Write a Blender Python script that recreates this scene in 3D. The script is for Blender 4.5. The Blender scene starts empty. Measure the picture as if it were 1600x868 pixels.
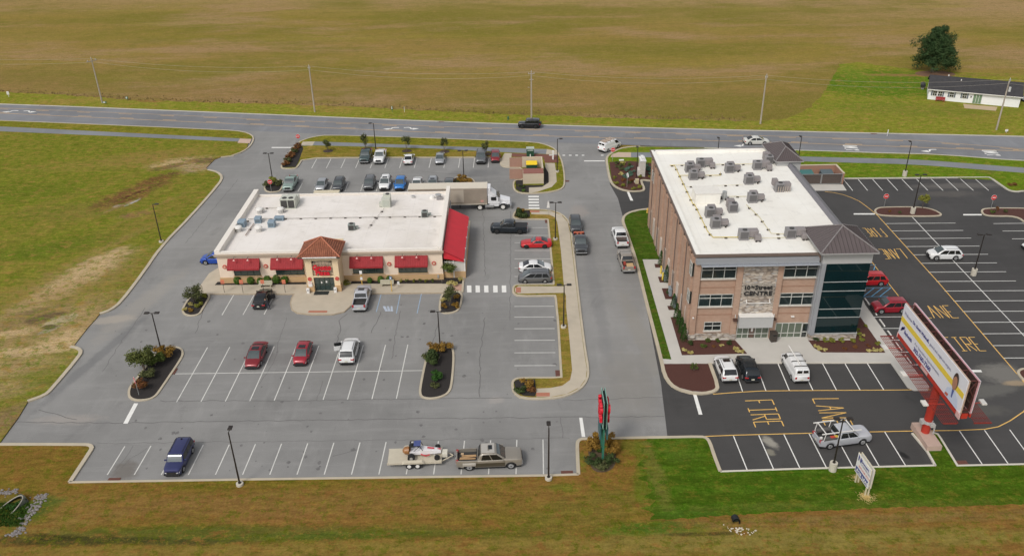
import bpy, bmesh, math, random
from mathutils import Matrix, Vector
rad = math.radians
random.seed(7)
scene = bpy.context.scene
COL = scene.collection
# ---------------- camera (a drone 58 m up, looking down at 28.8 degrees) ----------------
F_PX, PITCH, ROLL, CAM_H = 1336.28, 0.502231, -0.0176284, 58.4125
fwd = Vector((0, math.cos(PITCH), -math.sin(PITCH)))
rt0 = Vector((1, 0, 0)); up0 = rt0.cross(fwd)
rt = rt0 * math.cos(ROLL) + up0 * math.sin(ROLL)
up = -rt0 * math.sin(ROLL) + up0 * math.cos(ROLL)
cam_data = bpy.data.cameras.new('drone_camera')
cam = bpy.data.objects.new('drone_camera', cam_data); COL.objects.link(cam)
cam_data.sensor_width = 36; cam_data.lens = 36 * F_PX / 1600
cam_data.clip_start = 0.5; cam_data.clip_end = 5000
m4 = Matrix((rt, up, -fwd)).transposed().to_4x4(); m4.translation = (0, 0, CAM_H)
cam.matrix_world = m4
scene.camera = cam
# ---------------- sky, sun, exposure ----------------
SUN_EL, SUN_AZ = 48, 215      # azimuth clockwise from +y
world = bpy.data.worlds.new('World'); scene.world = world; world.use_nodes = True
wn = world.node_tree.nodes; wl = world.node_tree.links
bg = wn['Background']
sky = wn.new('ShaderNodeTexSky'); sky.sky_type = 'NISHITA'; sky.sun_disc = False
sky.sun_elevation = rad(SUN_EL); sky.sun_rotation = rad(SUN_AZ); sky.dust_density = 3.0; sky.air_density = 1.0
hs = wn.new('ShaderNodeHueSaturation'); hs.inputs['Saturation'].default_value = 0.22
wl.new(sky.outputs[0], hs.inputs['Color']); wl.new(hs.outputs[0], bg.inputs['Color'])
bg.inputs['Strength'].default_value = 0.15
sd = bpy.data.lights.new('sun', 'SUN'); sd.energy = 1.4; sd.angle = rad(14); sd.color = (1.0, 0.95, 0.88)
so = bpy.data.objects.new('sun', sd); COL.objects.link(so)
sdir = Vector((math.sin(rad(SUN_AZ)) * math.cos(rad(SUN_EL)), math.cos(rad(SUN_AZ)) * math.cos(rad(SUN_EL)), math.sin(rad(SUN_EL))))
so.rotation_euler = sdir.to_track_quat('Z', 'Y').to_euler()
so.location = (0, 0, 90)
vs = scene.view_settings
vs.view_transform = 'Standard'; vs.look = 'None'; vs.exposure = 0.0; vs.gamma = 1.0; vs.use_curve_mapping = False

# ---------------- survey helpers: photo reading -> point on a horizontal or vertical plane ----------------
def ray(px, py):
    return fwd + rt * ((px - 800) / F_PX) - up * ((py - 434) / F_PX)
def G(px, py, z=0.0):
    d = ray(px, py); t = (CAM_H - z) / -d.z
    return (t * d.x, t * d.y)
def GG(pts, z=0.0): return [G(a, b, z) for a, b in pts]

# ---------------- materials ----------------
MATS = {}
def mat(name, color, rough=0.7, metal=0.0, var=0.12, scale=3.0, bump=0.0, coat=0.0, spec=0.5, alpha=None):
    if name in MATS: return MATS[name]
    m = bpy.data.materials.new(name); m.use_nodes = True
    n = m.node_tree.nodes; l = m.node_tree.links; b = n['Principled BSDF']
    b.inputs['Roughness'].default_value = rough; b.inputs['Metallic'].default_value = metal
    b.inputs['Coat Weight'].default_value = coat; b.inputs['Specular IOR Level'].default_value = spec
    b.inputs['Coat Roughness'].default_value = 0.12
    tc = n.new('ShaderNodeTexCoord'); nz = n.new('ShaderNodeTexNoise'); nz.inputs['Scale'].default_value = scale
    nz.inputs['Detail'].default_value = 5; l.new(tc.outputs['Object'], nz.inputs['Vector'])
    mx = n.new('ShaderNodeMix'); mx.data_type = 'RGBA'
    c = color
    mx.inputs[6].default_value = (c[0] * (1 - var), c[1] * (1 - var), c[2] * (1 - var), 1)
    mx.inputs[7].default_value = (min(1, c[0] * (1 + var)), min(1, c[1] * (1 + var)), min(1, c[2] * (1 + var)), 1)
    l.new(nz.outputs['Fac'], mx.inputs[0]); l.new(mx.outputs[2], b.inputs['Base Color'])
    if bump:
        bp = n.new('ShaderNodeBump'); bp.inputs['Strength'].default_value = bump; bp.inputs['Distance'].default_value = 0.02
        l.new(nz.outputs['Fac'], bp.inputs['Height']); l.new(bp.outputs[0], b.inputs['Normal'])
    MATS[name] = m
    return m
def emissive_free_glass(name, color, rough=0.06):
    return mat(name, color, rough=rough, var=0.05, coat=0.6, spec=0.8)

class NT:
    """small helper to write node graphs"""
    def __init__(s, name):
        s.m = bpy.data.materials.new(name); s.m.use_nodes = True
        s.n = s.m.node_tree.nodes; s.l = s.m.node_tree.links; s.b = s.n['Principled BSDF']
        geo = s.n.new('ShaderNodeNewGeometry'); s.pos = geo.outputs['Position']
    def L(s, a, b): s.l.new(a, b)
    def noise(s, scale, detail=4, rough=0.55, sx=1, sy=1, off=0, rot=0, dist=0):
        mp = s.n.new('ShaderNodeMapping'); mp.inputs['Scale'].default_value = (sx, sy, 1)
        mp.inputs['Location'].default_value = (off, off * .7, 0); mp.inputs['Rotation'].default_value = (0, 0, rot)
        s.L(s.pos, mp.inputs['Vector'])
        z = s.n.new('ShaderNodeTexNoise'); z.inputs['Scale'].default_value = scale; z.inputs['Detail'].default_value = detail
        z.inputs['Roughness'].default_value = rough; z.inputs['Distortion'].default_value = dist
        s.L(mp.outputs[0], z.inputs['Vector']); return z.outputs['Fac']
    def rng(s, v, a, b, c=0, d=1, smooth=True):
        r = s.n.new('ShaderNodeMapRange'); r.interpolation_type = 'SMOOTHSTEP' if smooth else 'LINEAR'
        r.inputs[1].default_value = a; r.inputs[2].default_value = b; r.inputs[3].default_value = c; r.inputs[4].default_value = d
        s.L(v, r.inputs[0]); return r.outputs[0]
    def math(s, op, a, b):
        r = s.n.new('ShaderNodeMath'); r.operation = op
        for i, v in enumerate((a, b)):
            if isinstance(v, (int, float)): r.inputs[i].default_value = v
            else: s.L(v, r.inputs[i])
        return r.outputs[0]
    def mix(s, f, a, b, mode='MIX'):
        x = s.n.new('ShaderNodeMix'); x.data_type = 'RGBA'; x.blend_type = mode
        for i, v in ((0, f), (6, a), (7, b)):
            if isinstance(v, (int, float)): x.inputs[i].default_value = v
            elif isinstance(v, tuple): x.inputs[i].default_value = (*v, 1)
            else: s.L(v, x.inputs[i])
        return x.outputs[2]
    def blob(s, cx, cy, rx, ry, rot=0, edge=0.5, nscale=0.45, namp=.85):
        mp = s.n.new('ShaderNodeMapping'); mp.vector_type = 'TEXTURE'
        mp.inputs['Location'].default_value = (cx, cy, 0); mp.inputs['Rotation'].default_value = (0, 0, rot)
        mp.inputs['Scale'].default_value = (rx, ry, 1000)
        s.L(s.pos, mp.inputs['Vector'])
        ln = s.n.new('ShaderNodeVectorMath'); ln.operation = 'LENGTH'; s.L(mp.outputs[0], ln.inputs[0])
        nz = s.noise(nscale, 8, 0.8, .7, 1.2, off=cx)
        v = s.math('ADD', ln.outputs['Value'], s.math('MULTIPLY', s.math('SUBTRACT', nz, 0.5), namp * 2))
        return s.rng(v, 1.0, 1.0 - edge)
    def finish(s, col, rough=0.9, bump=None, bs=0.3, bd=0.05, spec=0.3):
        s.L(col, s.b.inputs['Base Color']); s.b.inputs['Specular IOR Level'].default_value = spec
        if isinstance(rough, (int, float)): s.b.inputs['Roughness'].default_value = rough
        else: s.L(rough, s.b.inputs['Roughness'])
        if bump is not None:
            bp = s.n.new('ShaderNodeBump'); bp.inputs['Strength'].default_value = bs; bp.inputs['Distance'].default_value = bd
            s.L(bump, bp.inputs['Height']); s.L(bp.outputs[0], s.b.inputs['Normal'])
        return s.m

def grass(name, dark, mid, brown, streak=(1, 1), brown_lo=0.45, brown_hi=0.62, blobs=(), big=0.05, stripes=None):
    t = NT(name)
    a = t.noise(0.9, 6, 0.7, off=3); b = t.noise(big, 4, 0.6, *streak); c = t.noise(0.16, 5, 0.6, streak[0], streak[1], off=11)
    f = t.noise(5.0, 6, 0.75); g = t.noise(0.35, 5, 0.65, off=31)
    col = t.mix(t.rng(a, .3, .7), dark, mid)
    br = t.rng(t.math('ADD', t.math('MULTIPLY', b, .6), t.math('MULTIPLY', c, .4)), brown_lo, brown_hi)
    col = t.mix(br, col, brown)
    col = t.mix(t.rng(g, .52, .72, 0, .45), col, tuple(x * .62 for x in dark))
    if stripes:
        mp = t.n.new('ShaderNodeTexWave'); mp.bands_direction = 'Y'; mp.inputs['Scale'].default_value = stripes
        mp.inputs['Distortion'].default_value = 1.2; mp.inputs['Detail'].default_value = 2; mp.inputs['Detail Scale'].default_value = .4
        t.L(t.pos, mp.inputs['Vector'])
        col = t.mix(t.rng(mp.outputs['Fac'], .2, .8, 0, .55), col, tuple(x * .6 for x in mid))
    for (x, y, rx, ry, r, cc, st, ed) in blobs:
        col = t.mix(t.math('MULTIPLY', t.blob(x, y, rx, ry, r, ed), st), col, cc)
    col = t.mix(t.rng(f, .25, .75, .78, 1.22, False), (0, 0, 0), col, 'MIX') if False else col
    q1 = t.noise(.85, 7, .85, off=121); col = t.mix(t.rng(q1, .49, .60, 0, .75), col, tuple((dark[i] * .85, dark[i] * 1.1, dark[i] * .7)[i] for i in range(3)))
    q2 = t.noise(.6, 7, .85, .8, 1.2, off=171); col = t.mix(t.rng(q2, .51, .62, 0, .8), col, tuple((brown[0] * 1.05, brown[1] * .95, brown[2])[i] for i in range(3)))
    q3 = t.noise(2.0, 4, .8, off=221); col = t.mix(t.rng(q3, .55, .66, 0, .6), col, tuple(x * 1.35 for x in mid))
    fine = t.n.new('ShaderNodeMix'); fine.data_type = 'RGBA'; fine.blend_type = 'MULTIPLY'; fine.inputs[0].default_value = 1
    h2 = t.noise(1.3, 7, .8, .35, 1.5, off=61); t.L(col, fine.inputs[6]); v = t.math('MULTIPLY', t.rng(f, .25, .75, .70, 1.42, False), t.rng(h2, .32, .68, .74, 1.36, False))
    cb = t.n.new('ShaderNodeCombineColor'); [t.L(v, cb.inputs[i]) for i in range(3)]
    t.L(cb.outputs[0], fine.inputs[7])
    return t.finish(fine.outputs[2], 1.0, f, .9, .10, 0.0)

# ---------------- mesh helpers ----------------
class MB:
    def __init__(s): s.v = []; s.f = []
    def add(s, vs, fs):
        o = len(s.v); s.v += [tuple(x) for x in vs]; s.f += [tuple(i + o for i in q) for q in fs]; return s
    def box(s, c, size, rz=0, taper=1.0, ry=0):
        x, y, z = size[0] / 2, size[1] / 2, size[2] / 2; t = taper
        p = [(-x, -y, -z), (x, -y, -z), (x, y, -z), (-x, y, -z), (-x * t, -y * t, z), (x * t, -y * t, z), (x * t, y * t, z), (-x * t, y * t, z)]
        if ry:
            cy, sy = math.cos(ry), math.sin(ry); p = [(a * cy + d * sy, b, -a * sy + d * cy) for a, b, d in p]
        ca, sa = math.cos(rz), math.sin(rz)
        p = [(c[0] + a * ca - b * sa, c[1] + a * sa + b * ca, c[2] + d) for a, b, d in p]
        return s.add(p, [(0, 3, 2, 1), (4, 5, 6, 7), (0, 1, 5, 4), (1, 2, 6, 5), (2, 3, 7, 6), (3, 0, 4, 7)])
    def prism(s, poly, z0, z1, bottom=True):
        n = len(poly)
        a = sum(poly[i][0] * poly[(i + 1) % n][1] - poly[(i + 1) % n][0] * poly[i][1] for i in range(n))
        if a < 0: poly = poly[::-1]
        vs = [(x, y, z0) for x, y in poly] + [(x, y, z1) for x, y in poly]
        fs = [tuple(range(n, 2 * n))] + [(i, (i + 1) % n, n + (i + 1) % n, n + i) for i in range(n)]
        if bottom: fs.append(tuple(range(n - 1, -1, -1)))
        return s.add(vs, fs)
    def sheet(s, poly, z):
        n = len(poly)
        a = sum(poly[i][0] * poly[(i + 1) % n][1] - poly[(i + 1) % n][0] * poly[i][1] for i in range(n))
        if a < 0: poly = poly[::-1]
        return s.add([(x, y, z) for x, y in poly], [tuple(range(n))])
    def tube(s, path, r, seg=8, cap=True):
        path = [Vector(p) for p in path]; rs = r if isinstance(r, (list, tuple)) else [r] * len(path)
        vs = []; fs = []; n = len(path)
        for i, p in enumerate(path):
            d = (path[min(i + 1, n - 1)] - path[max(i - 1, 0)]).normalized()
            a = Vector((0, 0, 1)) if abs(d.z) < .9 else Vector((1, 0, 0))
            u = d.cross(a).normalized(); w = d.cross(u)
            for k in range(seg):
                t = 2 * math.pi * k / seg; vs.append(p + (u * math.cos(t) + w * math.sin(t)) * rs[i])
        for i in range(n - 1):
            for k in range(seg): fs.append((i * seg + k, i * seg + (k + 1) % seg, (i + 1) * seg + (k + 1) % seg, (i + 1) * seg + k))
        if cap: fs.append(tuple(range(seg - 1, -1, -1))); fs.append(tuple((n - 1) * seg + k for k in range(seg)))
        return s.add(vs, fs)
    def quad(s, a, b, c, d): return s.add([a, b, c, d], [(0, 1, 2, 3)])
    def panel(s, pts, th):
        """planar polygon given thickness along its normal"""
        P = [Vector(p) for p in pts]; nrm = (P[1] - P[0]).cross(P[2] - P[1]).normalized() * th; n = len(P)
        vs = P + [p + nrm for p in P]
        return s.add(vs, [tuple(range(n - 1, -1, -1)), tuple(range(n, 2 * n))] + [(i, (i + 1) % n, n + (i + 1) % n, n + i) for i in range(n)])
    def build(s, name, m, parent=None, smooth=None, bevel=0):
        me = bpy.data.meshes.new(name); me.from_pydata(s.v, [], s.f); me.materials.append(m)
        bm = bmesh.new(); bm.from_mesh(me); bmesh.ops.recalc_face_normals(bm, faces=bm.faces) if smooth is not None or bevel else None
        if bevel:
            bmesh.ops.bevel(bm, geom=[e for e in bm.edges if len(e.link_faces) == 2 and e.calc_face_angle(0) > 0.5], offset=bevel, segments=2, affect='EDGES', profile=.5)
        bm.to_mesh(me); bm.free()
        if smooth is not None:
            for p in me.polygons: p.use_smooth = True
            me.set_sharp_from_angle(angle=rad(smooth))
        o = bpy.data.objects.new(name, me); COL.objects.link(o)
        if parent: o.parent = parent
        return o

def tag(o, label=None, cat=None, group=None, kind=None):
    if label: o['label'] = label
    if cat: o['category'] = cat
    if group: o['group'] = group
    if kind: o['kind'] = kind
    return o
def empty(name, loc=(0, 0, 0), rz=0, label=None, cat=None, group=None):
    o = bpy.data.objects.new(name, None); COL.objects.link(o); o.location = loc; o.rotation_euler = (0, 0, rz)
    o.empty_display_size = 0.3
    return tag(o, label, cat, group)
def struct(o): o['kind'] = 'structure'; return o
KIDS = {}
def children(o): return [c for c in list(bpy.data.objects) if c.parent == o]
def copy_tree(o, parent=None):
    c = o.copy(); COL.objects.link(c)
    if parent: c.parent = parent
    for ch in children(o): copy_tree(ch, c)
    return c
def chaikin(p, closed=True, it=2):
    for _ in range(it):
        q = []; n = len(p)
        rngi = range(n) if closed else range(n - 1)
        if not closed: q.append(p[0])
        for i in rngi:
            a, b = p[i], p[(i + 1) % n]
            q += [(a[0] * .75 + b[0] * .25, a[1] * .75 + b[1] * .25), (a[0] * .25 + b[0] * .75, a[1] * .25 + b[1] * .75)]
        if not closed: q.append(p[-1])
        p = q
    return p
def offset_line(p, d, closed):
    n = len(p); out = []
    for i in range(n):
        a = Vector(p[(i - 1) % n]) if (closed or i > 0) else None; b = Vector(p[i]); c = Vector(p[(i + 1) % n]) if (closed or i < n - 1) else None
        ds = []
        if a is not None and (b - a).length > 1e-5: ds.append((b - a).normalized())
        if c is not None and (c - b).length > 1e-5: ds.append((c - b).normalized())
        ns = [Vector((-x.y, x.x)) for x in ds]
        nn = sum(ns, Vector((0, 0))); nn = nn.normalized() if nn.length > 1e-5 else ns[0]
        k = 1 / max(.6, nn.dot(ns[0]))
        out.append((b.x + nn.x * d * k, b.y + nn.y * d * k))
    return out
def ribbon(mb, p, w, z0, z1=None, closed=False):
    """strip of width w centred on the polyline; solid when z1 is given"""
    A = offset_line(p, w / 2, closed); B = offset_line(p, -w / 2, closed); n = len(p)
    rg = range(n) if closed else range(n - 1)
    zt = z0 if z1 is None else z1
    vs = [(x, y, zt) for x, y in A] + [(x, y, zt) for x, y in B]; fs = [(n + i, n + (i + 1) % n, (i + 1) % n, i) for i in rg]
    if z1 is not None:
        vs += [(x, y, z0) for x, y in A] + [(x, y, z0) for x, y in B]
        for i in rg:
            j = (i + 1) % n; fs += [(i, j, 2 * n + j, 2 * n + i), (n + j, n + i, 3 * n + i, 3 * n + j)]
        if not closed: fs += [(0, 2 * n, 3 * n, n), (n - 1, 2 * n - 1, 4 * n - 1, 3 * n - 1)]
    mb.add(vs, fs)
def text_mesh(body, size, depth, m, name, parent, origin, xd, ud, fit=None, bold=0.0, height=None):
    """raised lettering: origin = lower left corner, xd reading direction, ud up direction"""
    cu = bpy.data.curves.new(name, 'FONT'); cu.body = body; cu.size = size; cu.extrude = depth / 2; cu.offset = bold
    cu.align_x = 'LEFT'; cu.resolution_u = 3
    o = bpy.data.objects.new(name, cu); COL.objects.link(o)
    bpy.context.view_layer.update()
    me = bpy.data.meshes.new_from_object(o.evaluated_get(bpy.context.evaluated_depsgraph_get()))
    bpy.data.objects.remove(o); bpy.data.curves.remove(cu)
    xs = [v.co.x for v in me.vertices]; ys = [v.co.y for v in me.vertices]
    w = max(xs) - min(xs); h = max(ys) - min(ys); sx = fit / w if fit else 1; sy = height / h if height else (sx if fit else 1)
    X = Vector(xd).normalized(); U = Vector(ud).normalized(); N = X.cross(U)
    x0, y0 = min(xs), min(ys); O = Vector(origin)
    for v in me.vertices:
        c = v.co.copy(); v.co = O + X * (c.x - x0) * sx + U * (c.y - y0) * sy + N * c.z
    me.materials.clear(); me.materials.append(m); me.name = name
    r = bpy.data.objects.new(name, me); COL.objects.link(r)
    if parent: r.parent = parent
    return r
def foliage(mb, center, radii, n, leaf, lumps=7, seed=0, shape='round', flat=0.3):
    """many small leaf-clump faces spread through a lumpy volume"""
    R = random.Random(seed); cx, cy, cz = center; L = []
    for i in range(lumps):
        if shape == 'ball': L.append((0, 0, 0, .98)); continue
        if shape == 'cone':
            h = R.random() ** 1.2; rr = (1 - h) * .75 + .08; a = R.random() * 6.283; d = rr * (.35 + .6 * R.random())
            L.append((d * math.cos(a), d * math.sin(a), h * 2 - 1, .22 + .28 * (1 - h)))
        else:
            a = R.random() * 6.283; u = R.random() * 1.7 - .85; d = math.sqrt(max(0, 1 - u * u)) * .6
            L.append((d * math.cos(a), d * math.sin(a), u * .62, .32 + .22 * R.random()))
    for i in range(n):
        l = L[i % len(L)]
        v = Vector((R.gauss(0, 1), R.gauss(0, 1), R.gauss(0, 1))).normalized() * (R.random() ** (.15 if shape == 'ball' else .4)) * l[3]
        p = Vector((cx + (l[0] + v.x) * radii[0], cy + (l[1] + v.y) * radii[1], cz + (l[2] + v.z) * radii[2]))
        nrm = (v.normalized() + Vector((R.gauss(0, .6), R.gauss(0, .6), R.gauss(0, .6) + flat))).normalized()
        u = nrm.cross(Vector((R.random() - .5, R.random() - .5, R.random() - .5))).normalized(); w = nrm.cross(u)
        s = leaf * (.6 + .8 * R.random())
        mb.add([p - u * s, p - w * s * .55, p + u * s, p + w * s * .55], [(0, 1, 2, 3)])
def leafmat(name, c1, c2, scale=2.0):
    c1 = tuple(x * 1.2 for x in c1); c2 = tuple(x * 1.2 for x in c2)
    t = NT(name); a = t.noise(scale, 4, .6); b = t.noise(scale * 6, 2, .6)
    col = t.mix(t.rng(a, .35, .65), c1, c2); col = t.mix(t.rng(b, .4, .7, 0, .5), col, tuple(x * .5 for x in c1))
    return t.finish(t.mix(1.0, col, (1.0, 1.0, 1.0), 'MULTIPLY'), .85, None, spec=.1)
# ======================= GROUND =======================
CONC = mat('pale_concrete', (.46, .40, .31), .85, var=.14, scale=.8)
CONCG = mat('new_concrete', (.50, .475, .43), .85, var=.10, scale=.6)
CURBM = mat('curb_concrete', (.45, .39, .29), .85, var=.2, scale=.7)
MULCH_R = mat('red_mulch', (.075, .026, .018), .95, var=.5, scale=9, bump=.6)
MULCH_B = mat('black_mulch', (.022, .018, .016), .95, var=.5, scale=9, bump=.6)
BRICKPAD = mat('brick_red_paving', (.40, .16, .10), .85, var=.2, scale=5)
BRICKDK = mat('brown_paving', (.17, .065, .045), .85, var=.25, scale=4)
WPAINT = mat('white_road_paint', (.74, .73, .69), .8, var=.14, scale=2)
WPAINT2 = mat('worn_white_paint', (.60, .59, .55), .8, var=.25, scale=1.2)
YPAINT = mat('yellow_road_paint', (.72, .44, .12), .8, var=.18, scale=1.5)
YPAINT2 = mat('faded_yellow_paint', (.55, .36, .17), .85, var=.3, scale=.8)
BPAINT = mat('blue_road_paint', (.12, .36, .60), .8, var=.25, scale=2)

def asphalt(name, base, streak=.25, blobs=(), tint=(1, 1, 1)):
    t = NT(name)
    a = t.noise(.06, 5, .6); b = t.noise(.5, 5, .65, 1, .25, off=5); f = t.noise(14, 4, .7); c = t.noise(.22, 6, .7, 1, .6, off=21, dist=.6)
    d = t.noise(1.6, 5, .7, off=44)
    lo = tuple(base * k * .84 for k in tint); hi = tuple(base * k * 1.12 for k in tint)
    col = t.mix(t.rng(a, .3, .7), lo, hi)
    col = t.mix(t.rng(b, .5, .8, 0, streak), col, tuple(base * 1.45 * k for k in tint))
    col = t.mix(t.rng(c, .56, .74, 0, .5), col, tuple(base * .68 * k for k in tint))
    col = t.mix(t.rng(t.noise(.35, 6, .75, .3, 2.2, off=67), .48, .68, 0, .35), col, tuple(base * 1.28 * k for k in tint)); col = t.mix(t.rng(d, .64, .8, 0, .6), col, tuple(base * .5 * k for k in tint))
    for (x, y, rx, ry, r, cc, st, ed) in blobs:
        col = t.mix(t.math('MULTIPLY', t.blob(x, y, rx, ry, r, ed), st), col, cc)
    v = t.rng(f, .3, .7, .85, 1.15, False); cb = t.n.new('ShaderNodeCombineColor'); [t.L(v, cb.inputs[i]) for i in range(3)]
    col = t.mix(1.0, col, cb.outputs[0], 'MULTIPLY')
    return t.finish(col, .88, f, .25, .02, .25)
def B(px, py, rx, ry, rot, col, st=.8, ed=.6):
    x, y = G(px, py); return (x, y, rx, ry, rot, col, st, ed)
DIRT = (.36, .26, .15)
ASPH_OLD = asphalt('weathered_asphalt', .232, .35, [B(215, 480, 2.2, 14, -.25, (.30, .28, .25), .6), B(170, 500, 5, 1.3, .2, (.36, .32, .27), .7), B(150, 560, 1.0, 14, -.25, (.15, .15, .15), .6),
    B(110, 655, 5, 1.2, 0, (.33, .30, .27), .6), B(230, 350, 1.5, 12, -.2, (.28, .27, .25), .6), B(195, 735, 1.6, 2.5, .5, (.10, .08, .06), .5), B(775, 625, 1.3, .8, 0, (.36, .33, .3), .5),
    B(745, 270, 6, 2, 0, (.15, .15, .15), .5), B(500, 560, 9, 2, 0, (.18, .175, .17), .5), B(600, 590, 12, 4, 0, (.185, .18, .17), .4),
    B(905, 330, 2.0, 3, 0, (.32, .28, .25), .5), B(985, 600, 4, 9, 0, (.24, .225, .2), .5), B(930, 450, 1.2, 26, 0, (.18, .18, .18), .4), B(1000, 520, 1.5, 14, .1, (.255, .24, .21), .5)], (1.02, 1.0, .96))
ASPH_NEW = asphalt('fresh_asphalt', .060, .3, [B(1500, 290, 12, 1.6, 0, (.13, .12, .11), .7), B(1480, 303, 7, 1.6, 0, (.11, .10, .09), .6), B(1565, 583, 4, 2.6, 0, (.20, .19, .17), .75), B(1545, 610, 5, 1.6, .2, (.15, .145, .13), .6),  # pale blobs: glints of wet patches and light streaks painted into the colour
    B(1530, 640, 4, 1.6, 0, (.12, .115, .1), .5), B(1203, 690, .8, 1.4, .4, (.34, .32, .27), .8), B(1203, 706, .6, .7, .4, (.28, .26, .2), .6), B(1590, 598, 2, .7, 0, (.36, .27, .17), .7), B(1460, 705, .7, 2.2, .3, (.18, .15, .11), .6),
    B(1260, 600, 14, 3, 0, (.06, .058, .056), .5), B(1360, 640, 9, 3, 0, (.062, .06, .058), .5), B(1412, 710, .5, 1.1, .4, (.015, .015, .015), .9)], (1.04, 1, .97))
ASPH_ROAD = asphalt('highway_asphalt', .20, .45, [B(1290, 225, 60, 2.2, -.13, (.16, .16, .165), .5), B(300, 185, 60, 2, -.17, (.17, .17, .175), .5)], (.98, 1, 1.05))
ASPH_PATH = asphalt('path_asphalt', .21, .3, (), (.96, 1, 1.05))

# one sheet to the horizon: the harvested field
t = NT('dry_field')
n1 = t.noise(.012, 5, .6, .35, 1.6); n2 = t.noise(.05, 6, .65, .18, 1.2, off=9); n3 = t.noise(.8, 6, .7, .5, 1.5, off=17); n4 = t.noise(4, 5, .7); n5 = t.noise(.03, 5, .65, .5, 1, off=77)
c = t.mix(t.rng(n1, .3, .7), (.25, .19, .042), (.275, .185, .058))
c = t.mix(t.rng(n2, .45, .72, 0, .8), c, (.20, .175, .030))
c = t.mix(t.rng(n5, .5, .75, 0, .6), c, (.32, .205, .085))
sep = t.n.new('ShaderNodeSeparateXYZ'); t.L(t.pos, sep.inputs[0])
yy = t.math('ADD', sep.outputs[1], t.math('MULTIPLY', sep.outputs[0], .165))
band = t.math('MULTIPLY', t.rng(yy, 172, 180), t.rng(yy, 222, 190))
c = t.mix(t.math('MULTIPLY', band, t.rng(n2, .3, .6, .35, .9)), c, (.255, .165, .065))
far = t.rng(t.math('ADD', yy, t.math('MULTIPLY', n1, 60)), 290, 345)
c = t.mix(t.math('MULTIPLY', far, .75), c, (.36, .24, .13))
c = t.mix(t.rng(n3, .48, .72, 0, .6), c, (.15, .125, .03)); n6 = t.noise(.22, 6, .7, .3, 1.6, off=91); c = t.mix(t.rng(n6, .5, .7, 0, .4), c, (.17, .12, .045)); c = t.mix(t.rng(t.noise(.02, 6, .7, .7, 1.4, off=333), .44, .60, 0, .8), c, (.175, .155, .030)); c = t.mix(t.rng(t.noise(.03, 7, .75, .5, 1.5, off=555), .48, .64, 0, .75), c, (.335, .215, .115)); n7 = t.noise(.09, 5, .7, .2, 1.5, off=191); c = t.mix(t.rng(n7, .52, .7, 0, .45), c, (.30, .24, .06))
c = t.mix(t.rng(t.noise(.5, 7, .85, .6, 1.2, off=721), .5, .62, 0, .55), c, (.30, .19, .075)); c = t.mix(t.rng(t.noise(.6, 7, .85, .6, 1.2, off=421), .5, .62, 0, .5), c, (.15, .14, .03)); v = t.rng(n4, .3, .7, .6, 1.4, False); cb = t.n.new('ShaderNodeCombineColor'); [t.L(v, cb.inputs[i]) for i in range(3)]
c = t.mix(1.0, c, cb.outputs[0], 'MULTIPLY')
FIELD = t.finish(c, 1.0, n4, .9, .14, 0)
g = MB().sheet([(-900, -300), (900, -300), (900, 1500), (-900, 1500)], -.06).build('terrain', FIELD); struct(g)

# asphalt
seam = [(953, 288), (965.6, 310), (973.6, 340), (981, 366), (1008, 470), (1033, 600), (1043, 683), (1050, 700)]
seamG = GG(seam)
def extpx(P, d=170, a=True, b=True):
    def pj(x, y):
        v = Vector((x, y, -CAM_H)); z = v.dot(fwd); return (800 + F_PX * v.dot(rt) / z, 434 - F_PX * v.dot(up) / z)
    W = [Vector(G(*q)) for q in P]; o = list(P)
    if b: w = W[-1] + (W[-1] - W[-2]).normalized() * d; o.append(pj(w.x, w.y))
    if a: w = W[0] + (W[0] - W[1]).normalized() * d; o.insert(0, pj(w.x, w.y))
    return o
far_road = [(-160, 157), (0, 161.5), (400, 177.5), (700, 190), (980, 198.5), (1250, 205), (1600, 212.5), (1760, 216)]
near_road = [(1780, 258), (1600, 251), (1461, 240), (1400, 239), (1248, 234), (1100, 230), (1022, 228), (680, 216.3), (531, 210.7), (350, 202.5), (0, 187.5), (-160, 181)]
far_road = extpx(far_road); near_road = extpx(near_road)
struct(MB().sheet(GG(far_road) + GG(near_road), .012).build('road', ASPH_ROAD))
lot = GG([(330, 195), (872, 218), (962, 222)]) + seamG + GG([(1043, 760), (60, 770), (-60, 700), (-60, 560), (200, 300)])
struct(MB().sheet(lot, 0).build('parking_lot', ASPH_OLD))
newlot = seamG + GG([(1043, 760), (2300, 745), (2300, 480), (2000, 262), (1318, 270), (953, 280)])
struct(MB().sheet(newlot, .004).build('new_parking_lot', ASPH_NEW))

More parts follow.
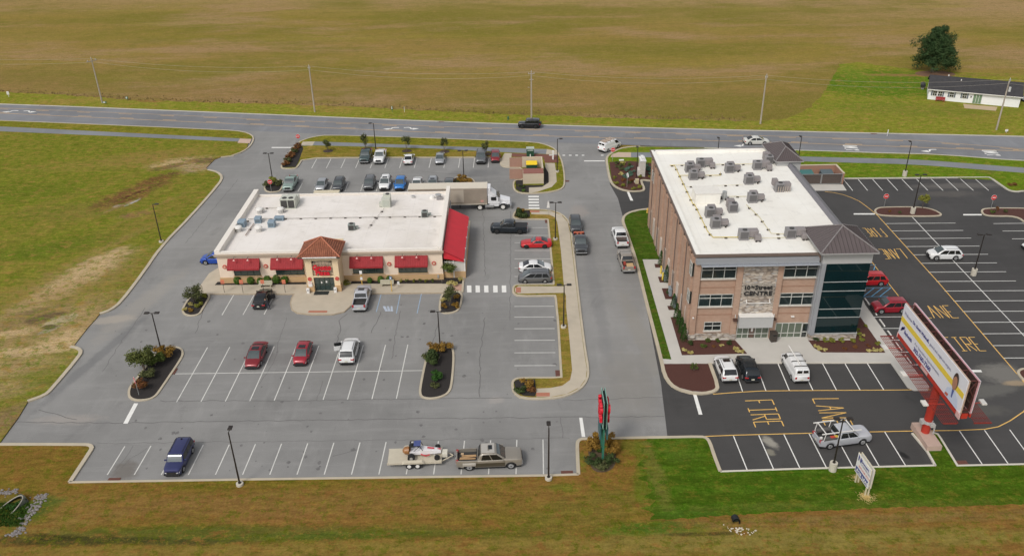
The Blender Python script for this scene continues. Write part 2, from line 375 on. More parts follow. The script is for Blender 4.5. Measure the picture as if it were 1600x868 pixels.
# lawns (12 cm up, behind their kerbs)
def smooth_px(pts, z, closed=True, it=1): return chaikin(GG(pts, z), closed, it)
LZ = .12
olive = ((.10, .095, .018), (.15, .125, .026), (.20, .12, .04))
g_verge = grass('verge_grass', (.12, .13, .018), (.18, .18, .028), (.24, .16, .04), (.4, 1), .48, .7)
g_med = grass('median_grass', (.12, .12, .016), (.19, .18, .024), (.26, .19, .04), (.5, 1), .52, .72)
TAN = (.35, .235, .12); RED = (.125, .058, .028)
T2 = (.42, .30, .165); T3 = (.30, .21, .10); OLV = (.19, .145, .035)
lb = [B(150, 330, 30, 5, .85, OLV, .55, .9), B(230, 345, 6, 22, -.45, OLV, .7, .9), B(200, 440, 6, 18, -.5, OLV, .7, .9), B(210, 255, 30, 5, .1, (.24, .16, .05), .6, .9), B(120, 440, 16, 9, .8, (.22, .155, .055), .75, .9), B(60, 510, 17, 9, .45, (.25, .175, .075), .9, .8),
      B(130, 300, 22, 2.0, .9, OLV, .5, .8), B(250, 320, 14, 1.0, 1.05, (.23, .17, .05), .6, .8), B(170, 385, 14, 1.4, 1.05, (.24, .17, .06), .7, .8),
      B(60, 505, 17, 6.5, .5, T3, .85, .9), B(120, 520, 8, 5, .3, T3, .9, .8), B(130, 430, 13, 5.5, .95, (.25, .18, .075), .85, .9), B(25, 575, 11, 4.5, .2, T3, .7, .9), B(150, 415, 8, 3.2, 1.0, T2, .95, .7), B(160, 402, 6, 1.5, .9, T2, .9, .7), B(115, 440, 8, 3.0, .95, T2, .95, .7), B(90, 455, 9, 1.6, .9, TAN, .9, .7), B(60, 475, 8, 2.2, .8, T3, .85, .7), B(40, 500, 9, 2.0, .6, (.21, .145, .065), .8, .7),
      B(110, 505, 5, 3.4, .3, T3, .9, .7), B(125, 522, 6, 2.4, .6, T2, .95, .6), B(100, 540, 8, 1.5, .25, T2, .95, .6), B(40, 550, 9, 1.8, .15, T2, .9, .6), B(18, 522, 3.6, 1.4, .3, T2, .8, .6), B(15, 575, 7, 2.5, .2, T3, .85, .7), B(5, 610, 7, 3, .3, T3, .8, .8), B(20, 655, 5, 4.0, .9, (.20, .13, .07), .8, .7), B(135, 508, 2.4, 2.6, 0, T3, .9, .7),
      B(70, 498, 3.2, 1.8, .4, (.115, .08, .045), .85, .5), B(96, 500, 2.2, 1.3, .6, (.33, .27, .16), 1.0, .2), B(78, 516, 1.7, .7, .8, (.26, .225, .15), .9, .3), B(78, 512, 1.2, .8, .0, (.10, .08, .04), .9, .5), B(52, 488, 3.5, 1, .5, (.16, .11, .06), .7, .6),
      B(190, 312, 7, 4.2, 1.0, RED, .95, .6), B(222, 296, 8, 3.0, .8, (.15, .075, .035), .95, .6), B(245, 281, 6, 2.2, .7, RED, .9, .6), B(210, 304, 9, .5, 1.0, (.075, .035, .02), .8, .6), B(190, 322, 5, .6, 1.0, (.26, .17, .11), .8, .5), B(212, 336, 4, 1.6, .4, (.20, .11, .06), .85, .7), B(206, 318, 2.0, .35, 1.1, (.36, .35, .34), .9, .3), B(182, 323, 1.0, .5, .9, (.36, .30, .26), .8, .4),
      B(285, 255, 8, 4.0, .25, T2, .95, .7), B(262, 262, 5, 1.6, .5, (.13, .075, .04), .85, .6), B(310, 262, 5, 4, .2, (.30, .21, .13), .9, .7), B(318, 252, 5, 2.0, .0, (.10, .06, .035), .8, .6), B(240, 245, 14, 5, .1, (.23, .15, .05), .75, .9), B(265, 272, 3.0, 1.2, .2, (.10, .055, .03), .7, .6),
      B(120, 330, 14, 5, .1, (.17, .125, .04), .4), B(40, 300, 16, 7, .1, (.082, .115, .013), .55, .9), B(100, 385, 13, 4, .5, (.085, .115, .015), .55, .9), B(40, 395, 12, 5, .3, (.08, .115, .014), .5, .9), B(70, 590, 5, 4, 0, (.10, .12, .018), .5, .9)]
g_left = grass('left_lawn_grass', (.11, .13, .015), (.19, .18, .027), (.25, .17, .045), (.6, 1), .50, .68, lb, big=.035)
# left lawn with its kerb; two gaps where the dirt spills onto the lane
leftA = [(-260, 195), (0, 205), (370, 221), (388, 223), (386, 230), (378, 237), (362, 243), (345, 245), (335, 249), (322, 262), (325, 265.5), (340, 269), (347, 276), (343, 286), (297, 338), (252, 383), (221, 428), (187, 472), (173, 483), (156, 489), (150, 497), (138, 510), (116, 538), (121, 543), (127, 549), (118, 562), (80, 607), (70, 616), (45, 624), (28, 652), (0, 690), (-60, 760), (-400, 760)]
lawnL = GG(leftA, LZ)
struct(MB().prism(lawnL, -.05, LZ).build('left_lawn', g_left))
strip = [(-260, 181), (0, 187.5), (350, 202.5), (380, 205.5), (394, 211), (393, 217), (370, 216), (0, 197.5), (-260, 186)]
struct(MB().prism(GG(strip, LZ), -.05, LZ).build('verge_strip', g_med))
struct(MB().prism(GG([(-260, 186), (0, 197.5), (370, 216), (392, 217.3), (391, 222), (370, 221), (0, 205), (-260, 195)], LZ - .01), -.05, LZ - .01).build('path', ASPH_PATH))
struct(MB().sheet(GG([(375, 216.5), (393, 217.2), (390, 224), (371, 223)], LZ + .006), LZ + .006).build('ramp', mat('pink_ramp_concrete', (.50, .36, .28), .85, var=.15)))
# far verge between the highway and the field
vf = [(-160, 150), (0, 144), (100, 149), (200, 156), (330, 160), (420, 163), (520, 166), (640, 172), (720, 176), (800, 179.5), (880, 182), (960, 185), (1050, 187), (1130, 188.5), (1185, 190), (1230, 185), (1262, 170), (1285, 150), (1300, 125), (1312, 101), (1340, 98), (1420, 108), (1480, 112), (1620, 118), (1800, 124)]
vfG = GG(vf)
rv = []
for i in range(len(vfG) - 1):
    a, b = Vector(vfG[i]), Vector(vfG[i + 1]); k = max(2, int((b - a).length / 1.1))
    for j in range(k): p = a.lerp(b, j / k); rv.append((p.x + random.uniform(-.3, .3), p.y + random.uniform(-.5, .5)))
rv.append(vfG[-1])
g_far = grass('far_verge_grass', (.14, .155, .018), (.23, .22, .034), (.28, .18, .055), (.35, 1), .50, .72, [B(1380, 130, 22, 14, 0, (.075, .14, .013), .95, .4), B(1500, 175, 22, 4, 0, (.12, .15, .02), .6), B(1360, 165, 14, 5, 0, (.12, .16, .02), .6), B(1450, 170, 26, 5, 0, (.16, .16, .028), .6), B(1420, 118, 16, 1.6, -.1, (.24, .13, .06), .85), B(1540, 118, 14, 1.5, -.1, (.20, .14, .045), .7), B(1330, 112, 5, 12, .1, (.13, .18, .022), .6),
    B(235, 158, 5, 1.3, -.2, (.20, .09, .045), .8), B(640, 188, 18, 1, -.15, (.10, .15, .02), .6), B(1100, 190, 16, .9, -.12, (.11, .14, .02), .5), B(900, 194, 8, .6, -.12, (.25, .19, .10), .5)])
struct(MB().prism(rv + GG([(2400, 140), (2400, 233), (1800, 217), (1600, 213.4), (1250, 206), (980, 199.5), (700, 191), (400, 178.5), (0, 162.5), (-160, 158)]), -.055, .06).build('far_verge', g_far))
# weeds standing along the field edge (uncountable)
wm = leafmat('dry_weed_leaves', (.16, .115, .045), (.22, .16, .07), 1.0)
mb = MB(); R = random.Random(5)
for i in range(len(rv) - 1):
    if rv[i][0] < -130 or rv[i][0] > 84: continue
    if rv[i][0] > 50: continue
    for k in range(5):
        x = rv[i][0] + R.uniform(-.7, .7); y = rv[i][1] + abs(R.gauss(0, 1.3)) + .1; h = .1 + R.random() * .3
        a = R.random() * 3.14; dx, dy = math.cos(a) * .22, math.sin(a) * .22
        mb.add([(x - dx, y - dy, 0), (x + dx, y + dy, 0), (x + dx * .4 + R.uniform(-.2, .2), y + dy * .4, h)], [(0, 1, 2)])
tag(mb.build('field_edge_weeds', wm), 'band of dry brown weeds along the edge of the field beyond the highway', 'weeds', kind='stuff')

# middle verge island north of the restaurant lot
islN = [(442, 263), (438.8, 260), (447, 247), (456, 232), (463, 225), (472, 219), (490, 213.5), (512, 210.9), (600, 213.4), (700, 216.6), (780, 219.7), (836, 222), (855, 226.5), (868, 233), (877, 248), (881, 265), (882.5, 286), (879, 294), (868, 298), (850, 300.8), (830, 302), (811, 301), (803, 296), (802, 286), (805, 281), (818, 281), (818, 262), (797, 261.5), (785, 260), (781.5, 255), (783, 245.2), (700, 245.6), (559.6, 245.7), (473, 246.8), (465, 260.4), (460, 263.2)]
def island(name, pts, m, z=LZ, curb=True, it=1, cw=.27, cname='curb'):
    p = chaikin(GG(pts, z), True, it)
    o = struct(MB().prism(p, -.05, z).build(name, m))
    if curb:
        c = MB(); ribbon(c, p, cw, -.05, z + .035, True); struct(c.build(cname, CURBM))
        gq = MB(); 
    return p
def over(name, pts, z, m, it=0):
    p = GG(pts, z); p = chaikin(p, True, it) if it else p
    return struct(MB().sheet(p, z).build(name, m))
island('verge_island', islN, g_med, it=1)
over('path', [(476, 221.5), (492, 221), (700, 228.5), (854.6, 233), (871, 236), (874, 243), (854, 240.7), (785, 237.6), (680, 232), (492, 227), (472, 228)], LZ + .006, ASPH_PATH)
over('ramp', [(473, 221.5), (492, 221), (488, 227.5), (469, 227.5)], LZ + .012, CONC)
over('ramp', [(854.6, 233), (868, 235.5), (872, 241.5), (853, 240.8)], LZ + .012, CONC)
over('mulch_bed', [(442, 261.5), (441, 259.5), (449, 246), (458, 232), (463, 227), (472, 228.5), (474, 232), (471, 240), (466, 254), (462, 261)], LZ + .012, MULCH_B)
g_med2 = grass('dry_median_grass', (.135, .12, .018), (.20, .16, .028), (.27, .18, .05), (.5, 1), .42, .62)
over('verge_strip', [(474, 230), (492, 228.3), (680, 233.3), (784, 238.6), (783, 244), (700, 244.6), (560, 244.8), (474, 245.6), (469, 244)], LZ + .006, g_med2)
over('sidewalk', [(788.3, 239.3), (799.7, 239.3), (797, 261.5), (785.5, 259.6), (782.6, 255), (784.5, 246)], LZ + .014, CONC)
over('brick_paving', [(799.7, 239.5), (848.4, 241), (871.8, 242.3), (873, 254), (851.5, 254.2), (849, 246), (800, 245)], LZ + .010, BRICKDK)
over('mulch_bed', [(805.5, 281.5), (817, 281), (817, 289), (849.5, 289), (850, 262), (854, 261), (857, 270), (857.5, 285), (847, 292), (826.5, 293), (826.5, 300.5), (813, 299.6), (806, 295)], LZ + .012, MULCH_B)
over('sidewalk', [(851.5, 254.6), (866.8, 254.8), (869, 270), (869.8, 284), (862, 292), (840, 299.5), (826.5, 301.5), (826.5, 293), (847, 292), (857.5, 285), (857, 270), (852, 261)], LZ + .016, CONC)
over('dumpster_pad', [(797, 261.5), (818, 262), (818, 281), (797, 280)], .008, mat('stained_pad_concrete', (.30, .22, .17), .85, var=.15, scale=.6))

# restaurant drive island
islM = [(801.5, 339), (803, 333), (808, 327.5), (828, 326.8), (860, 327.8), (878, 334), (889.4, 346), (892.6, 362), (898, 410), (906.4, 484), (913.6, 542), (919.6, 577), (917.8, 592), (907.4, 606.5), (886.6, 616.9), (859.7, 622), (816, 621.6), (802.7, 612.7), (800, 598), (803.7, 592), (813, 589.5), (877.3, 589.5), (877.0, 586), (872, 500), (870, 484), (868.3, 461.4), (864, 461.2), (810, 462), (802, 457.4), (801.5, 450), (804, 445.5), (810, 444.2), (862, 444), (865.3, 444), (865, 440), (856.5, 345), (856.2, 342.4), (852, 342.2), (820, 341.8), (808, 341)]
island('drive_island', islM, g_med2, it=1)
walkM = [(830, 329), (860, 329.5), (877, 335.5), (887, 346.5), (890.3, 362), (896, 410), (904.4, 484), (911.6, 542), (917, 577), (915.3, 591), (905.5, 604.5), (885.6, 614.6), (859.7, 619.7), (838, 619.5), (838, 606.5), (859.7, 605.5), (878.4, 602), (890.8, 593), (894, 577.5), (889.8, 529.8), (884.6, 480), (884.4, 462), (882.8, 457), (810, 458.5), (805, 456), (804.4, 450), (810, 446.5), (881.4, 447), (880.4, 438), (876.3, 390), (871.3, 350), (868.3, 340), (858.3, 335.2), (830, 334.4)]
over('sidewalk', walkM, LZ + .008, CONC)
for q in ([(806, 448.5), (814, 448.5), (814, 456.7), (806, 456.7)], [(838, 612.8), (859, 612.6), (859, 618.6), (838, 618.7)], [(827, 328.5), (843, 328.7), (843, 331.6), (827, 331.5)]):
    over('tactile_paving', q, LZ + .014, BRICKPAD)
over('mulch_bed', [(803.5, 337.5), (806, 331), (811, 328.6), (828, 328.4), (828, 338.5), (812, 339.6)], LZ + .014, MULCH_B)
over('mulch_bed', [(803, 596), (808, 592.5), (836, 592), (838, 612), (836, 618.5), (818, 617.5), (806, 611.5)], LZ + .014, MULCH_B)
# planted islands of the restaurant lot
def bed(pts, mm, cw=.26): return island('mulch_bed', pts, mm, .1, True, 2, cw)
bed([(201, 617), (202, 606), (208, 598), (247, 548), (256, 542), (272, 541), (283, 544), (286, 551), (283, 560), (251, 607), (244, 617), (234, 623), (215, 625), (205, 622)], MULCH_B)
bed([(657, 618), (656, 606), (668, 550), (675, 540), (690, 537), (704, 540), (709.5, 549), (706, 600), (701, 613), (690, 619), (675, 622), (664, 621)], MULCH_B)
bed([(285, 486), (287, 478), (298, 462), (307, 457.8), (331, 458), (316, 482), (312, 490), (300, 493), (289, 491)], MULCH_B)
bed([(690.5, 455), (723, 454.5), (720, 475), (716, 484), (707, 488), (694, 489), (688, 485), (686.5, 479)], MULCH_B)
bed([(414, 297), (413, 291), (419, 283), (428, 279.5), (438, 281), (443, 285), (440, 294), (436, 299), (420, 300)], MULCH_B)
bed([(703, 290), (707, 279), (716, 276), (734, 277), (742, 283), (741, 292), (728, 296), (708, 296)], MULCH_B)
# restaurant sidewalk and entrance apron
rw = [(343, 417), (336, 421), (326.5, 427), (310, 450), (307, 458), (460, 458.5), (455.8, 464), (454, 472.6), (456, 482), (464.4, 487.7), (487, 490.5), (520.7, 490), (537.6, 486), (549, 475), (552.5, 465), (553.6, 457.8), (691, 456.4), (722, 454.5), (728.5, 425), (735, 345), (700, 345), (700, 417)]
struct(MB().prism(GG(rw, LZ), -.05, LZ).build('sidewalk', CONC))
c = MB(); ribbon(c, GG([(309, 458.6), (459.5, 459), (455.8, 465), (453.8, 473), (456, 483), (464.4, 488.4), (487, 491), (520.7, 490.5), (537.6, 486.5), (549.4, 475.5), (553, 465), (554, 458.4), (691, 457)], LZ), .16, -.05, LZ + .012); struct(c.build('curb', mat('curb_edge', (.38, .31, .22), .85, var=.2)))
for q in ([(335.5, 445), (340, 440), (478, 438.5), (478.8, 443.8)], [(548, 443), (550, 437.5), (690, 436), (690.6, 442.6)], [(690.6, 430), (723, 430), (722, 443), (690.6, 443)]):
    over('mulch_bed', q, LZ + .012, MULCH_B)
over('tactile_paving', [(708, 443.8), (722, 443.8), (721, 453.8), (706, 453.8)], LZ + .014, mat('faded_pink_paving', (.44, .27, .2), .85))
over('tactile_paving', [(483, 484.8), (511.5, 484.8), (511, 488), (481, 488)], LZ + .014, BRICKPAD)
c = MB(); ribbon(c, GG([(733, 345), (729, 380), (724.5, 430), (722.5, 456)], LZ), .28, -.05, LZ + .05); struct(c.build('curb', CURBM))

# curbs round the left lawn and the front lawn
def curbline(pts, z=LZ, w=.32, m=CURBM, it=1, hi=.04, gutter=True):
    p = chaikin(GG(pts, z), False, it); c = MB(); ribbon(c, p, w, -.05, z + hi); struct(c.build('curb', m))
CURBL = mat('grey_curb_concrete', (.48, .45, .38), .85, var=.15, scale=.7)
CURBW = mat('white_curb_concrete', (.58, .54, .46), .85, var=.12, scale=.7)
curbline([(362, 243), (380, 236.5), (391, 228), (396.5, 218), (394, 211), (380, 205.5), (350, 202.8), (0, 188), (-200, 181)], w=.28)
curbline([(345, 245.5), (365, 243)], w=.28)
curbline([(325, 265), (340, 268.6), (347.5, 276), (342.8, 286.5), (297.5, 338), (252.5, 383.5), (221.5, 428.5), (188, 472), (173, 483.5), (156, 489.5)], w=.45)
curbline([(110, 541), (121, 543), (127.5, 549), (118.5, 562), (80, 607.5), (70, 616.5), (43, 626)], w=.45)
curbline([(-200, 157), (0, 162), (400, 178), (700, 190.5), (980, 199), (1250, 205.5), (1600, 213), (1750, 217)], z=.06, w=.35, m=CURBL)
front = [(-120, 694), (0, 693.5), (136, 694), (145, 698), (109, 752.9), (400, 748.2), (852, 742.2), (903.5, 740.4), (901.5, 692), (904, 686.7), (911, 684.3), (1040, 682.6), (1100, 681.6), (1106, 684.5), (1109, 690), (1125.5, 736), (1240, 732), (1462, 726.4), (1448.6, 703.7), (1425.5, 676), (1440, 672), (1454, 674), (1465, 677.5), (1470, 684.4), (1496, 726.8), (1600, 724.5), (2300, 714)]
fb = [B(500, 838, 26, .9, 0, (.055, .10, .010), .85, .8), B(850, 838, 10, .8, 0, (.06, .09, .012), .5, .8), B(1000, 826, 6, 1.3, 0, (.045, .12, .010), .8, .7), B(250, 828, 16, .8, 0, (.07, .10, .012), .7, .8), B(700, 850, 90, .9, 0, (.17, .14, .03), .6, .8), B(150, 790, 12, 2.5, 0, (.19, .12, .035), .5), B(430, 790, 20, 3, 0, (.20, .11, .04), .55), B(700, 780, 20, 3.5, 0, (.185, .12, .03), .5), B(350, 835, 30, 1.4, 0, (.08, .10, .02), .6), B(120, 846, 12, .8, 0, (.045, .045, .015), .85), B(60, 840, 6, .6, 0, (.03, .03, .012), .8), B(300, 848, 8, .5, 0, (.05, .05, .018), .7),
      B(800, 856, 60, 1.2, .0, (.20, .145, .035), .7), B(1300, 845, 30, 2.2, 0, (.19, .155, .04), .75), B(1350, 812, 26, 1.0, .02, (.18, .13, .045), .6), B(910, 800, 10, 3, .3, (.125, .115, .022), .6), B(50, 800, 3.5, 2.2, .8, (.05, .10, .016), .85), B(20, 790, 4, 2, 0, (.06, .095, .018), .7), B(95, 820, 7, 1.6, .2, (.20, .135, .04), .5), B(1050, 825, 5, 1.2, 0, (.06, .11, .014), .6), B(1095, 835, 6, .35, 0, (.05, .04, .015), .7)]
fb += [B(1004, 720, 1.0, 5, 0, (.085, .125, .013), .75), B(1006, 770, 1.2, 4, 0, (.085, .12, .013), .75), B(985, 700, 1.6, 1.6, 0, (.11, .14, .018), .6), B(880, 762, 2.5, .8, 0, (.10, .14, .016), .6), B(910, 720, .6, 2, 0, (.11, .14, .018), .7), B(640, 752, 9, .5, 0, (.10, .12, .016), .5), B(150, 700, 1.6, 1.6, .5, (.12, .125, .02), .5)]
g_front = grass('front_verge_grass', (.105, .095, .012), (.165, .12, .020), (.195, .105, .028), (.5, 1), .34, .54, fb, big=.07)
fl = GG(front, LZ)
struct(MB().prism(fl + [(160, 20), (-160, 20), (-160, fl[0][1])], -.05, LZ).build('front_lawn', g_front))
curbline([(-120, 694), (0, 693.5), (128, 693.8), (139, 694.3), (144, 698), (141, 704), (109, 752.5)], w=.42)
curbline([(108, 752.9), (400, 748.2), (852, 742.2), (904, 740.4)], w=.28, it=0)
curbline([(903.8, 740.4), (902.6, 715), (901.8, 694), (903.6, 687.3), (911, 684.5), (1040, 682.6), (1096, 681.4), (1104, 683.5), (1109, 690), (1117, 714), (1125.5, 736)], w=.36, m=CURBM)
curbline([(1125.5, 736), (1240, 732), (1462, 726.4)], w=.22, it=0, m=CURBW)
curbline([(1461.5, 726.4), (1448.6, 703.7), (1425.5, 676)], w=.22, it=0, m=CURBW)
curbline([(1454, 674), (1465, 677.5), (1470, 684.4), (1496, 726.8), (1600, 724.5), (2300, 714)], w=.22, it=0, m=CURBW)
# bright mown lawn of the office plot, edges a little ragged
mown = [(1012, 683.4), (1100, 682.2), (1105, 685), (1108, 690), (1125, 737), (1240, 733), (1463, 727.4), (1449.5, 704.5), (1427, 677), (1440, 673), (1454, 674.8), (1464.5, 678.3), (1469, 684.8), (1495, 727.8), (1600, 725.5), (2300, 715), (2300, 770), (1600, 787), (1400, 792), (1200, 800), (1120, 806), (1016, 812), (1012, 760)]
mp = GG(mown, LZ + .006); rg = []
for i in range(len(mp)):
    a, b = Vector(mp[i]), Vector(mp[(i + 1) % len(mp)]); k = max(1, int((b - a).length / .35)) if i >= 15 else 1
    for j in range(k): p = a.lerp(b, j / k); rg.append((p.x + (random.uniform(-(1.1 if i >= 21 else .4), (.7 if i >= 21 else .4)) if k > 1 and j else 0), p.y + (random.uniform(-.12, .12) if k > 1 and j else 0)))
g_mown = grass('mown_grass', (.040, .085, .007), (.075, .125, .011), (.12, .125, .016), (.25, 1), .56, .75, [B(1020, 730, 1.2, 8, .1, (.15, .13, .03), .7), B(1060, 700, 3, 3, 0, (.09, .13, .018), .5), B(1080, 805, 6, 1, 0, (.05, .10, .012), .6), B(1350, 755, 1, .6, 0, (.2, .15, .06), .5), B(1320, 790, 30, .8, 0, (.10, .105, .02), .5)], stripes=.12)
struct(MB().sheet(rg, LZ + .006).build('mown_lawn', g_mown))
# office plot: drive lawn, walks, beds
g_mown2 = grass('darker_mown_grass', (.04, .078, .009), (.068, .11, .014), (.09, .10, .02), (1, .4), .58, .78)  # slightly darker green than the main mown lawn
offL = [(1018, 325.5), (1000, 327.5), (985, 331), (976, 336.5), (973.4, 343.5), (974.6, 350), (980.6, 366), (994.6, 408), (1008.7, 466), (1033, 560), (1038, 585), (1048, 599.5), (1061, 607.4), (1081.6, 612.8), (1100, 613.4), (1118, 609.5), (1121.5, 603), (1108.5, 567), (1391.5, 566), (1418, 604), (1428, 609), (1450, 609), (1452, 602.8), (1405.3, 549.5), (1352, 476), (1300, 360), (1180, 300), (1060, 320)]
op = GG(offL, LZ)
struct(MB().prism(op, -.05, LZ).build('office_walk', CONCG))
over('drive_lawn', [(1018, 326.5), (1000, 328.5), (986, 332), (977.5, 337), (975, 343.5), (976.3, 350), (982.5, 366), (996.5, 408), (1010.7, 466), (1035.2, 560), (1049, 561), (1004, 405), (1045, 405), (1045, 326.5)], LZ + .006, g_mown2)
over('mulch_bed', [(1035.6, 568), (1107, 567.6), (1120, 602), (1117, 608), (1100, 611.6), (1082, 610.6), (1062, 605.4), (1050, 598.5), (1040.5, 584)], LZ + .006, MULCH_R)
for q in ([(1022.4, 412), (1040, 412), (1042, 418), (1024, 418)], [(1028, 432), (1045, 432), (1048, 441), (1031, 441)], [(1034, 450), (1052, 450), (1056, 467), (1039.5, 467)], [(1042.5, 477.5), (1060, 477.5), (1062, 484), (1045, 484)],
          [(1047.7, 495), (1066, 495), (1079, 530.6), (1148.3, 530.6), (1167.6, 552), (1065.4, 554.5)], [(1262, 531), (1264.3, 533), (1271.6, 543), (1284, 550.1), (1383.6, 550.5), (1343, 493), (1330, 493), (1330, 531)]):
    over('mulch_bed', q, LZ + .008, MULCH_R)
curbline([(1018, 325.4), (1000, 327.3), (985, 331), (975.6, 336.5), (973, 343.5), (974.6, 350), (980.6, 366), (994.6, 408), (1008.7, 466), (1033, 560), (1038, 585), (1048, 600), (1061, 607.9), (1081.6, 613.4), (1100, 614), (1118, 610), (1122, 603), (1109, 567)], w=.42)
curbline([(1109, 566.4), (1391.5, 565.8)], w=.12, it=0, m=CURBW, hi=.01)
# monument island west of the office
isl3 = [(1020, 282.5), (1003, 280.5), (1001.5, 283), (1007, 295), (1004, 298), (985, 299), (968, 295), (958, 289), (953, 280), (950, 265), (947.6, 250), (949, 244), (956, 238.5), (968, 232), (985, 229.2), (1000, 228.6), (1022, 229), (1100, 230.8), (1248, 234.6), (1400, 239.6), (1461, 240.6), (1600, 251.6), (1780, 259), (2200, 277), (2200, 300), (1780, 297), (1600, 297.6), (1588, 299.4), (1576, 297), (1566, 290), (1546.5, 276.8), (1318.4, 278.6), (1318, 272), (1250, 272), (1100, 282)]
p3 = chaikin(GG(isl3, LZ), True, 1)
g_rt = grass('right_verge_grass', (.085, .14, .010), (.14, .19, .018), (.21, .19, .035), (.4, 1), .54, .75, [B(1450, 243, 40, .7, -.1, (.17, .15, .03), .7), B(1540, 268, 3, 2, 0, (.13, .13, .03), .6)])
struct(MB().prism(p3, -.05, LZ).build('verge_island', g_rt))
curbline(isl3[:18], w=.4)
curbline([(1000, 228.6), (1022, 229), (1100, 230.8), (1248, 234.6), (1400, 239.6), (1461, 240.6), (1600, 251.6), (1780, 259), (2200, 277)], w=.3, m=CURBL)
curbline([(1780, 297), (1600, 297.6), (1588, 299.4), (1576, 297), (1566, 290), (1547.5, 277.2), (1540, 276.6), (1318.4, 278.6)], w=.32, m=CURBL)
over('path', [(986, 238), (1022, 238), (1253, 244.4), (1300, 245.8), (1400, 248), (1450, 250.4), (1600, 262), (1780, 272), (2150, 287), (2150, 294), (1780, 280), (1600, 270), (1450, 258.4), (1400, 256), (1253, 252), (1022, 245.7), (986, 245.7)], LZ + .008, ASPH_PATH)
over('ramp', [(956, 241), (966, 237.8), (986, 238), (986, 245.7), (954, 245.5)], LZ + .012, mat('pinkish_concrete', (.50, .38, .29), .85))
over('mulch_bed', [(952, 253), (985, 251.5), (1030, 256), (1030, 282), (1003, 279.6), (1000, 283), (1005, 294.5), (1002, 297), (985, 297.6), (969, 294), (960, 288), (955.5, 280)], LZ + .010, MULCH_R)
# beds in the office lot
bed([(1366.8, 330), (1369, 326), (1378, 323.4), (1438, 323), (1458, 327), (1469.5, 333), (1470.5, 336), (1462, 337.4), (1392, 337.2), (1371.4, 335.4)], MULCH_R, .3)
bed([(1533.9, 330.5), (1535, 327.5), (1540, 325.6), (1565, 324.6), (1640, 326), (1660, 350), (1605, 350), (1589, 337), (1548.8, 337.3), (1537.3, 335)], MULCH_R, .3)
bed([(1590, 583), (1593, 577), (1602, 575), (1640, 577), (1645, 600), (1604, 597)], MULCH_R, .3)
over('dumpster_pad', [(1255, 288), (1317, 288), (1323, 297.6), (1289, 297.8), (1262, 298)], .03, CONCG)

# ======================= MARKINGS =======================
def line(mb, a, b, w, z):
    a = Vector(a); b = Vector(b); d = (b - a).normalized() * (w / 2); n = Vector((-d.y, d.x))
    mb.add([(*(a - n), z), (*(b - n), z), (*(b + n), z), (*(a + n), z)], [(0, 1, 2, 3)])
def stalls(mb, t0, t1, b0, b1, n, z, w=.11, skip=()):
    t0, t1, b0, b1 = [Vector(G(*q)) for q in (t0, t1, b0, b1)]
    for i in range(n):
        if i in skip: continue
        k = i / (n - 1); line(mb, t0.lerp(t1, k), b0.lerp(b1, k), w, z)
s = MB(); Z = .005
stalls(s, (324.3, 542.3), (637.2, 537.9), (275.9, 627.5), (619.4, 622.3), 10, Z)
line(s, G(273, 583.6), G(660.3, 578.4), .11, Z + .004)
stalls(s, (195.1, 696.5), (848.4, 685.9), (167.6, 741.1), (849.3, 740), 17, Z)
stalls(s, (494.8, 248.4), (764, 246.6), (486.9, 262.9), (762.6, 261.8), 13, Z)
stalls(s, (472.5, 286), (760, 283.6), (465.7, 299), (760, 298), 13, Z)
stalls(s, (365.5, 459.8), (429, 459.8), (346.8, 492), (412.6, 491), 3, Z)
for y in (355.5, 367.7, 379, 391.2, 404.2, 418.3, 431.7): line(s, G(804, y), G(857 + (y - 355) * .1, y), .10, Z)
for y in (478.4, 495.1, 513.2, 531.4, 550.7, 570.8): line(s, G(803.7, y), G(866 + (y - 495) * .03, y - .3), .11, Z)
line(s, G(807, 342.3), G(855, 342.3), .1, Z)
struct(s.build('parking_stripes', WPAINT2))
s = MB(); z = .012
for xx0, xx1, yy0, yy1 in ((825.5, 842, 306, 308.2), (825.8, 842, 310.4, 312.8), (826, 842, 315, 317.3), (826, 842.5, 319.6, 322), (826, 843, 324.2, 326.4)):
    s.sheet(GG([(xx0, yy0), (xx1, yy0), (xx1, yy1), (xx0, yy1)]), z)
for a, b in ((729.5, 736.4), (743, 749.6), (756.4, 763), (770.5, 777.3), (784, 790.8)):
    s.sheet(GG([(a, 445.8), (b, 445.8), (b + .4, 456.6), (a + .2, 456.6)]), z)
for q in ([(209.5, 629.6), (216, 629.6), (199.5, 661.2), (192.5, 661.2)], [(905, 652), (910, 652), (914.6, 682), (909, 682)], [(1082.8, 615.4), (1088, 615), (1097.6, 647.2), (1091.8, 647.2)], [(979.4, 299.8), (983, 299.8), (989.5, 313.4), (985, 313.4)], [(424.4, 229.9), (456, 229.9), (456, 231.3), (424.4, 231.3)],
          [(912.8, 250.8), (944.7, 250.8), (944.7, 252.2), (912.8, 252.2)], [(1333.9, 333.2), (1366.8, 333.2), (1366.8, 335.2), (1333.9, 335.2)], [(1505, 334.4), (1534, 334.4), (1534, 336.4), (1505, 336.4)], [(1514, 577.5), (1532.5, 577.5), (1534.8, 581), (1516, 581)]):
    s.sheet(GG(q), z)
for a in (879, 889, 899, 909, 939): s.sheet(GG([(a, 242), (a + 4, 242), (a + 4, 243.3), (a, 243.3)]), z)
struct(s.build('crosswalk_and_stop_bars', WPAINT))
s = MB(); z = .010
T = [(1144, 567), (1354.7, 566.5)]; 
stalls(s, (1146, 567.4), (1354.7, 566.6), (1160.2, 611), (1380.8, 608.6), 7, z)
stalls(s, (1146, 680.4), (1382.2, 673.8), (1168, 735), (1415, 726.8), 7, z)
stalls(s, (1498.8, 672), (1617, 670), (1535, 724.9), (1656, 722), 4, z)
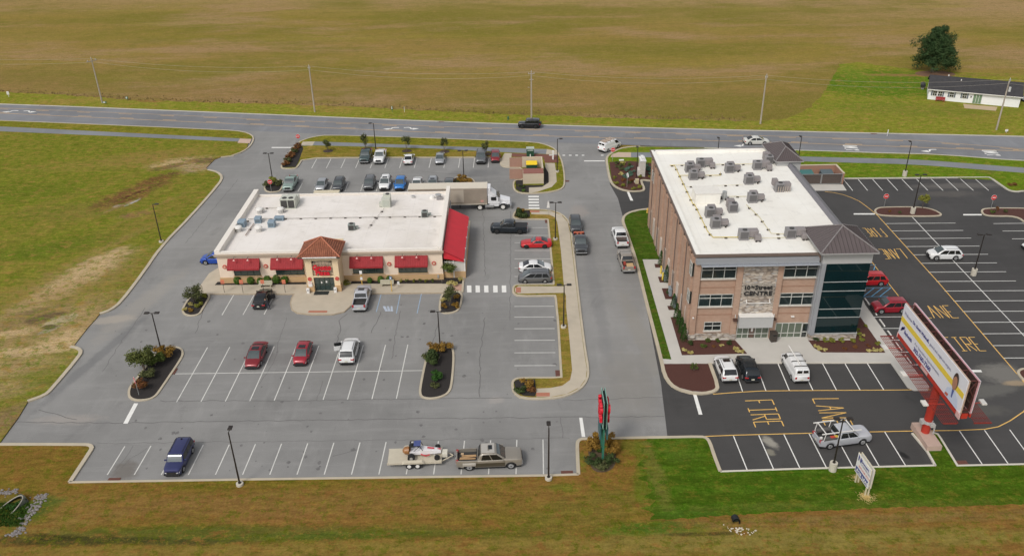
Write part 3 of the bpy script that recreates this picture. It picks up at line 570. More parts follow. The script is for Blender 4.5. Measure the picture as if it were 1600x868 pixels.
stalls(s, (1318, 280.3), (1523.5, 279.2), (1332.3, 297.6), (1544.7, 297.6), 10, z)
y0 = Vector(G(1384, 349.2)); y1 = Vector(G(1567.5, 558.9))
for i in range(15):
    a = y0.lerp(y1, i / 14); line(s, a, (a.x + 10.9, a.y - .25), .11, z)
line(s, G(1424.4, 338), G(1600, 524.2), .11, z + .003); e = Vector(G(1600, 524.2)); line(s, G(1600, 524.2), (e.x + .3, e.y - 14), .11, z + .003)
a0 = Vector(G(1552.3, 349.2))
for i in range(9): line(s, (a0.x + .04 * i, a0.y - 2.72 * i), (a0.x + 5.6, a0.y - 2.72 * i - .1), .11, z)
yl = [Vector(G(1361.2, 407.7)), Vector(G(1416.6, 478.4))]
ydir = (yl[1] - yl[0]).normalized()
def yx(y): return yl[0].x + (y - yl[0].y) / ydir.y * ydir.x
for py in (495, 513, 531.4, 550.4, 570.6):
    Y = G(1400, py)[1]; line(s, (yx(Y) - 5.5, Y + .1), (yx(Y), Y), .11, z)
struct(s.build('parking_stripes', WPAINT))
# fire lane lines
s = MB(); z = .014
def pl(pts, w=.12): ribbon(s, GG(pts), w, z)
pl([(1114, 615.4), (1150, 612.6), (1189, 610.4), (1260, 609.6), (1400, 608.9), (1454, 608.2)]); pl([(1096, 681.4), (1150, 679.2), (1260, 676.3), (1400, 673.3), (1454, 672.4), (1497.6, 671.8), (1539, 670), (1560, 666), (1578, 657), (1600, 642), (1615, 620)])
pl([(1289, 299.4), (1303, 301), (1317, 304), (1330, 308.6), (1342, 314), (1352, 321), (1362.5, 329.3), (1371.4, 336.8), (1464.7, 439.3), (1600, 596.5), (1640, 645)]); pl([(1361.2, 407.7), (1416.6, 478.4), (1454, 526), (1510, 598)])
LET = {'F': [((0, 0), (0, 1)), ((0, 1), (1, 1)), ((0, .5), (.55, .5))], 'I': [((.5, 0), (.5, 1)), ((.1, 0), (.9, 0)), ((.1, 1), (.9, 1))], 'R': [((0, 0), (0, 1)), ((0, 1), (1, 1)), ((1, 1), (1, .5)), ((1, .5), (0, .5)), ((.35, .5), (1, 0))],
       'E': [((0, 0), (0, 1)), ((0, 1), (1, 1)), ((0, .5), (.6, .5)), ((0, 0), (1, 0))], 'L': [((0, 0), (0, 1)), ((0, 0), (1, 0))], 'A': [((0, 0), (.5, 1)), ((.5, 1), (1, 0)), ((.25, .5), (.75, .5))], 'N': [((0, 0), (0, 1)), ((0, 1), (1, 0)), ((1, 0), (1, 1))],
       'O': [((0, 0), (0, 1)), ((0, 1), (1, 1)), ((1, 1), (1, 0)), ((1, 0), (0, 0))], 'Y': [((0, 1), (.5, .5)), ((1, 1), (.5, .5)), ((.5, .5), (.5, 0))]}
def lettering(mb, word, O, U, E, w, z, gap=.42):
    O, U, E = Vector(G(*O)), Vector(G(*U)), Vector(G(*E)); n = len(word); cw = 1 / (n + gap * (n - 1)); X = E - O; Y = U - O
    for i, ch in enumerate(word):
        x0 = i * cw * (1 + gap)
        for a, b in LET[ch]:
            line(mb, O + X * (x0 + a[0] * cw) + Y * a[1], O + X * (x0 + b[0] * cw) + Y * b[1], w, z); z += .0004
lettering(s, 'FIRE', (1164.2, 625.8), (1206.3, 624.2), (1180.6, 667), .12, z); lettering(s, 'LANE', (1269.5, 622.6), (1310.6, 622.2), (1289.5, 664), .12, z)
lettering(s, 'FIRE', (1374.9, 356.8), (1387.1, 369.5), (1347, 356.6), .12, z, .7); lettering(s, 'LANE', (1406, 388.6), (1418, 403.6), (1372, 389.5), .12, z)
lettering(s, 'LANE', (1446, 496.5), (1431, 477.5), (1498, 496.3), .12, z); lettering(s, 'FIRE', (1488, 547.8), (1471.5, 526.7), (1541, 547.8), .12, z)
struct(s.build('fire_lane_marking', YPAINT))
# accessible bays
s = MB(); z = .010
for (a, b) in (((595.8, 458), (588, 487)), ((625.8, 457), (619.3, 489.5)), ((658.7, 457.4), (651.8, 489.2))): line(s, G(*a), G(*b), .11, z)
struct(s.build('parking_stripes', mat('pale_blue_paint', (.28, .38, .50), .8, var=.3, scale=1.5)))
s = MB()
for k in (0, .35, .7):
    s.sheet(GG([(598 + 18 * k, 478), (602 + 16 * k, 478), (606 + 12 * k, 486), (602 + 12 * k, 486)]), .009)
struct(s.build('accessible_marking', mat('worn_blue_white', (.40, .45, .52), .8, var=.4, scale=2)))
s = MB(); z = .012
for py in (449.4, 463.2, 413.5): Y = G(1380, py)[1]; line(s, (yx(Y) - 6.0, Y + .1), (yx(Y) - .1, Y), .08, z)
Y0, Y1 = G(1380, 463.2)[1], G(1380, 449.4)[1]
for k in range(4):
    x = yx(Y0) - 6.0 + k * 1.15; line(s, (x, Y0 + .05), (x + 2.4, Y1 - .05), .09, z + .002)
Y0, Y1 = G(1360, 424)[1], G(1360, 413.5)[1]
for k in range(5): x = yx(Y0) - 4.8 + k * 1.0; line(s, (x, Y0 + .05), (x + 1.0, Y1 - .05), .11, z + .002)
s.sheet(GG([(1383, 438), (1388, 445), (1380, 446), (1378, 440)]), z)
struct(s.build('accessible_bay_marking', BPAINT))
# highway lines and arrows
s = MB(); z = .018
def rl(pts, w, dash=None):
    pts = extpx(pts)
    p = [Vector(q) for q in GG(pts)]
    if not dash:
        ribbon(s, [tuple(q) for q in p], w, z); return
    acc = 0
    for i in range(len(p) - 1):
        L = (p[i + 1] - p[i]).length; d = (p[i + 1] - p[i]) / L; tt = -acc
        while tt < L:
            a = max(tt, 0); b = min(tt + dash[0], L)
            if b > a: line(s, p[i] + d * a, p[i] + d * b, w, z)
            tt += dash[0] + dash[1]
        acc = L - (tt - dash[0] - dash[1])
U1 = [(-150, 163), (0, 168.8), (75, 171.8), (162, 175.3), (245, 178.8), (332, 182.6), (400, 186.3), (700, 198.2), (980, 205.6), (1229, 213.4), (1435, 219.5), (1600, 233)]
U2 = [(-150, 171), (0, 177), (400, 195), (700, 208.2), (980, 216.3), (1250, 223.6), (1600, 236.3), (1740, 243)]
rl(U1, .13); rl(U2, .17)
off = lambda P, d: [(a, b + d) for a, b in P]
rl(off(U1, 1.5), .20, (3.2, 7.0)); rl(off(U2, -1.4), .20, (3.2, 7.0))
struct(s.build('lane_marking', YPAINT2))
s = MB(); z = .018
lettering(s, 'ONLY', (1319, 234.6), (1321, 227.6), (1340, 234.8), .3, z); 
s.v = []; s.f = []
def arrow(px, py, ln=2.9, flip=1, bend=1):
    x, y = G(px, py); d = -.12
    def q(u, v): return (x + (u * math.cos(d) - v * math.sin(d)) * flip, y + (u * math.sin(d) + v * math.cos(d)))
    c = MB(); ribbon(c, chaikin([q(-ln / 2 + 1, -.55), q(0, -.5), q(.1, .5), q(ln / 2, .55)], False, 2), .32, z)
    s.add(c.v, c.f); s.sheet([q(-ln / 2 + 1.1, -1.1), q(-ln / 2 + 1.1, 0), q(-ln / 2 - .3, -.55)], z)
arrow(612, 200.5); arrow(642, 200.3, flip=-1); arrow(17, 174); arrow(46, 174.2, flip=-1); arrow(1452, 235); arrow(1160, 226.5)
for cx, cy in ((1330, 231), (1549, 239)):
    for i, ch in enumerate('ONLY'):
        x, y = G(cx, cy); d = -.13
        for a, b in LET[ch]:
            def q(p): u = -1.2 + p[1] * 2.4; v = 1.3 - i * .72 - p[0] * .5; return (x + u * math.cos(d) - v * math.sin(d), y + u * math.sin(d) + v * math.cos(d))
            line(s, q(a), q(b), .26, z + .0002 * i)
struct(s.build('road_arrow_marking', WPAINT))
# tar seams and cracks in the old asphalt
s = MB(); z = .003; R = random.Random(3)
def crack(pts, w=.06, jit=.12):
    p = []; q = [Vector(v) for v in GG(pts)]
    for i in range(len(q) - 1):
        k = max(2, int((q[i + 1] - q[i]).length / .7))
        for j in range(k): v = q[i].lerp(q[i + 1], j / k); p.append((v.x + R.uniform(-jit, jit), v.y + R.uniform(-jit, jit)))
    p.append(tuple(q[-1])); ribbon(s, p, w, z)
for c_ in ([(448, 495), (436, 530), (430, 560), (405, 600)], [(543, 490), (530, 500), (531, 515), (526, 535)], [(596, 487), (588, 505), (580, 520)], [(625, 485), (617, 530), (612, 560)], [(684, 505), (676, 535)], [(505, 595), (495, 625)], [(798, 330), (797, 500)], [(757, 495), (750, 560), (750, 620)],
           [(250, 626), (500, 625), (700, 622), (800, 621)], [(20, 659), (200, 660), (400, 657), (700, 653), (1038, 650)], [(150, 692), (300, 690.5), (500, 688), (890, 684)], [(228, 480), (185, 540), (160, 580)], [(60, 640), (120, 655)], [(210, 695), (196, 715), (180, 735)], [(230, 700), (205, 715), (190, 730)], [(876, 652), (879, 684)], [(880, 625), (1037, 620)],
           [(290, 380), (330, 330), (372, 280)], [(318, 484), (305, 520)], [(755, 330), (758, 430)], [(560, 700), (520, 712)], [(660, 268), (760, 276)]):
    crack(c_, w=R.choice((.05, .07, .09)))
struct(s.build('tar_cracks', mat('tar', (.115, .11, .105), .7, var=.4)))
s = MB()
for i in range(110):
    q = G(R.uniform(180, 880), R.uniform(470, 735)); r = R.uniform(.06, .26)
    s.sheet([(q[0] + r * math.cos(a) * R.uniform(.6, 1.2), q[1] + 1.2 * r * math.sin(a) * R.uniform(.6, 1.2)) for a in [k * .7 for k in range(9)]], .0035)
struct(s.build('oil_stains', mat('oil_stain', (.135, .13, .125), .7, var=.5)))
# storm drains (iron grates at the curb)
DR = mat('rusty_grate', (.13, .05, .035), .7, var=.4, scale=6)
for q, lb_ in (((872.5, 583), 'rusty grate at the foot of the long stall row beside the drive island'), ((884, 283), 'rusty grate at the curb beside the dumpster island'), ((271, 580), 'rusty grate beside the tree island of the restaurant lot'), ((178, 749.5), 'rusty curb grate at the left end of the bottom stalls'), ((886, 738.5), 'rusty curb grate at the right end of the bottom stalls'), ((855, 346), 'rusty grate beside the top stall of the drive island'),
              ((66, 164.8), 'rusty curb grate at the far left of the highway'), ((690, 190.6), 'rusty curb grate on the highway left of the black off-road car'), ((1365, 209), 'rusty curb grate on the highway in front of the white house'), ((482, 247.5), 'rusty curb grate left of the back parking row'), ((1502, 722.5), 'rusty curb grate in the stalls below the billboard')):
    x, y = G(*q); w = (1.2, .6) if 'curb' in lb_ else (.7, 1.2)
    d = MB().box((x, y, .03 if q[1] > 200 else .06), (w[0], w[1], .05))
    for k in range(5): d.box((x + (k - 2) * w[0] / 6, y, .06 if q[1] > 200 else .09), (.03, w[1] * .85, .02))
    tag(d.build('storm_drain', DR), lb_, 'storm drain', 'storm drains')
# ======================= RESTAURANT =======================
STUC = mat('tan_stucco', (.74, .61, .48), .9, var=.07, scale=1.5)
STUCD = mat('dark_tan_stucco', (.50, .33, .17), .9, var=.08, scale=1.5)
def roofmat(name, base, dirt, seam=3.0):
    t = NT(name); a = t.noise(.12, 6, .65); b = t.noise(.8, 5, .7, off=7); c0 = t.noise(5, 4, .6)
    col = t.mix(t.rng(a, .38, .68, 0, .9), base, dirt); col = t.mix(t.rng(t.noise(.35, 7, .75, .5, 1.5, off=99), .54, .72, 0, .5), col, tuple(x * .82 for x in dirt)); col = t.mix(t.rng(b, .54, .78, 0, .6), col, tuple(x * .75 for x in dirt)); col = t.mix(t.rng(c0, .3, .8, 0, .12), col, dirt)
    w = t.n.new('ShaderNodeTexWave'); w.bands_direction = 'X'; w.wave_profile = 'SAW'; w.inputs['Scale'].default_value = .3142 / seam * 1.0
    w.inputs['Distortion'].default_value = 0; t.L(t.pos, w.inputs['Vector'])
    col = t.mix(t.rng(w.outputs['Fac'], .97, .99, 0, .22), col, tuple(x * .6 for x in base))
    return t.finish(col, .6, None, spec=.3)
ROOFW = roofmat('white_roof_membrane', (.78, .735, .69), (.66, .61, .55))
ROOFW2 = roofmat('bright_roof_membrane', (.83, .81, .75), (.76, .73, .66), 2.6)
COPE = mat('cream_coping', (.70, .63, .52), .6, var=.05)
RED = mat('red_awning_cloth', (.27, .014, .018), .75, var=.3, scale=2)
REDB = mat('bright_red_tarp', (.58, .022, .035), .65, var=.14, scale=.8)
GLASSD = emissive_free_glass('dark_window_glass', (.018, .024, .022))
GLASSG = emissive_free_glass('green_window_glass', (.035, .055, .05))
FRAMED = mat('dark_green_frame', (.03, .05, .04), .5)
REDL = mat('red_sign_letters', (.62, .012, .03), .5, var=.05)
STEEL = mat('galvanized_steel', (.42, .43, .42), .45, .5, var=.15)
BLACKM = mat('black_metal', (.016, .015, .014), .5, var=.2)
WHITEM = mat('white_metal', (.72, .70, .66), .5, var=.05)
rest = empty('restaurant', (-25.2, 116.4, 0), 0, 'single storey tan restaurant with flat white roof, red awnings and tiled entrance tower', 'restaurant')
RX, RY = -25.2, 116.4
def rb(mb): 
    mb.v = [(a - RX, b - RY, c) for a, b, c in mb.v]; return mb
x0, x1, y0, y1, H = -41.1, -9.7, 106.1, 127.0, 5.0
b = MB().box(((x0 + x1) / 2, (y0 + y1) / 2, 2.2), (x1 - x0, y1 - y0, 4.4))
rb(b).build('wall', STUC, rest)
b = MB()   # lower tan band
b.box(((x0 + x1) / 2, y0 - .03, .5), (x1 - x0 + .12, .12, 1.0)); b.box((x0 - .03, (y0 + y1) / 2 + .1, .5), (.12, y1 - y0, 1.0)); b.box((x1 + .03, (y0 + y1) / 2 + .1, .5), (.12, y1 - y0, 1.0))
rb(b).build('wall_base', STUCD, rest)
b = MB().box(((x0 + x1) / 2, (y0 + y1) / 2, 4.44), (x1 - x0 - .7, y1 - y0 - .7, .1)); rb(b).build('roof', ROOFW, rest)
b = MB(); b.box((x0 + .25, (y0 + y1) / 2 + .3, 4.86), (.75, y1 - y0 + .9, .94)); b.box((x1 - .25, (y0 + y1) / 2 + .3, 4.86), (.6, y1 - y0 + .9, .94))
b.box(((x0 + x1) / 2, y0 + .05, 4.76), (x1 - x0 - .3, .5, .64)); b.box(((x0 + x1) / 2, y1 - .05, 4.56), (x1 - x0 - .3, .3, .3))
rb(b).build('parapet', mat('roof_white_edge', (.76, .71, .64), .6, var=.06), rest)
b = MB(); b.box(((x0 + x1) / 2, y0 - .26, 4.62), (x1 - x0 + .5, .14, .30)); b.box(((x0 + x1) / 2, y0 - .20, 4.38), (x1 - x0 + .3, .1, .14))
rb(b).build('cornice', mat('taupe_cornice', (.42, .34, .26), .7, var=.08), rest)
# windows with awnings
for wx0, wx1, aw0, aw1 in ((-39.0, -35.4, -39.6, -35.15), (-33.1, -29.2, -33.6, -29.1), (-22.3, -18.1, -22.6, -17.95), (-15.9, -11.9, -16.3, -11.7)):
    w = rb(MB().box(((wx0 + wx1) / 2, y0 - .02, 2.1), (wx1 - wx0, .08, 1.45))).build('window', GLASSG, rest)
    f = MB()
    for k in range(5): f.box((wx0 + (wx1 - wx0) * k / 4, y0 - .08, 2.1), (.07, .06, 1.5))
    f.box(((wx0 + wx1) / 2, y0 - .08, 1.36), (wx1 - wx0, .07, .08)); f.box(((wx0 + wx1) / 2, y0 - .08, 2.85), (wx1 - wx0, .07, .08))
    rb(f).build('window_frame', FRAMED, w)
    rb(MB().box(((wx0 + wx1) / 2, y0 - .12, 1.27), (wx1 - wx0 + .3, .2, .08))).build('sill', STUCD, w)
    a = MB(); zt, zb, dp = 4.0, 2.85, 1.05; n = 14
    for k in range(n):   # scalloped ribs of the awning
        xa = aw0 + (aw1 - aw0) * k / n; xb = aw0 + (aw1 - aw0) * (k + 1) / n; xm = (xa + xb) / 2
        a.add([(xa, y0 - .06, zt), (xm, y0 - .06, zt + .02), (xb, y0 - .06, zt), (xa, y0 - dp, zb), (xm, y0 - dp - .01, zb + .02), (xb, y0 - dp, zb), (xa, y0 - dp, zb - .22), (xm, y0 - dp - .01, zb - .22), (xb, y0 - dp, zb - .22)],
              [(0, 3, 4, 1), (1, 4, 5, 2), (3, 6, 7, 4), (4, 7, 8, 5)])
    for xx in (aw0, aw1): a.add([(xx, y0 - .06, zt), (xx, y0 - dp, zb), (xx, y0 - dp, zb - .2), (xx, y0 - .06, zb - .2)], [(0, 1, 2, 3)])
    rb(a).build('awning', RED, rest)
    for k in (.25, .68):
        lx = aw0 + (aw1 - aw0) * k
        l = MB().tube([(lx, y0 - .05, 4.35), (lx, y0 - .55, 4.5), (lx, y0 - .75, 4.2)], .03, 6); 
        lo = rb(l).build('lamp_arm', BLACKM, rest)
        rb(MB().tube([(lx, y0 - .72, 4.22), (lx, y0 - .82, 4.02)], [.06, .17], 10)).build('lamp_shade', mat('pink_lamp_shade', (.70, .42, .38), .5), lo)
# round medallions on the wall
for mx in (-40.2, -34.45, -17.15, -10.9):
    m_ = MB().tube([(mx, y0 - .02, 2.75), (mx, y0 - .12, 2.75)], .30, 16); o = rb(m_).build('medallion', mat('medallion_red', (.5, .08, .06), .6), rest)
    rb(MB().tube([(mx, y0 - .11, 2.75), (mx, y0 - .15, 2.75)], .16, 12)).build('medallion_centre', mat('medallion_cream', (.6, .42, .3), .6), o)
# portico tower
px0, px1, py0, pz = -28.2, -23.7, 103.3, 5.55
b = MB(); b.box((px0 + .45, (py0 + y0) / 2, pz / 2), (.9, y0 - py0 + .02, pz)); b.box((px1 - .4, (py0 + y0) / 2, pz / 2), (.8, y0 - py0 + .02, pz)); b.box(((px0 + px1) / 2, (py0 + y0) / 2, pz - .35), (px1 - px0 - .02, y0 - py0 - .02, .7))
b.box(((px0 + px1) / 2, (py0 + y0) / 2 + 2.0, 4.9), (px1 - px0 - .04, 4.0, 1.3))
b.box(((px0 + px1) / 2, py0 + .2, 2.42), (px1 - px0 - .1, .38, .28))
rb(b).build('entrance_tower', mat('tower_stucco', (.72, .57, .37), .9, var=.06), rest)
b = MB(); b.box((px0 + .4, py0 + .3, .5), (.98, .9, 1.0)); b.box((px1 - .35, py0 + .3, .5), (.86, .9, 1.0)); rb(b).build('tower_base', STUCD, rest)
cx = (px0 + px1) / 2 + .03
# arched lattice window
arch = [(cx - 1.42, 2.6)] + [(cx - 1.42 * math.cos(a), 4.15 + .72 * math.sin(a)) for a in [math.pi * k / 12 for k in range(13)]] + [(cx + 1.42, 2.6)]
b = MB(); b.add([(x, py0 + .24, z) for x, z in arch], [tuple(range(len(arch)))]); w = rb(b).build('arched_window', mat('arched_window_cream', (.60, .48, .34), .6), rest)
b = MB().tube([(x, py0 + .02, z) for x, z in arch], .035, 6)
for k in range(1, 6):
    xx = cx - 1.42 + 2.84 * k / 6; zz = 4.15 + .72 * math.sqrt(max(0, 1 - ((xx - cx) / 1.42) ** 2)); b.tube([(xx, py0 + .02, 2.6), (xx, py0 + .02, zz)], .02, 6)
for zz in (2.6, 3.15, 3.7, 4.2): b.tube([(cx - 1.42, py0 + .03, zz), (cx + 1.42, py0 + .03, zz)], .02, 6)
rb(b).build('lattice', FRAMED, w)
s1 = text_mesh('Grotto', 1, .16, REDL, 'lettering', rest, (cx - 1.25 - RX, py0 - .12 - RY, 3.45), (1, 0, 0), (0, 0, 1), fit=2.5, height=.82, bold=.035)
s2 = text_mesh('Pizza', 1, .16, REDL, 'lettering', rest, (cx - .95 - RX, py0 - .14 - RY, 2.72), (1, 0, 0), (0, 0, 1), fit=1.95, height=.66, bold=.035)
b = MB().box((cx, py0 + .3, 1.16), (2.9, .08, 2.25)); d = rb(b).build('entrance_doors', GLASSG, rest)
b = MB()
for k in (-1.42, -.72, 0, .72, 1.42): b.box((cx + k, py0 + .23, 1.16), (.08, .07, 2.3))
for zz in (.08, 1.05, 2.28): b.box((cx, py0 + .22, zz), (2.9, .06, .09))
rb(b).build('door_frame', FRAMED, d)
rb(MB().box((cx + .3, py0 + .17, 1.5), (.2, .02, .28))).build('door_notice', WHITEM, d); rb(MB().box((cx - .38, py0 + .17, 1.4), (.16, .02, .3))).build('door_notice', WHITEM, d)
for sx in (px0 + .38, px1 - .35):
    o = rb(MB().tube([(sx, py0 - .02, 2.1), (sx, py0 - .12, 2.1)], .28, 14)).build('medallion', MATS['medallion_red'], rest)
o = rb(MB().box((px0 + .4, py0 - .2, 1.35), (.52, .05, .75))).build('notice_board', WHITEM, rest)
for zz in (1.5,): rb(MB().box((px0 + .3, py0 - .235, 1.55), (.12, .02, .12)).box((px0 + .5, py0 - .235, 1.55), (.12, .02, .12))).build('notice_mark', REDL, o)
# tiled hip roof
TILE = None
t = NT('terracotta_tiles'); w = t.n.new('ShaderNodeTexWave'); w.bands_direction = 'X'; w.inputs['Scale'].default_value = 1.15; w.inputs['Distortion'].default_value = .3; t.L(t.pos, w.inputs['Vector'])
nz = t.noise(2.2, 4, .6); nn = t.noise(9, 3, .6)
col = t.mix(t.rng(nz, .3, .7), (.20, .07, .038), (.31, .115, .062)); col = t.mix(t.rng(nn, .5, .75, 0, .6), col, (.17, .06, .035)); col = t.mix(t.rng(w.outputs['Fac'], .0, .28, .6, 0), col, (.09, .03, .02))
TILE = t.finish(col, .8, w.outputs['Fac'], .8, .08)
ex0, ex1, ey0, ey1, ez = -28.95, -23.15, 102.55, 107.2, 5.75; ap = (-26.1, 105.6, 7.35)
b = MB().add([(ex0, ey0, ez), (ex1, ey0, ez), (ex1, ey1, ez), (ex0, ey1, ez), ap], [(0, 1, 4), (1, 2, 4), (2, 3, 4), (3, 0, 4), (3, 2, 1, 0)])
r = rb(b).build('tile_roof', TILE, rest)
b = MB()
for e in ((ex0, ey0), (ex1, ey0), (ex1, ey1), (ex0, ey1)): b.tube([(e[0], e[1], ez + .04), (ap[0], ap[1], ap[2] + .04)], .09, 6)
rb(b).build('ridge_tiles', mat('ridge_terracotta', (.42, .15, .085), .8, var=.25, scale=6), r)
b = MB().box((cx, ey0 - .04, ez - .02), (4.6, .12, .12)); rb(b).build('gutter', WHITEM, rest)
b = MB().box(((ex0 + ex1) / 2, (ey0 + ey1) / 2, ez - .11), (ex1 - ex0 - .1, ey1 - ey0 - .1, .18)); rb(b).build('eaves', FRAMED, rest)
# patio with big red tarp roof, on the east side
b = MB(); ax = -9.5; A0, A1 = 106.3, 120.9
b.add([(ax, A0, 4.5), (ax, A1 + .0, 4.5), (-6.5, A1, 2.95), (-6.7, A0, 2.95), (ax, A0, 4.42), (ax, A1, 4.42), (-6.5, A1, 2.87), (-6.7, A0, 2.87)], [(0, 3, 2, 1), (4, 5, 6, 7), (0, 4, 7, 3), (1, 2, 6, 5), (3, 7, 6, 2)])
b.add([(ax, A0, 4.5), (-6.7, A0, 2.95), (-6.7, A0, 2.7), (ax, A0, 3.3)], [(0, 1, 2, 3)])
rb(b).build('patio_roof', REDB, rest)
b = MB().box((-8.1, 106.6, .55), (3.1, .2, 1.1)); b.box((-6.65, 113.7, .55), (.2, 14, 1.1)); rb(b).build('patio_wall', STUCD, rest)
b = MB(); b.box((-8.1, 106.62, 1.9), (2.9, .04, 1.6)); b.box((-6.65, 113.7, 1.95), (.04, 13.8, 1.7)); rb(b).build('patio_curtain', mat('clear_vinyl_curtain', (.58, .55, .50), .35, var=.1), rest)
b = MB(); 
for yy in (106.6, 110.1, 113.6, 117.1, 120.6): b.box((-6.63, yy, 1.5), (.14, .14, 3.0))
b.box((-8.2, 106.55, 1.5), (.12, .12, 3.0)); rb(b).build('patio_post', WHITEM, rest)
b = MB(); b.box((x1 + .1, 124.5, 2.2), (.1, 2.4, 3)); rb(b).build('service_door', mat('grey_door', (.3, .3, .3), .6), rest)
rb(MB().box((-10.4, 106.0, .7), (.25, .2, .5))).build('meter_box', STEEL, rest)

# rooftop equipment of the restaurant (each lifts off its curb)
def fan_top(mb, x, y, z, r): mb.tube([(x, y, z), (x, y, z + .1)], r, 14)
ACW = mat('cream_hvac_metal', (.50, .51, .44), .5, var=.08); ACG = mat('green_grey_hvac_metal', (.24, .27, .25), .5, var=.1); ACB = mat('blue_grey_duct', (.22, .29, .35), .5, var=.12); GR = mat('dark_grille', (.05, .048, .045), .7, var=.3, scale=12)
ALU = mat('spun_aluminium', (.55, .54, .52), .35, .6, var=.08); CONDG = mat('condenser_grey', (.235, .225, .225), .55, var=.12); CONDB = mat('condenser_brown_grey', (.24, .215, .21), .6, var=.12)
def hv(name, loc, rz, lab, group=None): return empty(name, loc, rz, lab, 'hvac unit', group)
RZ = 4.49
e = hv('air_conditioner', (-34.5, 122.6, RZ), 0, 'large cream twin fan air conditioner at the back left of the restaurant roof')
MB().box((0, 0, .85), (2.3, 1.9, 1.5)).box((0, 0, .05), (2.4, 2.0, .1)).build('housing', ACW, e); 
MB().box((-.55, -.97, .8), (.95, .05, 1.25)).box((.55, -.97, .8), (.95, .05, 1.25)).build('grille', GR, e)
for k in (-.5, .5): fm = MB(); fm.tube([(k, -.4, 1.6), (k, -.4, 1.68)], .36, 16); fm.build('fan', GR, e)
MB().box((.3, 1.6, .6), (1.8, 1.3, 1.1)).build('duct', ACW, e)
e = hv('air_handler', (-19.3, 122.0, RZ), 0, 'tall pale green air handler at the rear middle of the restaurant roof')
MB().box((0, 0, .7), (1.3, 1.1, 1.4)).box((.1, .75, 1.0), (1.2, .6, 1.5)).box((-.85, 0, .4), (.45, .8, .6)).build('housing', ACW, e); f = MB(); fan_top(f, .2, .7, 1.75, .3); f.build('fan', GR, e)
MB().box((0, -.57, .7), (1.0, .03, 1.0)).build('panel', mat('pale_panel', (.42, .44, .38), .5), e)
def condenser(x, y, lab):
    e = hv('condenser', (x, y, RZ), 0, lab)
    MB().box((0, 0, .5), (.95, .9, .9)).build('housing', ACG, e, bevel=.04); MB().box((0, -.47, .5), (.75, .04, .7)).build('grille', GR, e); f = MB(); fan_top(f, 0, 0, .95, .3); f.build('fan', GR, e)
    MB().box((.75, .15, .3), (.4, .3, .45)).build('service_box', ACG, e)
condenser(-23.4, 113.8, 'small square condenser behind the tiled tower on the restaurant roof'); condenser(-13.0, 117.9, 'small square condenser near the right edge of the restaurant roof')
for (x, y, s_, lab) in ((-40.0, 115.7, (1.1, 1.3, .95), 'blue grey duct box next to the left parapet of the restaurant roof'), (-37.9, 116.9, (.95, 1.0, .9), 'blue grey duct box in the middle of the left roof cluster'), (-35.5, 115.4, (1.0, 1.1, .95), 'nearest blue grey duct box on the right of the left roof cluster'), (-34.9, 117.6, (1.4, .8, .6), 'long low blue grey duct box behind another box on the roof')):
    e = hv('duct_box', (x, y, RZ), 0, lab, 'blue grey duct boxes on the restaurant roof'); MB().box((0, 0, s_[2] / 2), s_).build('housing', ACB, e, bevel=.05); MB().box((0, -s_[1] / 2 - .02, s_[2] * .5), (s_[0] * .7, .03, s_[2] * .5)).build('grille', mat('blue_grille', (.12, .16, .19), .6), e)
for (x, y, lab) in ((-40.0, 113.8, 'white mushroom vent nearest the left parapet'), (-37.0, 113.7, 'white mushroom vent in front of the two duct boxes'), (-38.5, 120.2, 'white twin vent behind the duct boxes by the left parapet'), (-35.3, 120.2, 'white twin vent in front of the cream air conditioner')):
    e = hv('roof_vent', (x, y, RZ), 0, lab, 'mushroom vents on the restaurant roof'); MB().tube([(0, 0, 0), (0, 0, .55)], [.42, .36], 14).build('base', ALU, e, 40); MB().tube([(0, 0, .55), (0, 0, .62), (0, 0, .85), (0, 0, .98)], [.36, .55, .5, .2], 16).build('cap', WHITEM, e, 40)
    if y > 118: MB().box((.25, .3, .45), (.8, .25, .5)).build('hood', ALU, e)
e = hv('exhaust_fan', (-11.4, 124.6, RZ), 0, 'cluster of exhaust fans in the back right corner of the restaurant roof')
MB().box((.2, -.3, .25), (.9, .6, .4)).build('base', CONDG, e); MB().tube([(0, .1, 0), (0, .1, .7)], [.3, .5], 12).build('cap', ALU, e); MB().tube([(-1.0, .2, 0), (-1.0, .2, .35), (-1.0, .2, .5)], [.45, .4, .1], 12).build('bowl', WHITEM, e)
e = hv('roof_vent', (-15.4, 125.2, RZ), 0, 'low flat vent cap near the back edge of the restaurant roof'); MB().tube([(0, 0, 0), (0, 0, .3)], [.35, .3], 12).build('cap', ALU, e)
def pipeline(name, pts, z, r, m, mb_m, lab, step=2.2, cat='pipe'):
    e = empty(name, (pts[0][0], pts[0][1], z), 0, lab, cat); o = pts[0]; b = MB().tube([(p[0] - o[0], p[1] - o[1], .18) for p in pts], r, 6); b.build('pipe_run', m, e)
    for i in range(len(pts) - 1):
        a, c_ = Vector(pts[i]), Vector(pts[i + 1]); n = max(1, int((c_ - a).length / step))
        for j in range(n): p = a.lerp(c_, (j + .5) / n); MB().box((p.x - o[0], p.y - o[1], .09), (.34, .2, .16)).build('pipe_support', mb_m, e)
PIPEG = mat('grey_conduit', (.38, .35, .31), .5); BLK = mat('black_rubber_block', (.05, .04, .035), .8)
pipeline('gas_pipe', [(-39.6, 116.5), (-39.6, 117.8), (-10.4, 117.7)], RZ, .05, PIPEG, BLK, 'long grey pipe crossing the restaurant roof from side to side')
pipeline('gas_pipe', [(-39.7, 121.9), (-36.0, 121.8)], RZ, .04, PIPEG, BLK, 'short grey pipe running to the cream air conditioner')
pipeline('gas_pipe', [(-38.6, 112.2), (-38.4, 116.2)], RZ, .08, mat('pinkish_duct', (.42, .34, .29), .6), BLK, 'short pinkish pipe between the two front mushroom vents')
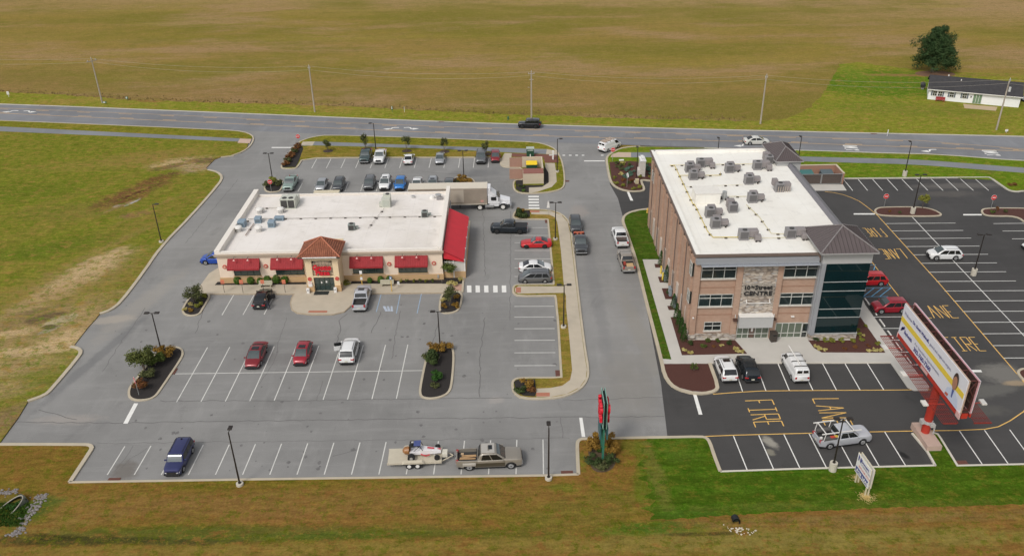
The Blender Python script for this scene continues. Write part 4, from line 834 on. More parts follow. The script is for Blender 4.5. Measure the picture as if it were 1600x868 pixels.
pipeline('gas_pipe', [(-21.0, 113.8), (-19.5, 121.0)], RZ, .03, PIPEG, BLK, 'thin conduit from the tower condenser to the air handler')

# ======================= OFFICE BUILDING =======================
t = NT('tan_brick'); bk = t.n.new('ShaderNodeTexBrick'); bk.inputs['Scale'].default_value = 1; bk.inputs['Brick Width'].default_value = .4; bk.inputs['Row Height'].default_value = .1; bk.inputs['Mortar Size'].default_value = .012
sp = t.n.new('ShaderNodeSeparateXYZ'); t.L(t.pos, sp.inputs[0]); cbx = t.n.new('ShaderNodeCombineXYZ'); t.L(t.math('ADD', sp.outputs[0], sp.outputs[1]), cbx.inputs[0]); t.L(sp.outputs[2], cbx.inputs[1]); t.L(cbx.outputs[0], bk.inputs['Vector'])
bk.inputs['Color1'].default_value = (.46, .31, .235, 1); bk.inputs['Color2'].default_value = (.38, .255, .19, 1); bk.inputs['Mortar'].default_value = (.40, .29, .21, 1)
nz = t.noise(.8, 4, .6); col = t.mix(t.rng(nz, .35, .7, 0, .35), bk.outputs['Color'], (.34, .19, .125)); BRICK = t.finish(col, .88, None, spec=.2)
t = NT('ledge_stone'); vo = t.n.new('ShaderNodeTexVoronoi'); vo.inputs['Scale'].default_value = 1.0; vo.inputs['Randomness'].default_value = .85
sp = t.n.new('ShaderNodeSeparateXYZ'); t.L(t.pos, sp.inputs[0]); cbx = t.n.new('ShaderNodeCombineXYZ'); t.L(t.math('MULTIPLY', t.math('ADD', sp.outputs[0], sp.outputs[1]), 1.9), cbx.inputs[0]); t.L(t.math('MULTIPLY', sp.outputs[2], 5.0), cbx.inputs[1]); t.L(cbx.outputs[0], vo.inputs['Vector'])
sc = t.n.new('ShaderNodeSeparateColor'); t.L(vo.outputs['Color'], sc.inputs[0])
rp = t.n.new('ShaderNodeValToRGB'); e_ = rp.color_ramp.elements; e_[0].color = (.27, .23, .195, 1); e_[1].color = (.60, .56, .49, 1)
for p_, c_ in ((.3, (.48, .40, .32, 1)), (.55, (.38, .365, .35, 1)), (.8, (.52, .45, .37, 1))): k_ = e_.new(p_); k_.color = c_
t.L(sc.outputs[0], rp.inputs[0]); col = t.mix(t.rng(vo.outputs['Distance'], .5, .8, 0, .8), rp.outputs[0], (.18, .14, .11)); STONE = t.finish(col, .9, vo.outputs['Distance'], .6, .05)
t = NT('grey_letter_stone'); col = t.mix(t.rng(t.noise(3, 5, .8, 1, 1), .35, .65), (.22, .19, .16), (.46, .42, .36)); STONEG = t.finish(col, .9)
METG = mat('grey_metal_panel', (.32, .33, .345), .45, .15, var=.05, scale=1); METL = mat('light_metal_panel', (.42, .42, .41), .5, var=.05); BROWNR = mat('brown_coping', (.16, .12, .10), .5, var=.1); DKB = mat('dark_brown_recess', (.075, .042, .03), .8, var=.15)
TGLASS = mat('mirror_dark_glass', (.003, .016, .018), .03, 0, var=.3, scale=.3, coat=.12, spec=.5); WGLASS = mat('office_window_glass', (.014, .024, .024), .07, var=.2, coat=.7, spec=.8); WFR = mat('pale_window_frame', (.50, .50, .46), .5)
t = NT('standing_seam_roof'); w = t.n.new('ShaderNodeTexWave'); 
off_ = empty('office_building', (32, 107, 0), 0, 'three storey brick and stone office block with white roof and glass corner tower', 'office building')
OX, OY = 32, 107
def ob(mb): mb.v = [(a - OX, b_ - OY, c) for a, b_, c in mb.v]; return mb
X0, X1, Y0, Y1 = 21.9, 41.6, 89.7, 124.4; HT = 11.6
ob(MB().box(((X0 + X1) / 2, (Y0 + Y1) / 2, HT / 2 - .1), (X1 - X0, Y1 - Y0, HT - .2))).build('wall', BRICK, off_)
ob(MB().box(((X0 + X1) / 2, (Y0 + Y1) / 2, HT - .08), (X1 - X0 - .5, Y1 - Y0 - .5, .16))).build('roof', ROOFW2, off_)
b = MB(); b.box((X0 + .1, (Y0 + Y1) / 2, 11.78), (.6, Y1 - Y0 + .2, .42)); b.box(((X0 + X1) / 2, Y1 - .1, 11.78), (X1 - X0 - .4, .5, .42)); b.box(((X0 + 36.2) / 2, Y0 + .1, 11.72), (36.2 - X0 - .6, .5, .36))
ob(b).build('parapet', ROOFW2, off_)
b = MB(); b.box((X0 - .27, (Y0 + Y1) / 2, 11.86), (.14, Y1 - Y0 + .5, .34)); b.box(((X0 + 36.2) / 2, Y0 - .22, 11.78), (36.2 - X0 + .4, .14, .34)); b.box(((X0 + X1) / 2, Y1 + .2, 11.86), (X1 - X0, .1, .34))
ob(b).build('coping', BROWNR, off_)
# sloping grey parapet along the east side
b = MB().add([(40.8, 96.2, 11.6), (40.8, 119, 11.6), (41.1, 119, 12.15), (41.1, 96.2, 12.15), (42.0, 96.2, 11.55), (42.0, 119, 11.55), (42.0, 96.2, 10.8), (42.0, 119, 10.8)], [(0, 3, 2, 1), (3, 4, 5, 2), (4, 6, 7, 5), (0, 6, 4, 3), (1, 2, 5, 7)])
ob(b).build('east_parapet', mat('slate_grey_metal', (.17, .165, .18), .5, var=.08), off_)
# south facade: piers, bands, stone, cornice, windows
b = MB()
for xa, xb in ((21.8, 22.5), (26.85, 27.6), (31.75, 32.4)): b.box(((xa + xb) / 2, Y0 - .12, 5.35), (xb - xa, .36, 10.7))
ob(b).build('brick_pier', BRICK, off_)
BAND = mat('brick_band', (.28, .155, .10), .85, var=.1)
bands = [((24.7, Y0 - .015, zz), (4.3, .05, .06)) for zz in (3.55, 7.35)] + [((34.5, Y0 - .015, zz), (4.2, .05, .06)) for zz in (3.55, 7.35)]
bands += [((22.15, Y0 - .31, 3.5), (.72, .03, .05)), ((27.22, Y0 - .31, 3.5), (.76, .03, .05)), ((32.08, Y0 - .31, 3.5), (.66, .03, .05))]
for p_, q_ in bands: ob(MB().box(p_, q_)).build('band_course', BAND, off_)
b = MB(); b.box((29.7, Y0 - .10, 7.2), (4.1, .28, 6.9)); ob(b).build('stone_panel', STONE, off_)
b = MB(); b.box((29.65, Y0 - .26, 7.05), (3.75, .08, 1.75)); ob(b).build('sign_panel', STONEG, off_)
b = MB(); b.box((24.7, Y0 - .06, .42), (4.3, .2, .84)); b.box((22.15, Y0 - .24, .42), (.86, .4, .86)); b.box((27.22, Y0 - .24, .42), (.86, .4, .86)); b.box((21.84, 97, .42), (.2, 14, .84))
ob(b).build('stone_base', STONE, off_)
LETB = mat('black_letters', (.02, .02, .022), .4)
text_mesh('10', 1, .1, LETB, 'lettering', off_, (27.98 - OX, Y0 - .42 - OY, 7.2), (1, 0, 0), (0, 0, 1), fit=.62, height=.56, bold=.01); text_mesh('Street', 1, .1, LETB, 'lettering', off_, (29.2 - OX, Y0 - .42 - OY, 7.2), (1, 0, 0), (0, 0, 1), fit=2.1, height=.58, bold=.01)
text_mesh('TH', 1, .1, LETB, 'lettering', off_, (28.7 - OX, Y0 - .42 - OY, 7.4), (1, 0, 0), (0, 0, 1), fit=.38, height=.3, bold=0)
text_mesh('CENTRE', 1, .1, LETB, 'lettering', off_, (27.95 - OX, Y0 - .42 - OY, 6.38), (1, 0, 0), (0, 0, 1), fit=3.4, height=.56, bold=.008)
b = MB().tube([(28.3, Y0 - .5, 5.35), (31.3, Y0 - .5, 5.35)], .05, 6); b.tube([(28.4, Y0 - .2, 5.7), (28.4, Y0 - .55, 5.4)], .06, 6); b.tube([(31.2, Y0 - .2, 5.7), (31.2, Y0 - .55, 5.4)], .06, 6); ob(b).build('sign_light_bar', WHITEM, off_)
b = MB(); b.box((29.05, Y0 - .34, 11.12), (14.5, .62, .62)); ob(b).build('cornice', METG, off_)
b = MB(); b.box((29.3, Y0 - .78, 10.74), (13.9, .75, .06)); 
for k in range(15): b.box((22.4 + k * .99, Y0 - .78, 10.82), (.05, .78, .14))
b.tube([(22.35, Y0 - 1.16, 10.8), (36.3, Y0 - 1.16, 10.8)], .06, 8); ob(b).build('sunshade', mat('sunshade_metal', (.36, .38, .41), .4, .3, var=.06), off_)
def window(xa, xb, za, zb, nx, nz, m=WGLASS, y=None, tr=None, par=off_):
    y = Y0 if y is None else y
    w = ob(MB().box(((xa + xb) / 2, y - .0, (za + zb) / 2), (xb - xa, .1, zb - za))).build('window', m, par)
    f = MB()
    for k in range(nx + 1): f.box((xa + (xb - xa) * k / nx, y - .09, (za + zb) / 2), (.07, .09, zb - za + .06))
    for zz in [za, zb] + (tr or []): f.box(((xa + xb) / 2, y - .095, zz), (xb - xa + .06, .09, .07))
    ob(f).build('window_frame', WFR, w)
    ob(MB().box(((xa + xb) / 2, y - .13, za - .09), (xb - xa + .2, .26, .1))).build('sill', mat('pale_sill', (.55, .50, .44), .7), w)
for za, zb in ((8.65, 10.3), (4.78, 6.42)):
    window(22.65, 26.75, za, zb, 3, 2, tr=[zb - .5]); window(32.5, 36.6, za, zb, 3, 2, tr=[zb - .5])
window(23.65, 25.7, 1.3, 2.5, 2, 2, tr=[1.98])
SFG = mat('tinted_shop_glass', (.10, .125, .09), .1, var=.3, scale=.7, coat=.6)
w = ob(MB().box((29.7, Y0 - .05, 1.1), (4.0, .12, 2.1))).build('entrance', SFG, off_)
f = MB()
for xx in (27.75, 28.45, 29.15, 30.05, 30.85, 31.65): f.box((xx, Y0 - .14, 1.1), (.08, .1, 2.15))
for zz in (.1, .75, 2.1): f.box((29.7, Y0 - .135, zz), (4.0, .1, .08))
ob(f).build('door_frame', WFR, w); ob(MB().box((29.6, Y0 - .15, 1.05), (.62, .06, 1.7))).build('door', mat('brown_glass_door', (.10, .06, .045), .2, coat=.5), w)
ob(MB().box((29.6, Y0 - .2, 1.35), (.24, .02, .5))).build('door_notice', WHITEM, w)
b = MB(); b.box((29.72, Y0 - .55, 2.9), (4.15, .95, 1.55)); ob(b).build('entrance_canopy', METL, off_); ob(MB().box((29.72, Y0 - .58, 3.72), (4.2, 1.05, .1))).build('canopy_cap', WHITEM, off_)
w = ob(MB().box((34.15, Y0 - .02, 1.15), (3.3, .12, 2.1))).build('shop_window', SFG, off_); f = MB()
for xx in (32.5, 33.3, 34.1, 34.9, 35.75): f.box((xx, Y0 - .11, 1.15), (.08, .1, 2.15))
for zz in (.1, .75, 2.2): f.box((34.15, Y0 - .105, zz), (3.35, .1, .08))
ob(f).build('window_frame', WFR, w)
d = ob(MB().box((36.15, Y0 - .05, 1.1), (.75, .12, 2.1))).build('side_door', WGLASS, off_); f = MB(); f.box((35.8, Y0 - .13, 1.1), (.1, .1, 2.15)); f.box((36.5, Y0 - .13, 1.1), (.1, .1, 2.15)); f.box((36.15, Y0 - .13, 2.15), (.8, .1, .1)); f.box((36.15, Y0 - .13, .9), (.8, .1, .08)); ob(f).build('door_frame', WFR, d)
for xx in (27.25, 32.0):
    l = ob(MB().box((xx, Y0 - .55, 3.05), (.5, .4, .22))).build('wall_lamp', mat('bronze_metal', (.07, .035, .025), .5), off_); ob(MB().box((xx, Y0 - .45, 3.5), (.07, .05, .45))).build('lamp_bracket', WHITEM, l)
for xx, zz in ((22.1, 3.35), (34.3, 3.15), (34.5, 3.15)): ob(MB().box((xx, Y0 - .4 if xx < 23 else Y0 - .15, zz), (.18, .25, .12))).build('wall_lamp', WHITEM, off_)
# west facade: brick panels between dark recesses, white stone lower patches, windows near the corner
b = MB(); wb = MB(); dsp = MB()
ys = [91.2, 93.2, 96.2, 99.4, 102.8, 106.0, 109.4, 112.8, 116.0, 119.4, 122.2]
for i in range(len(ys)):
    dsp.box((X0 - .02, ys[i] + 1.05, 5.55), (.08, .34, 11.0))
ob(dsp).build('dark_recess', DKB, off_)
b = MB()
for i, yy in enumerate(ys):
    b.box((X0 - .12, yy - .05, 5.5), (.3, 1.2, 10.9))
ob(b).build('brick_pier', BRICK, off_)
PST = mat('pale_stone', (.50, .44, .38), .9, var=.25, scale=5)
for i, yy in enumerate((92.3, 95.0, 98.3, 101.5, 105.0, 108.2, 111.6, 115.0, 118.2, 121.4)):
    ob(MB().box((X0 - .08, yy - .15, 1.7 if i else 1.6), (.22, 1.1, 3.2))).build('stone_base', PST, off_)
def wwin(yc, za, zb, wd=1.5):
    w = ob(MB().box((X0 - .14, yc, (za + zb) / 2), (.26, wd, zb - za))).build('window', WGLASS, off_); f = MB()
    for k in (-.5, 0, .5): f.box((X0 - .3, yc + k * wd, (za + zb) / 2), (.08, .07, zb - za + .08))
    for zz in (za, (za + zb) / 2 + .2, zb): f.box((X0 - .3, yc, zz), (.08, wd + .08, .07))
    ob(f).build('window_frame', WFR, w)
wwin(90.85, 8.6, 10.3, 1.1); wwin(90.85, 4.8, 6.4, 1.1); wwin(120.6, 8.4, 10.0)
for yy in (93.9, 100.5, 107.2, 113.8, 120.2): ob(MB().tube([(X0 - .35, yy, 0), (X0 - .35, yy, 11.5)], .07, 6)).build('downspout', BROWNR, off_)
# corner tower
TX0, TX1, TY0, TY1 = 36.75, 42.35, 89.05, 95.6
ob(MB().box(((TX0 + TX1) / 2, (TY0 + TY1) / 2, 6.0), (TX1 - TX0, TY1 - TY0, 12.0))).build('tower_core', METG, off_)
b = MB(); b.box(((TX0 + TX1) / 2, (TY0 + TY1) / 2, 11.45), (TX1 - TX0 + .24, TY1 - TY0 + .24, 1.5)); ob(b).build('tower_band', METL, off_)
b = MB(); b.box(((TX0 + TX1) / 2, (TY0 + TY1) / 2, .45), (TX1 - TX0 + .22, TY1 - TY0 + .22, .9)); ob(b).build('stone_base', STONE, off_)
g_ = ob(MB().box((39.72, TY0 - .04, 5.82), (5.24, .12, 9.7))).build('glass_wall', TGLASS, off_)
g2 = ob(MB().box((TX1 + .04, (TY0 + TY1) / 2, 5.82), (.12, TY1 - TY0 - .2, 9.7))).build('glass_wall', TGLASS, off_)
b = MB()
for zz in (3.3, 4.5, 7.0, 8.25): b.box((39.75, TY0 - .13, zz), (5.3, .07, .06)); 
b.box((39.75, TY0 - .13, .98), (5.4, .1, .14)); ob(b).build('mullion', METL, g_)
b = MB()
for zz in (3.3, 4.5, 7.0, 8.25, .98): b.box((TX1 + .13, (TY0 + TY1) / 2, zz), (.07, TY1 - TY0 - .1, .09))
ob(b).build('mullion', METL, g2)
b = MB().box((36.85, TY0 - .1, 5.8), (.5, .34, 9.9)); b.box((36.6, TY0 + .3, 5.8), (.3, .6, 9.8)); ob(b).build('tower_pilaster', METG, off_)
def seam_roof(x0, x1, y0, y1, z, h, ridge, lab):
    """hip roof with standing seams and ridge caps"""
    m = MATS.get('seam') or mat('bronze_standing_seam', (.125, .10, .098), .42, .25, var=.12, scale=1)
    yr = (y0 + y1) / 2; xr = (x0 + x1) / 2; rl_ = ridge / 2
    A, B_, C, D = (x0, y0, z), (x1, y0, z), (x1, y1, z), (x0, y1, z); R0, R1 = (xr, yr - rl_, z + h), (xr, yr + rl_, z + h)
    b = MB().add([A, B_, C, D, R0, R1], [(0, 1, 4), (1, 2, 5, 4), (2, 3, 5), (3, 0, 4, 5)]); 
    r = ob(b).build('hip_roof', m, off_)
    s = MB()
    def rib(p, q): 
        s.tube([p, q], .035, 4, False)
    n = 14
    for k in range(1, n):
        f = k / n; x = x0 + (x1 - x0) * f; g = 1 - abs(2 * f - 1)      # south and north faces
        top = (x, y0 + (yr - rl_ - y0) * g, z + h * g); rib((x, y0, z + .03), (top[0], top[1], top[2] + .03)); rib((x, y1, z + .03), (x, y1 - (y1 - yr - rl_) * g, z + h * g + .03))
        y = y0 + (y1 - y0) * f; g = min(1, (y - y0) / max(.01, yr - rl_ - y0), (y1 - y) / max(.01, y1 - yr - rl_))
        rib((x0, y, z + .03), (x0 + (xr - x0) * g, y, z + h * g + .03)); rib((x1, y, z + .03), (x1 - (x1 - xr) * g, y, z + h * g + .03))
    ob(s).build('seam', mat('dark_seam', (.065, .052, .05), .5), r)
    s = MB()
    for e_, q in ((A, R0), (B_, R0), (C, R1), (D, R1)): s.tube([(e_[0], e_[1], e_[2] + .05), (q[0], q[1], q[2] + .05)], .08, 5)
    s.tube([(R0[0], R0[1], R0[2] + .05), (R1[0], R1[1], R1[2] + .05)], .08, 5); ob(s).build('ridge_cap', mat('grey_ridge', (.22, .20, .195), .5), r)
    ob(MB().box((xr, yr, z - .08), (x1 - x0 + .1, y1 - y0 + .1, .14))).build('eaves', mat('grey_eaves', (.34, .33, .32), .5), off_)
seam_roof(36.0, 42.75, 88.2, 95.3, 12.45, 1.9, .3, 'front')
seam_roof(38.9, 43.0, 117.6, 125.0, 12.45, 1.3, 2.2, 'back')
b = MB(); b.box((41.0, 121.2, 11.6), (3.5, 6.6, 1.6)); ob(b).build('roof_box', METL, off_)
# roof bulkhead
ph = empty('roof_bulkhead', (26.3, 106.0, HT + .0), 0, 'plain white boxed bulkhead on the office roof beside the yellow pipe', 'roof box')
MB().box((0, 0, .75), (3.3, 2.6, 1.5)).build('housing', ROOFW2, ph, bevel=.03); MB().box((0, 0, 1.53), (3.45, 2.75, .08)).build('cap', mat('bulkhead_cap', (.72, .69, .63), .6), ph)
e = hv('duct_stack', (28.9, 106.4, HT), 0, 'silver duct stack with black feet right of the white bulkhead'); MB().tube([(0, 0, 0), (0, 0, 1.1)], [.35, .3], 10).build('pipe', STEEL, e)
[MB().box((.55 * math.cos(a), .5 * math.sin(a), .12), (.22, .2, .2)).build('foot', BLK, e) for a in (0, 1.2, 2.4, 3.6, 4.9)]; MB().tube([(0, 0, .8), (-.7, .0, .7)], .1, 8).build('branch', STEEL, e)
ROOFU = [(28.2, 118.4, 1, 'first rooftop unit in the back row, its duct turned down on the right'), (26.2, 116.6, 0, 'rooftop unit second from the west in the back left cluster'), (26.2, 113.7, 0, 'nearest unit of the cluster beside the end of the yellow pipe'),
         (31.9, 116.1, 0, 'lone rooftop unit in the middle of the back row'), (36.2, 117.1, 1, 'rooftop unit left of the back hip roof'), (38.5, 119.3, 2, 'small unit tucked against the back hip roof'), (33.6, 111.7, 0, 'rooftop unit behind the silver duct stack'),
         (37.1, 108.9, 3, 'rooftop unit with slatted frame nearest the east parapet'), (32.5, 105.4, 0, 'rooftop unit right of the silver duct stack'), (29.2, 102.4, 2, 'tall unit without a side duct in the middle of the roof'), (25.9, 101.0, 0, 'rear one of the two units beside the yellow pipe'), (25.9, 97.7, 0, 'front one of the two units beside the yellow pipe'),
         (28.6, 94.3, 1, 'unit near the front edge above the stone panel, duct at its right'), (34.4, 94.5, 1, 'unit near the front edge beside the corner tower roof')]
for i, (x, y, k, lab) in enumerate(ROOFU):
    e = hv('rooftop_unit', (x, y, HT), 0, lab, 'grey rooftop units of the office')
    MB().box((-.15, -.1, .68), (1.15, 1.05, 1.1)).box((-.15, -.1, .07), (1.2, 1.1, .14)).build('housing', CONDG, e, bevel=.03)
    f = MB(); f.tube([(-.05, -.15, 1.23), (-.05, -.15, 1.29)], .29, 14); f.build('fan', GR, e)
    MB().box((-.15, -.64, .68), (.95, .03, .85)).build('grille', mat('grey_grille', (.11, .105, .105), .6, var=.25, scale=14), e)
    if k == 0: MB().box((.2, .65, .75), (1.0, .9, .95)).box((.98, .15, .62), (1.1, .75, .62)).build('duct', CONDB, e, bevel=.05); [MB().box((1.15 + dx, dy, .14), (.2, .18, .2)).build('foot', BLK, e) for dx, dy in ((0, -.3), (.3, .2))]
    if k == 1: MB().box((1.0, -.02, .8), (1.25, .9, .85)).box((1.45, -.75, .5), (.75, .7, .7)).build('duct', CONDB, e, bevel=.06); [MB().box((1.25 + dx, -1.05, .12), (.2, .2, .2)).build('foot', BLK, e) for dx in (0, .45)]
    if k == 2: MB().box((-.3, .75, .85), (1.0, .8, 1.1)).build('duct', CONDB, e, bevel=.06)
    if k == 3:
        MB().box((.9, .1, .62), (1.0, 1.0, 1.1)).build('duct', CONDB, e, bevel=.04); MB().box((-.65, .5, 1.1), (.7, .8, .9)).build('duct', CONDB, e, bevel=.04); q = MB(); [q.box((-.4 + j * .32, -.7, .45), (.06, .04, .8)) for j in range(6)]; q.build('slat', mat('tan_slat', (.5, .42, .34), .6), e)
YEL = mat('yellow_gas_pipe', (.55, .43, .10), .6, var=.2); YELP = mat('pale_yellow_pipe', (.62, .55, .32), .6, var=.1)
pipeline('gas_pipe', [(23.6, 118.6), (24.3, 118.5), (24.3, 104.6), (24.5, 104.2), (24.5, 96.2), (24.8, 94.4), (28.0, 94.3)], HT, .055, YEL, BLK, 'main yellow gas pipe running along the west side of the office roof', 2.4)
pipeline('gas_pipe', [(24.3, 114.6), (30.2, 114.4), (30.4, 115.6)], HT, .04, YEL, BLK, 'yellow branch pipe to the back left rooftop units')
pipeline('gas_pipe', [(23.9, 118.7), (36.0, 118.6)], HT, .04, YELP, BLK, 'pale pipe along the back of the office roof', 3)
pipeline('gas_pipe', [(29.6, 106.8), (32.0, 106.7)], HT, .04, YELP, BLK, 'short pale pipe right of the silver duct stack', 1.5)
pipeline('gas_pipe', [(31.3, 104.0), (32.0, 100.0), (32.2, 95.2), (33.8, 95.0)], HT, .04, YELP, BLK, 'pale pipe leading to the front units beside the tower', 2.0)
pipeline('gas_pipe', [(24.4, 110.5), (32.5, 110.8)], HT, .02, YELP, BLK, 'thin pale line with black blocks across the middle of the office roof', 1.6)
pipeline('gas_pipe', [(28.6, 94.0), (34.2, 94.0)], HT, .03, YELP, BLK, 'thin pale pipe between the two front rooftop units', 2.8)

# ======================= WHITE HOUSE =======================
hA = Vector(G(1448.8, 155.5)); hB = Vector(G(1591, 168.6)); ang = math.atan2(hB.y - hA.y, hB.x - hA.x); Lh = (hB - hA).length
hs_ = empty('house', (hA.x, hA.y, 0), ang, 'long white single storey house with dark grey shingle roof beyond the highway', 'house')
SIDING = mat('white_siding', (.78, .78, .77), .6, var=.04, scale=2); SHING = mat('dark_shingles', (.038, .036, .038), .85, var=.45, scale=1.6)
D = 7.4; MB().box((Lh / 2, D / 2, 1.25), (Lh, D, 2.5)).add([(0, 0, 2.5), (0, D, 2.5), (0, D / 2, 4.3), (Lh, 0, 2.5), (Lh, D, 2.5), (Lh, D / 2, 4.3)], [(0, 2, 1), (3, 4, 5)]).build('wall', SIDING, hs_)
MB().panel([(-.35, -.45, 2.42), (Lh + .35, -.45, 2.42), (Lh + .35, D / 2, 4.5), (-.35, D / 2, 4.5)], .1).panel([(Lh + .35, D + .45, 2.42), (-.35, D + .45, 2.42), (-.35, D / 2, 4.5), (Lh + .35, D / 2, 4.5)], .1).build('roof', SHING, hs_)
MB().box((Lh / 2, -.5, 2.40), (Lh + .7, .1, .16)).build('gutter', WHITEM, hs_)
for x in (1.3, 2.35, 5.0, 7.7) if False else (1.25, 2.3, 4.65, 7.2):
    w = MB().box((x, -.03, 1.55), (.8, .08, 1.0)).build('window', GLASSD, hs_); f = MB(); f.box((x, -.09, 1.55), (.05, .05, 1.0)); f.box((x, -.09, 1.55), (.8, .05, .05)); [f.box((x + k * .42, -.085, 1.55), (.06, .06, 1.08)) for k in (-1, 1)]; f.box((x, -.085, 2.07), (.9, .06, .06)); f.box((x, -.085, 1.03), (.9, .06, .06)); f.build('window_frame', WHITEM, w)
    for k in ((-1,) if x == 1.25 else (1,) if x == 2.3 else (-1, 1)): MB().box((x + k * .62, -.05, 1.55), (.28, .06, 1.1)).build('shutter', mat('grey_shutter', (.12, .14, .16), .6), w)
dd = MB().box((9.8, -.03, 1.15), (1.7, .08, 1.95)).build('patio_door', mat('green_glass_door', (.16, .24, .15), .25), hs_); f = MB(); [f.box((9.8 + k, -.09, 1.15), (.07, .05, 1.95)) for k in (-.85, -.28, .28, .85)]; f.build('door_frame', WHITEM, dd)
MB().tube([(3.5, D / 2 + .1, 4.5), (3.5, D / 2 + .1, 4.9)], .12, 8).build('roof_vent', WHITEM, hs_); MB().tube([(6.1, D / 2 - 1, 4.0), (6.1, D / 2 - 1, 4.4)], .1, 8).build('roof_vent', WHITEM, hs_)
MB().box((8.5, -.1, 1.5), (.2, .15, .3)).build('wall_lamp', BLACKM, hs_)
over('patio_slab', [(1505, 162.4), (1558.5, 167.2), (1556, 173.2), (1507, 169)], .07, mat('tan_slab', (.46, .35, .22), .9, var=.15))
e = empty('garden_bench', (*G(1468.5, 158.8, .06), .06), ang, 'red bench standing against the front of the white house', 'bench'); MB().box((0, 0, .42), (1.9, .5, .1)).build('seat', mat('red_bench_wood', (.30, .03, .03), .7), e); MB().box((0, .25, .75), (1.9, .07, .5)).build('backrest', MATS['red_bench_wood'], e)
for sx in (-.8, .8): MB().box((sx, 0, .2), (.1, .45, .4)).build('leg', MATS['red_bench_wood'], e)
e = empty('oil_tank', (*G(1441, 139), 0), ang, 'dark tank standing behind the gable end of the white house', 'tank'); MB().tube([(0, -.8, .95), (0, -.7, .95), (0, .7, .95), (0, .8, .95)], [.4, .55, .55, .4], 14).build('barrel', mat('black_tank', (.02, .02, .022), .5), e, 40); MB().box((0, -.5, .25), (.5, .1, .5)).box((0, .5, .25), (.5, .1, .5)).build('cradle', STEEL, e)
# ======================= LAMPS =======================
DBR = mat('dark_bronze', (.028, .022, .018), .45, .2, var=.1); LENS = mat('lamp_lens', (.30, .30, .28), .3)
def lamp(px, py, h, heads, hdir, lab, base='low', zb=0.0, xy=None, bent=0):
    x, y = xy if xy else G(px, py, zb)
    e = empty('lamp_post', (x, y, zb), 0, lab, 'lamp post', 'parking lot lamp posts')
    bh = {'low': .25, 'big': 1.0, 'none': .05}[base]; br = {'low': .36, 'big': .38, 'none': .2}[base]
    MB().tube([(0, 0, -.05), (0, 0, bh)], br, 18).build('base', mat('pole_base_concrete', (.50, .46, .38), .9, var=.15, scale=4), e, 40)
    MB().tube([(0, 0, bh), (0, 0, h)], [.095, .06], 8).tube([(0, 0, bh), (0, 0, bh + .12)], .15, 8).build('pole', DBR, e, 40)
    hd = MB(); ax = math.cos(hdir), math.sin(hdir)
    for s in ((1, -1) if heads == 2 else (1,)):
        a = MB().tube([(0, 0, h - .08), (ax[0] * .35 * s, ax[1] * .35 * s, h + .02)], .04, 6).build('arm', DBR, e)
        hx, hy = ax[0] * .62 * s, ax[1] * .62 * s
        k = MB().box((hx, hy, h + .04), (.62, .42, .14), hdir, .9).build('lamp_head', DBR, e, bevel=.03)
        MB().box((hx, hy, h - .04), (.48, .3, .02), hdir).build('lens', LENS, k)
LP = [(252.4, 378, 6.4, 1, 0, 'single headed lamp post on the left grass beside the lane', 'low', .12), (251.9, 547, 5.4, 2, 0, 'double headed lamp post rising from the left tree island of the restaurant lot', 'none', .1),
      (375, 756.9, 6.6, 1, 1.57, 'single headed lamp post on the front grass near the blue estate car', 'low', .12), (687.9, 545, 5.4, 2, 0, 'double headed lamp post rising from the bushes of the middle island', 'none', .1),
      (857.1, 747.5, 6.4, 1, 1.57, 'single headed lamp post on the front grass in front of the gold pickup', 'low', .12), (867.7, 374.2, 6.2, 2, 0, 'double headed lamp post in the grass strip beside the red coupe', 'low', .12), (880.5, 511, 6.2, 2, 0, 'double headed lamp post in the grass strip below the concrete walkway spur', 'low', .12),
      (587.3, 233.2, 5.3, 1, 3.14, 'single headed lamp post among the young trees by the path', 'none', .12), (426.3, 283, 5.3, 2, 0, 'double headed lamp post in the round bush island left of the back row', 'none', .1), (725, 279, 5.3, 2, 0, 'double headed lamp post in the bush island behind the lorry', 'none', .1),
      (870.5, 268.5, 6.3, 1, 0, 'single headed lamp post beside the dumpster enclosure and entrance drive', 'low', .12), (1425.6, 333, 6.6, 2, 0, 'double headed lamp post in the red mulch island of the office lot', 'big', .1), (1520.7, 429.5, 6.3, 2, 0, 'double headed lamp post on the white centre line of the office lot', 'big', 0),
      (1300.6, 734, 6.4, 2, 0, 'double headed lamp post in front of the silver work pickup', 'big', .12), (1413, 275, 6.2, 1, 1.57, 'single headed lamp post on the grass behind the office lot stalls', 'big', .12)]
for a in LP: lamp(*a)
lamp(0, 0, 6.4, 1, 1.57, 'lamp post whose tip shows over the middle of the office roof edge', 'big', .1, xy=(37.1, 144.2)); lamp(0, 0, 6.4, 1, 1.57, 'lamp post standing just behind the back hip roof of the office', 'big', .1, xy=(51.7, 144.2)); lamp(0, 0, 6.3, 1, 1.57, 'lamp post behind the white stone monument sign', 'low', .13, xy=(22.2, 140.4))

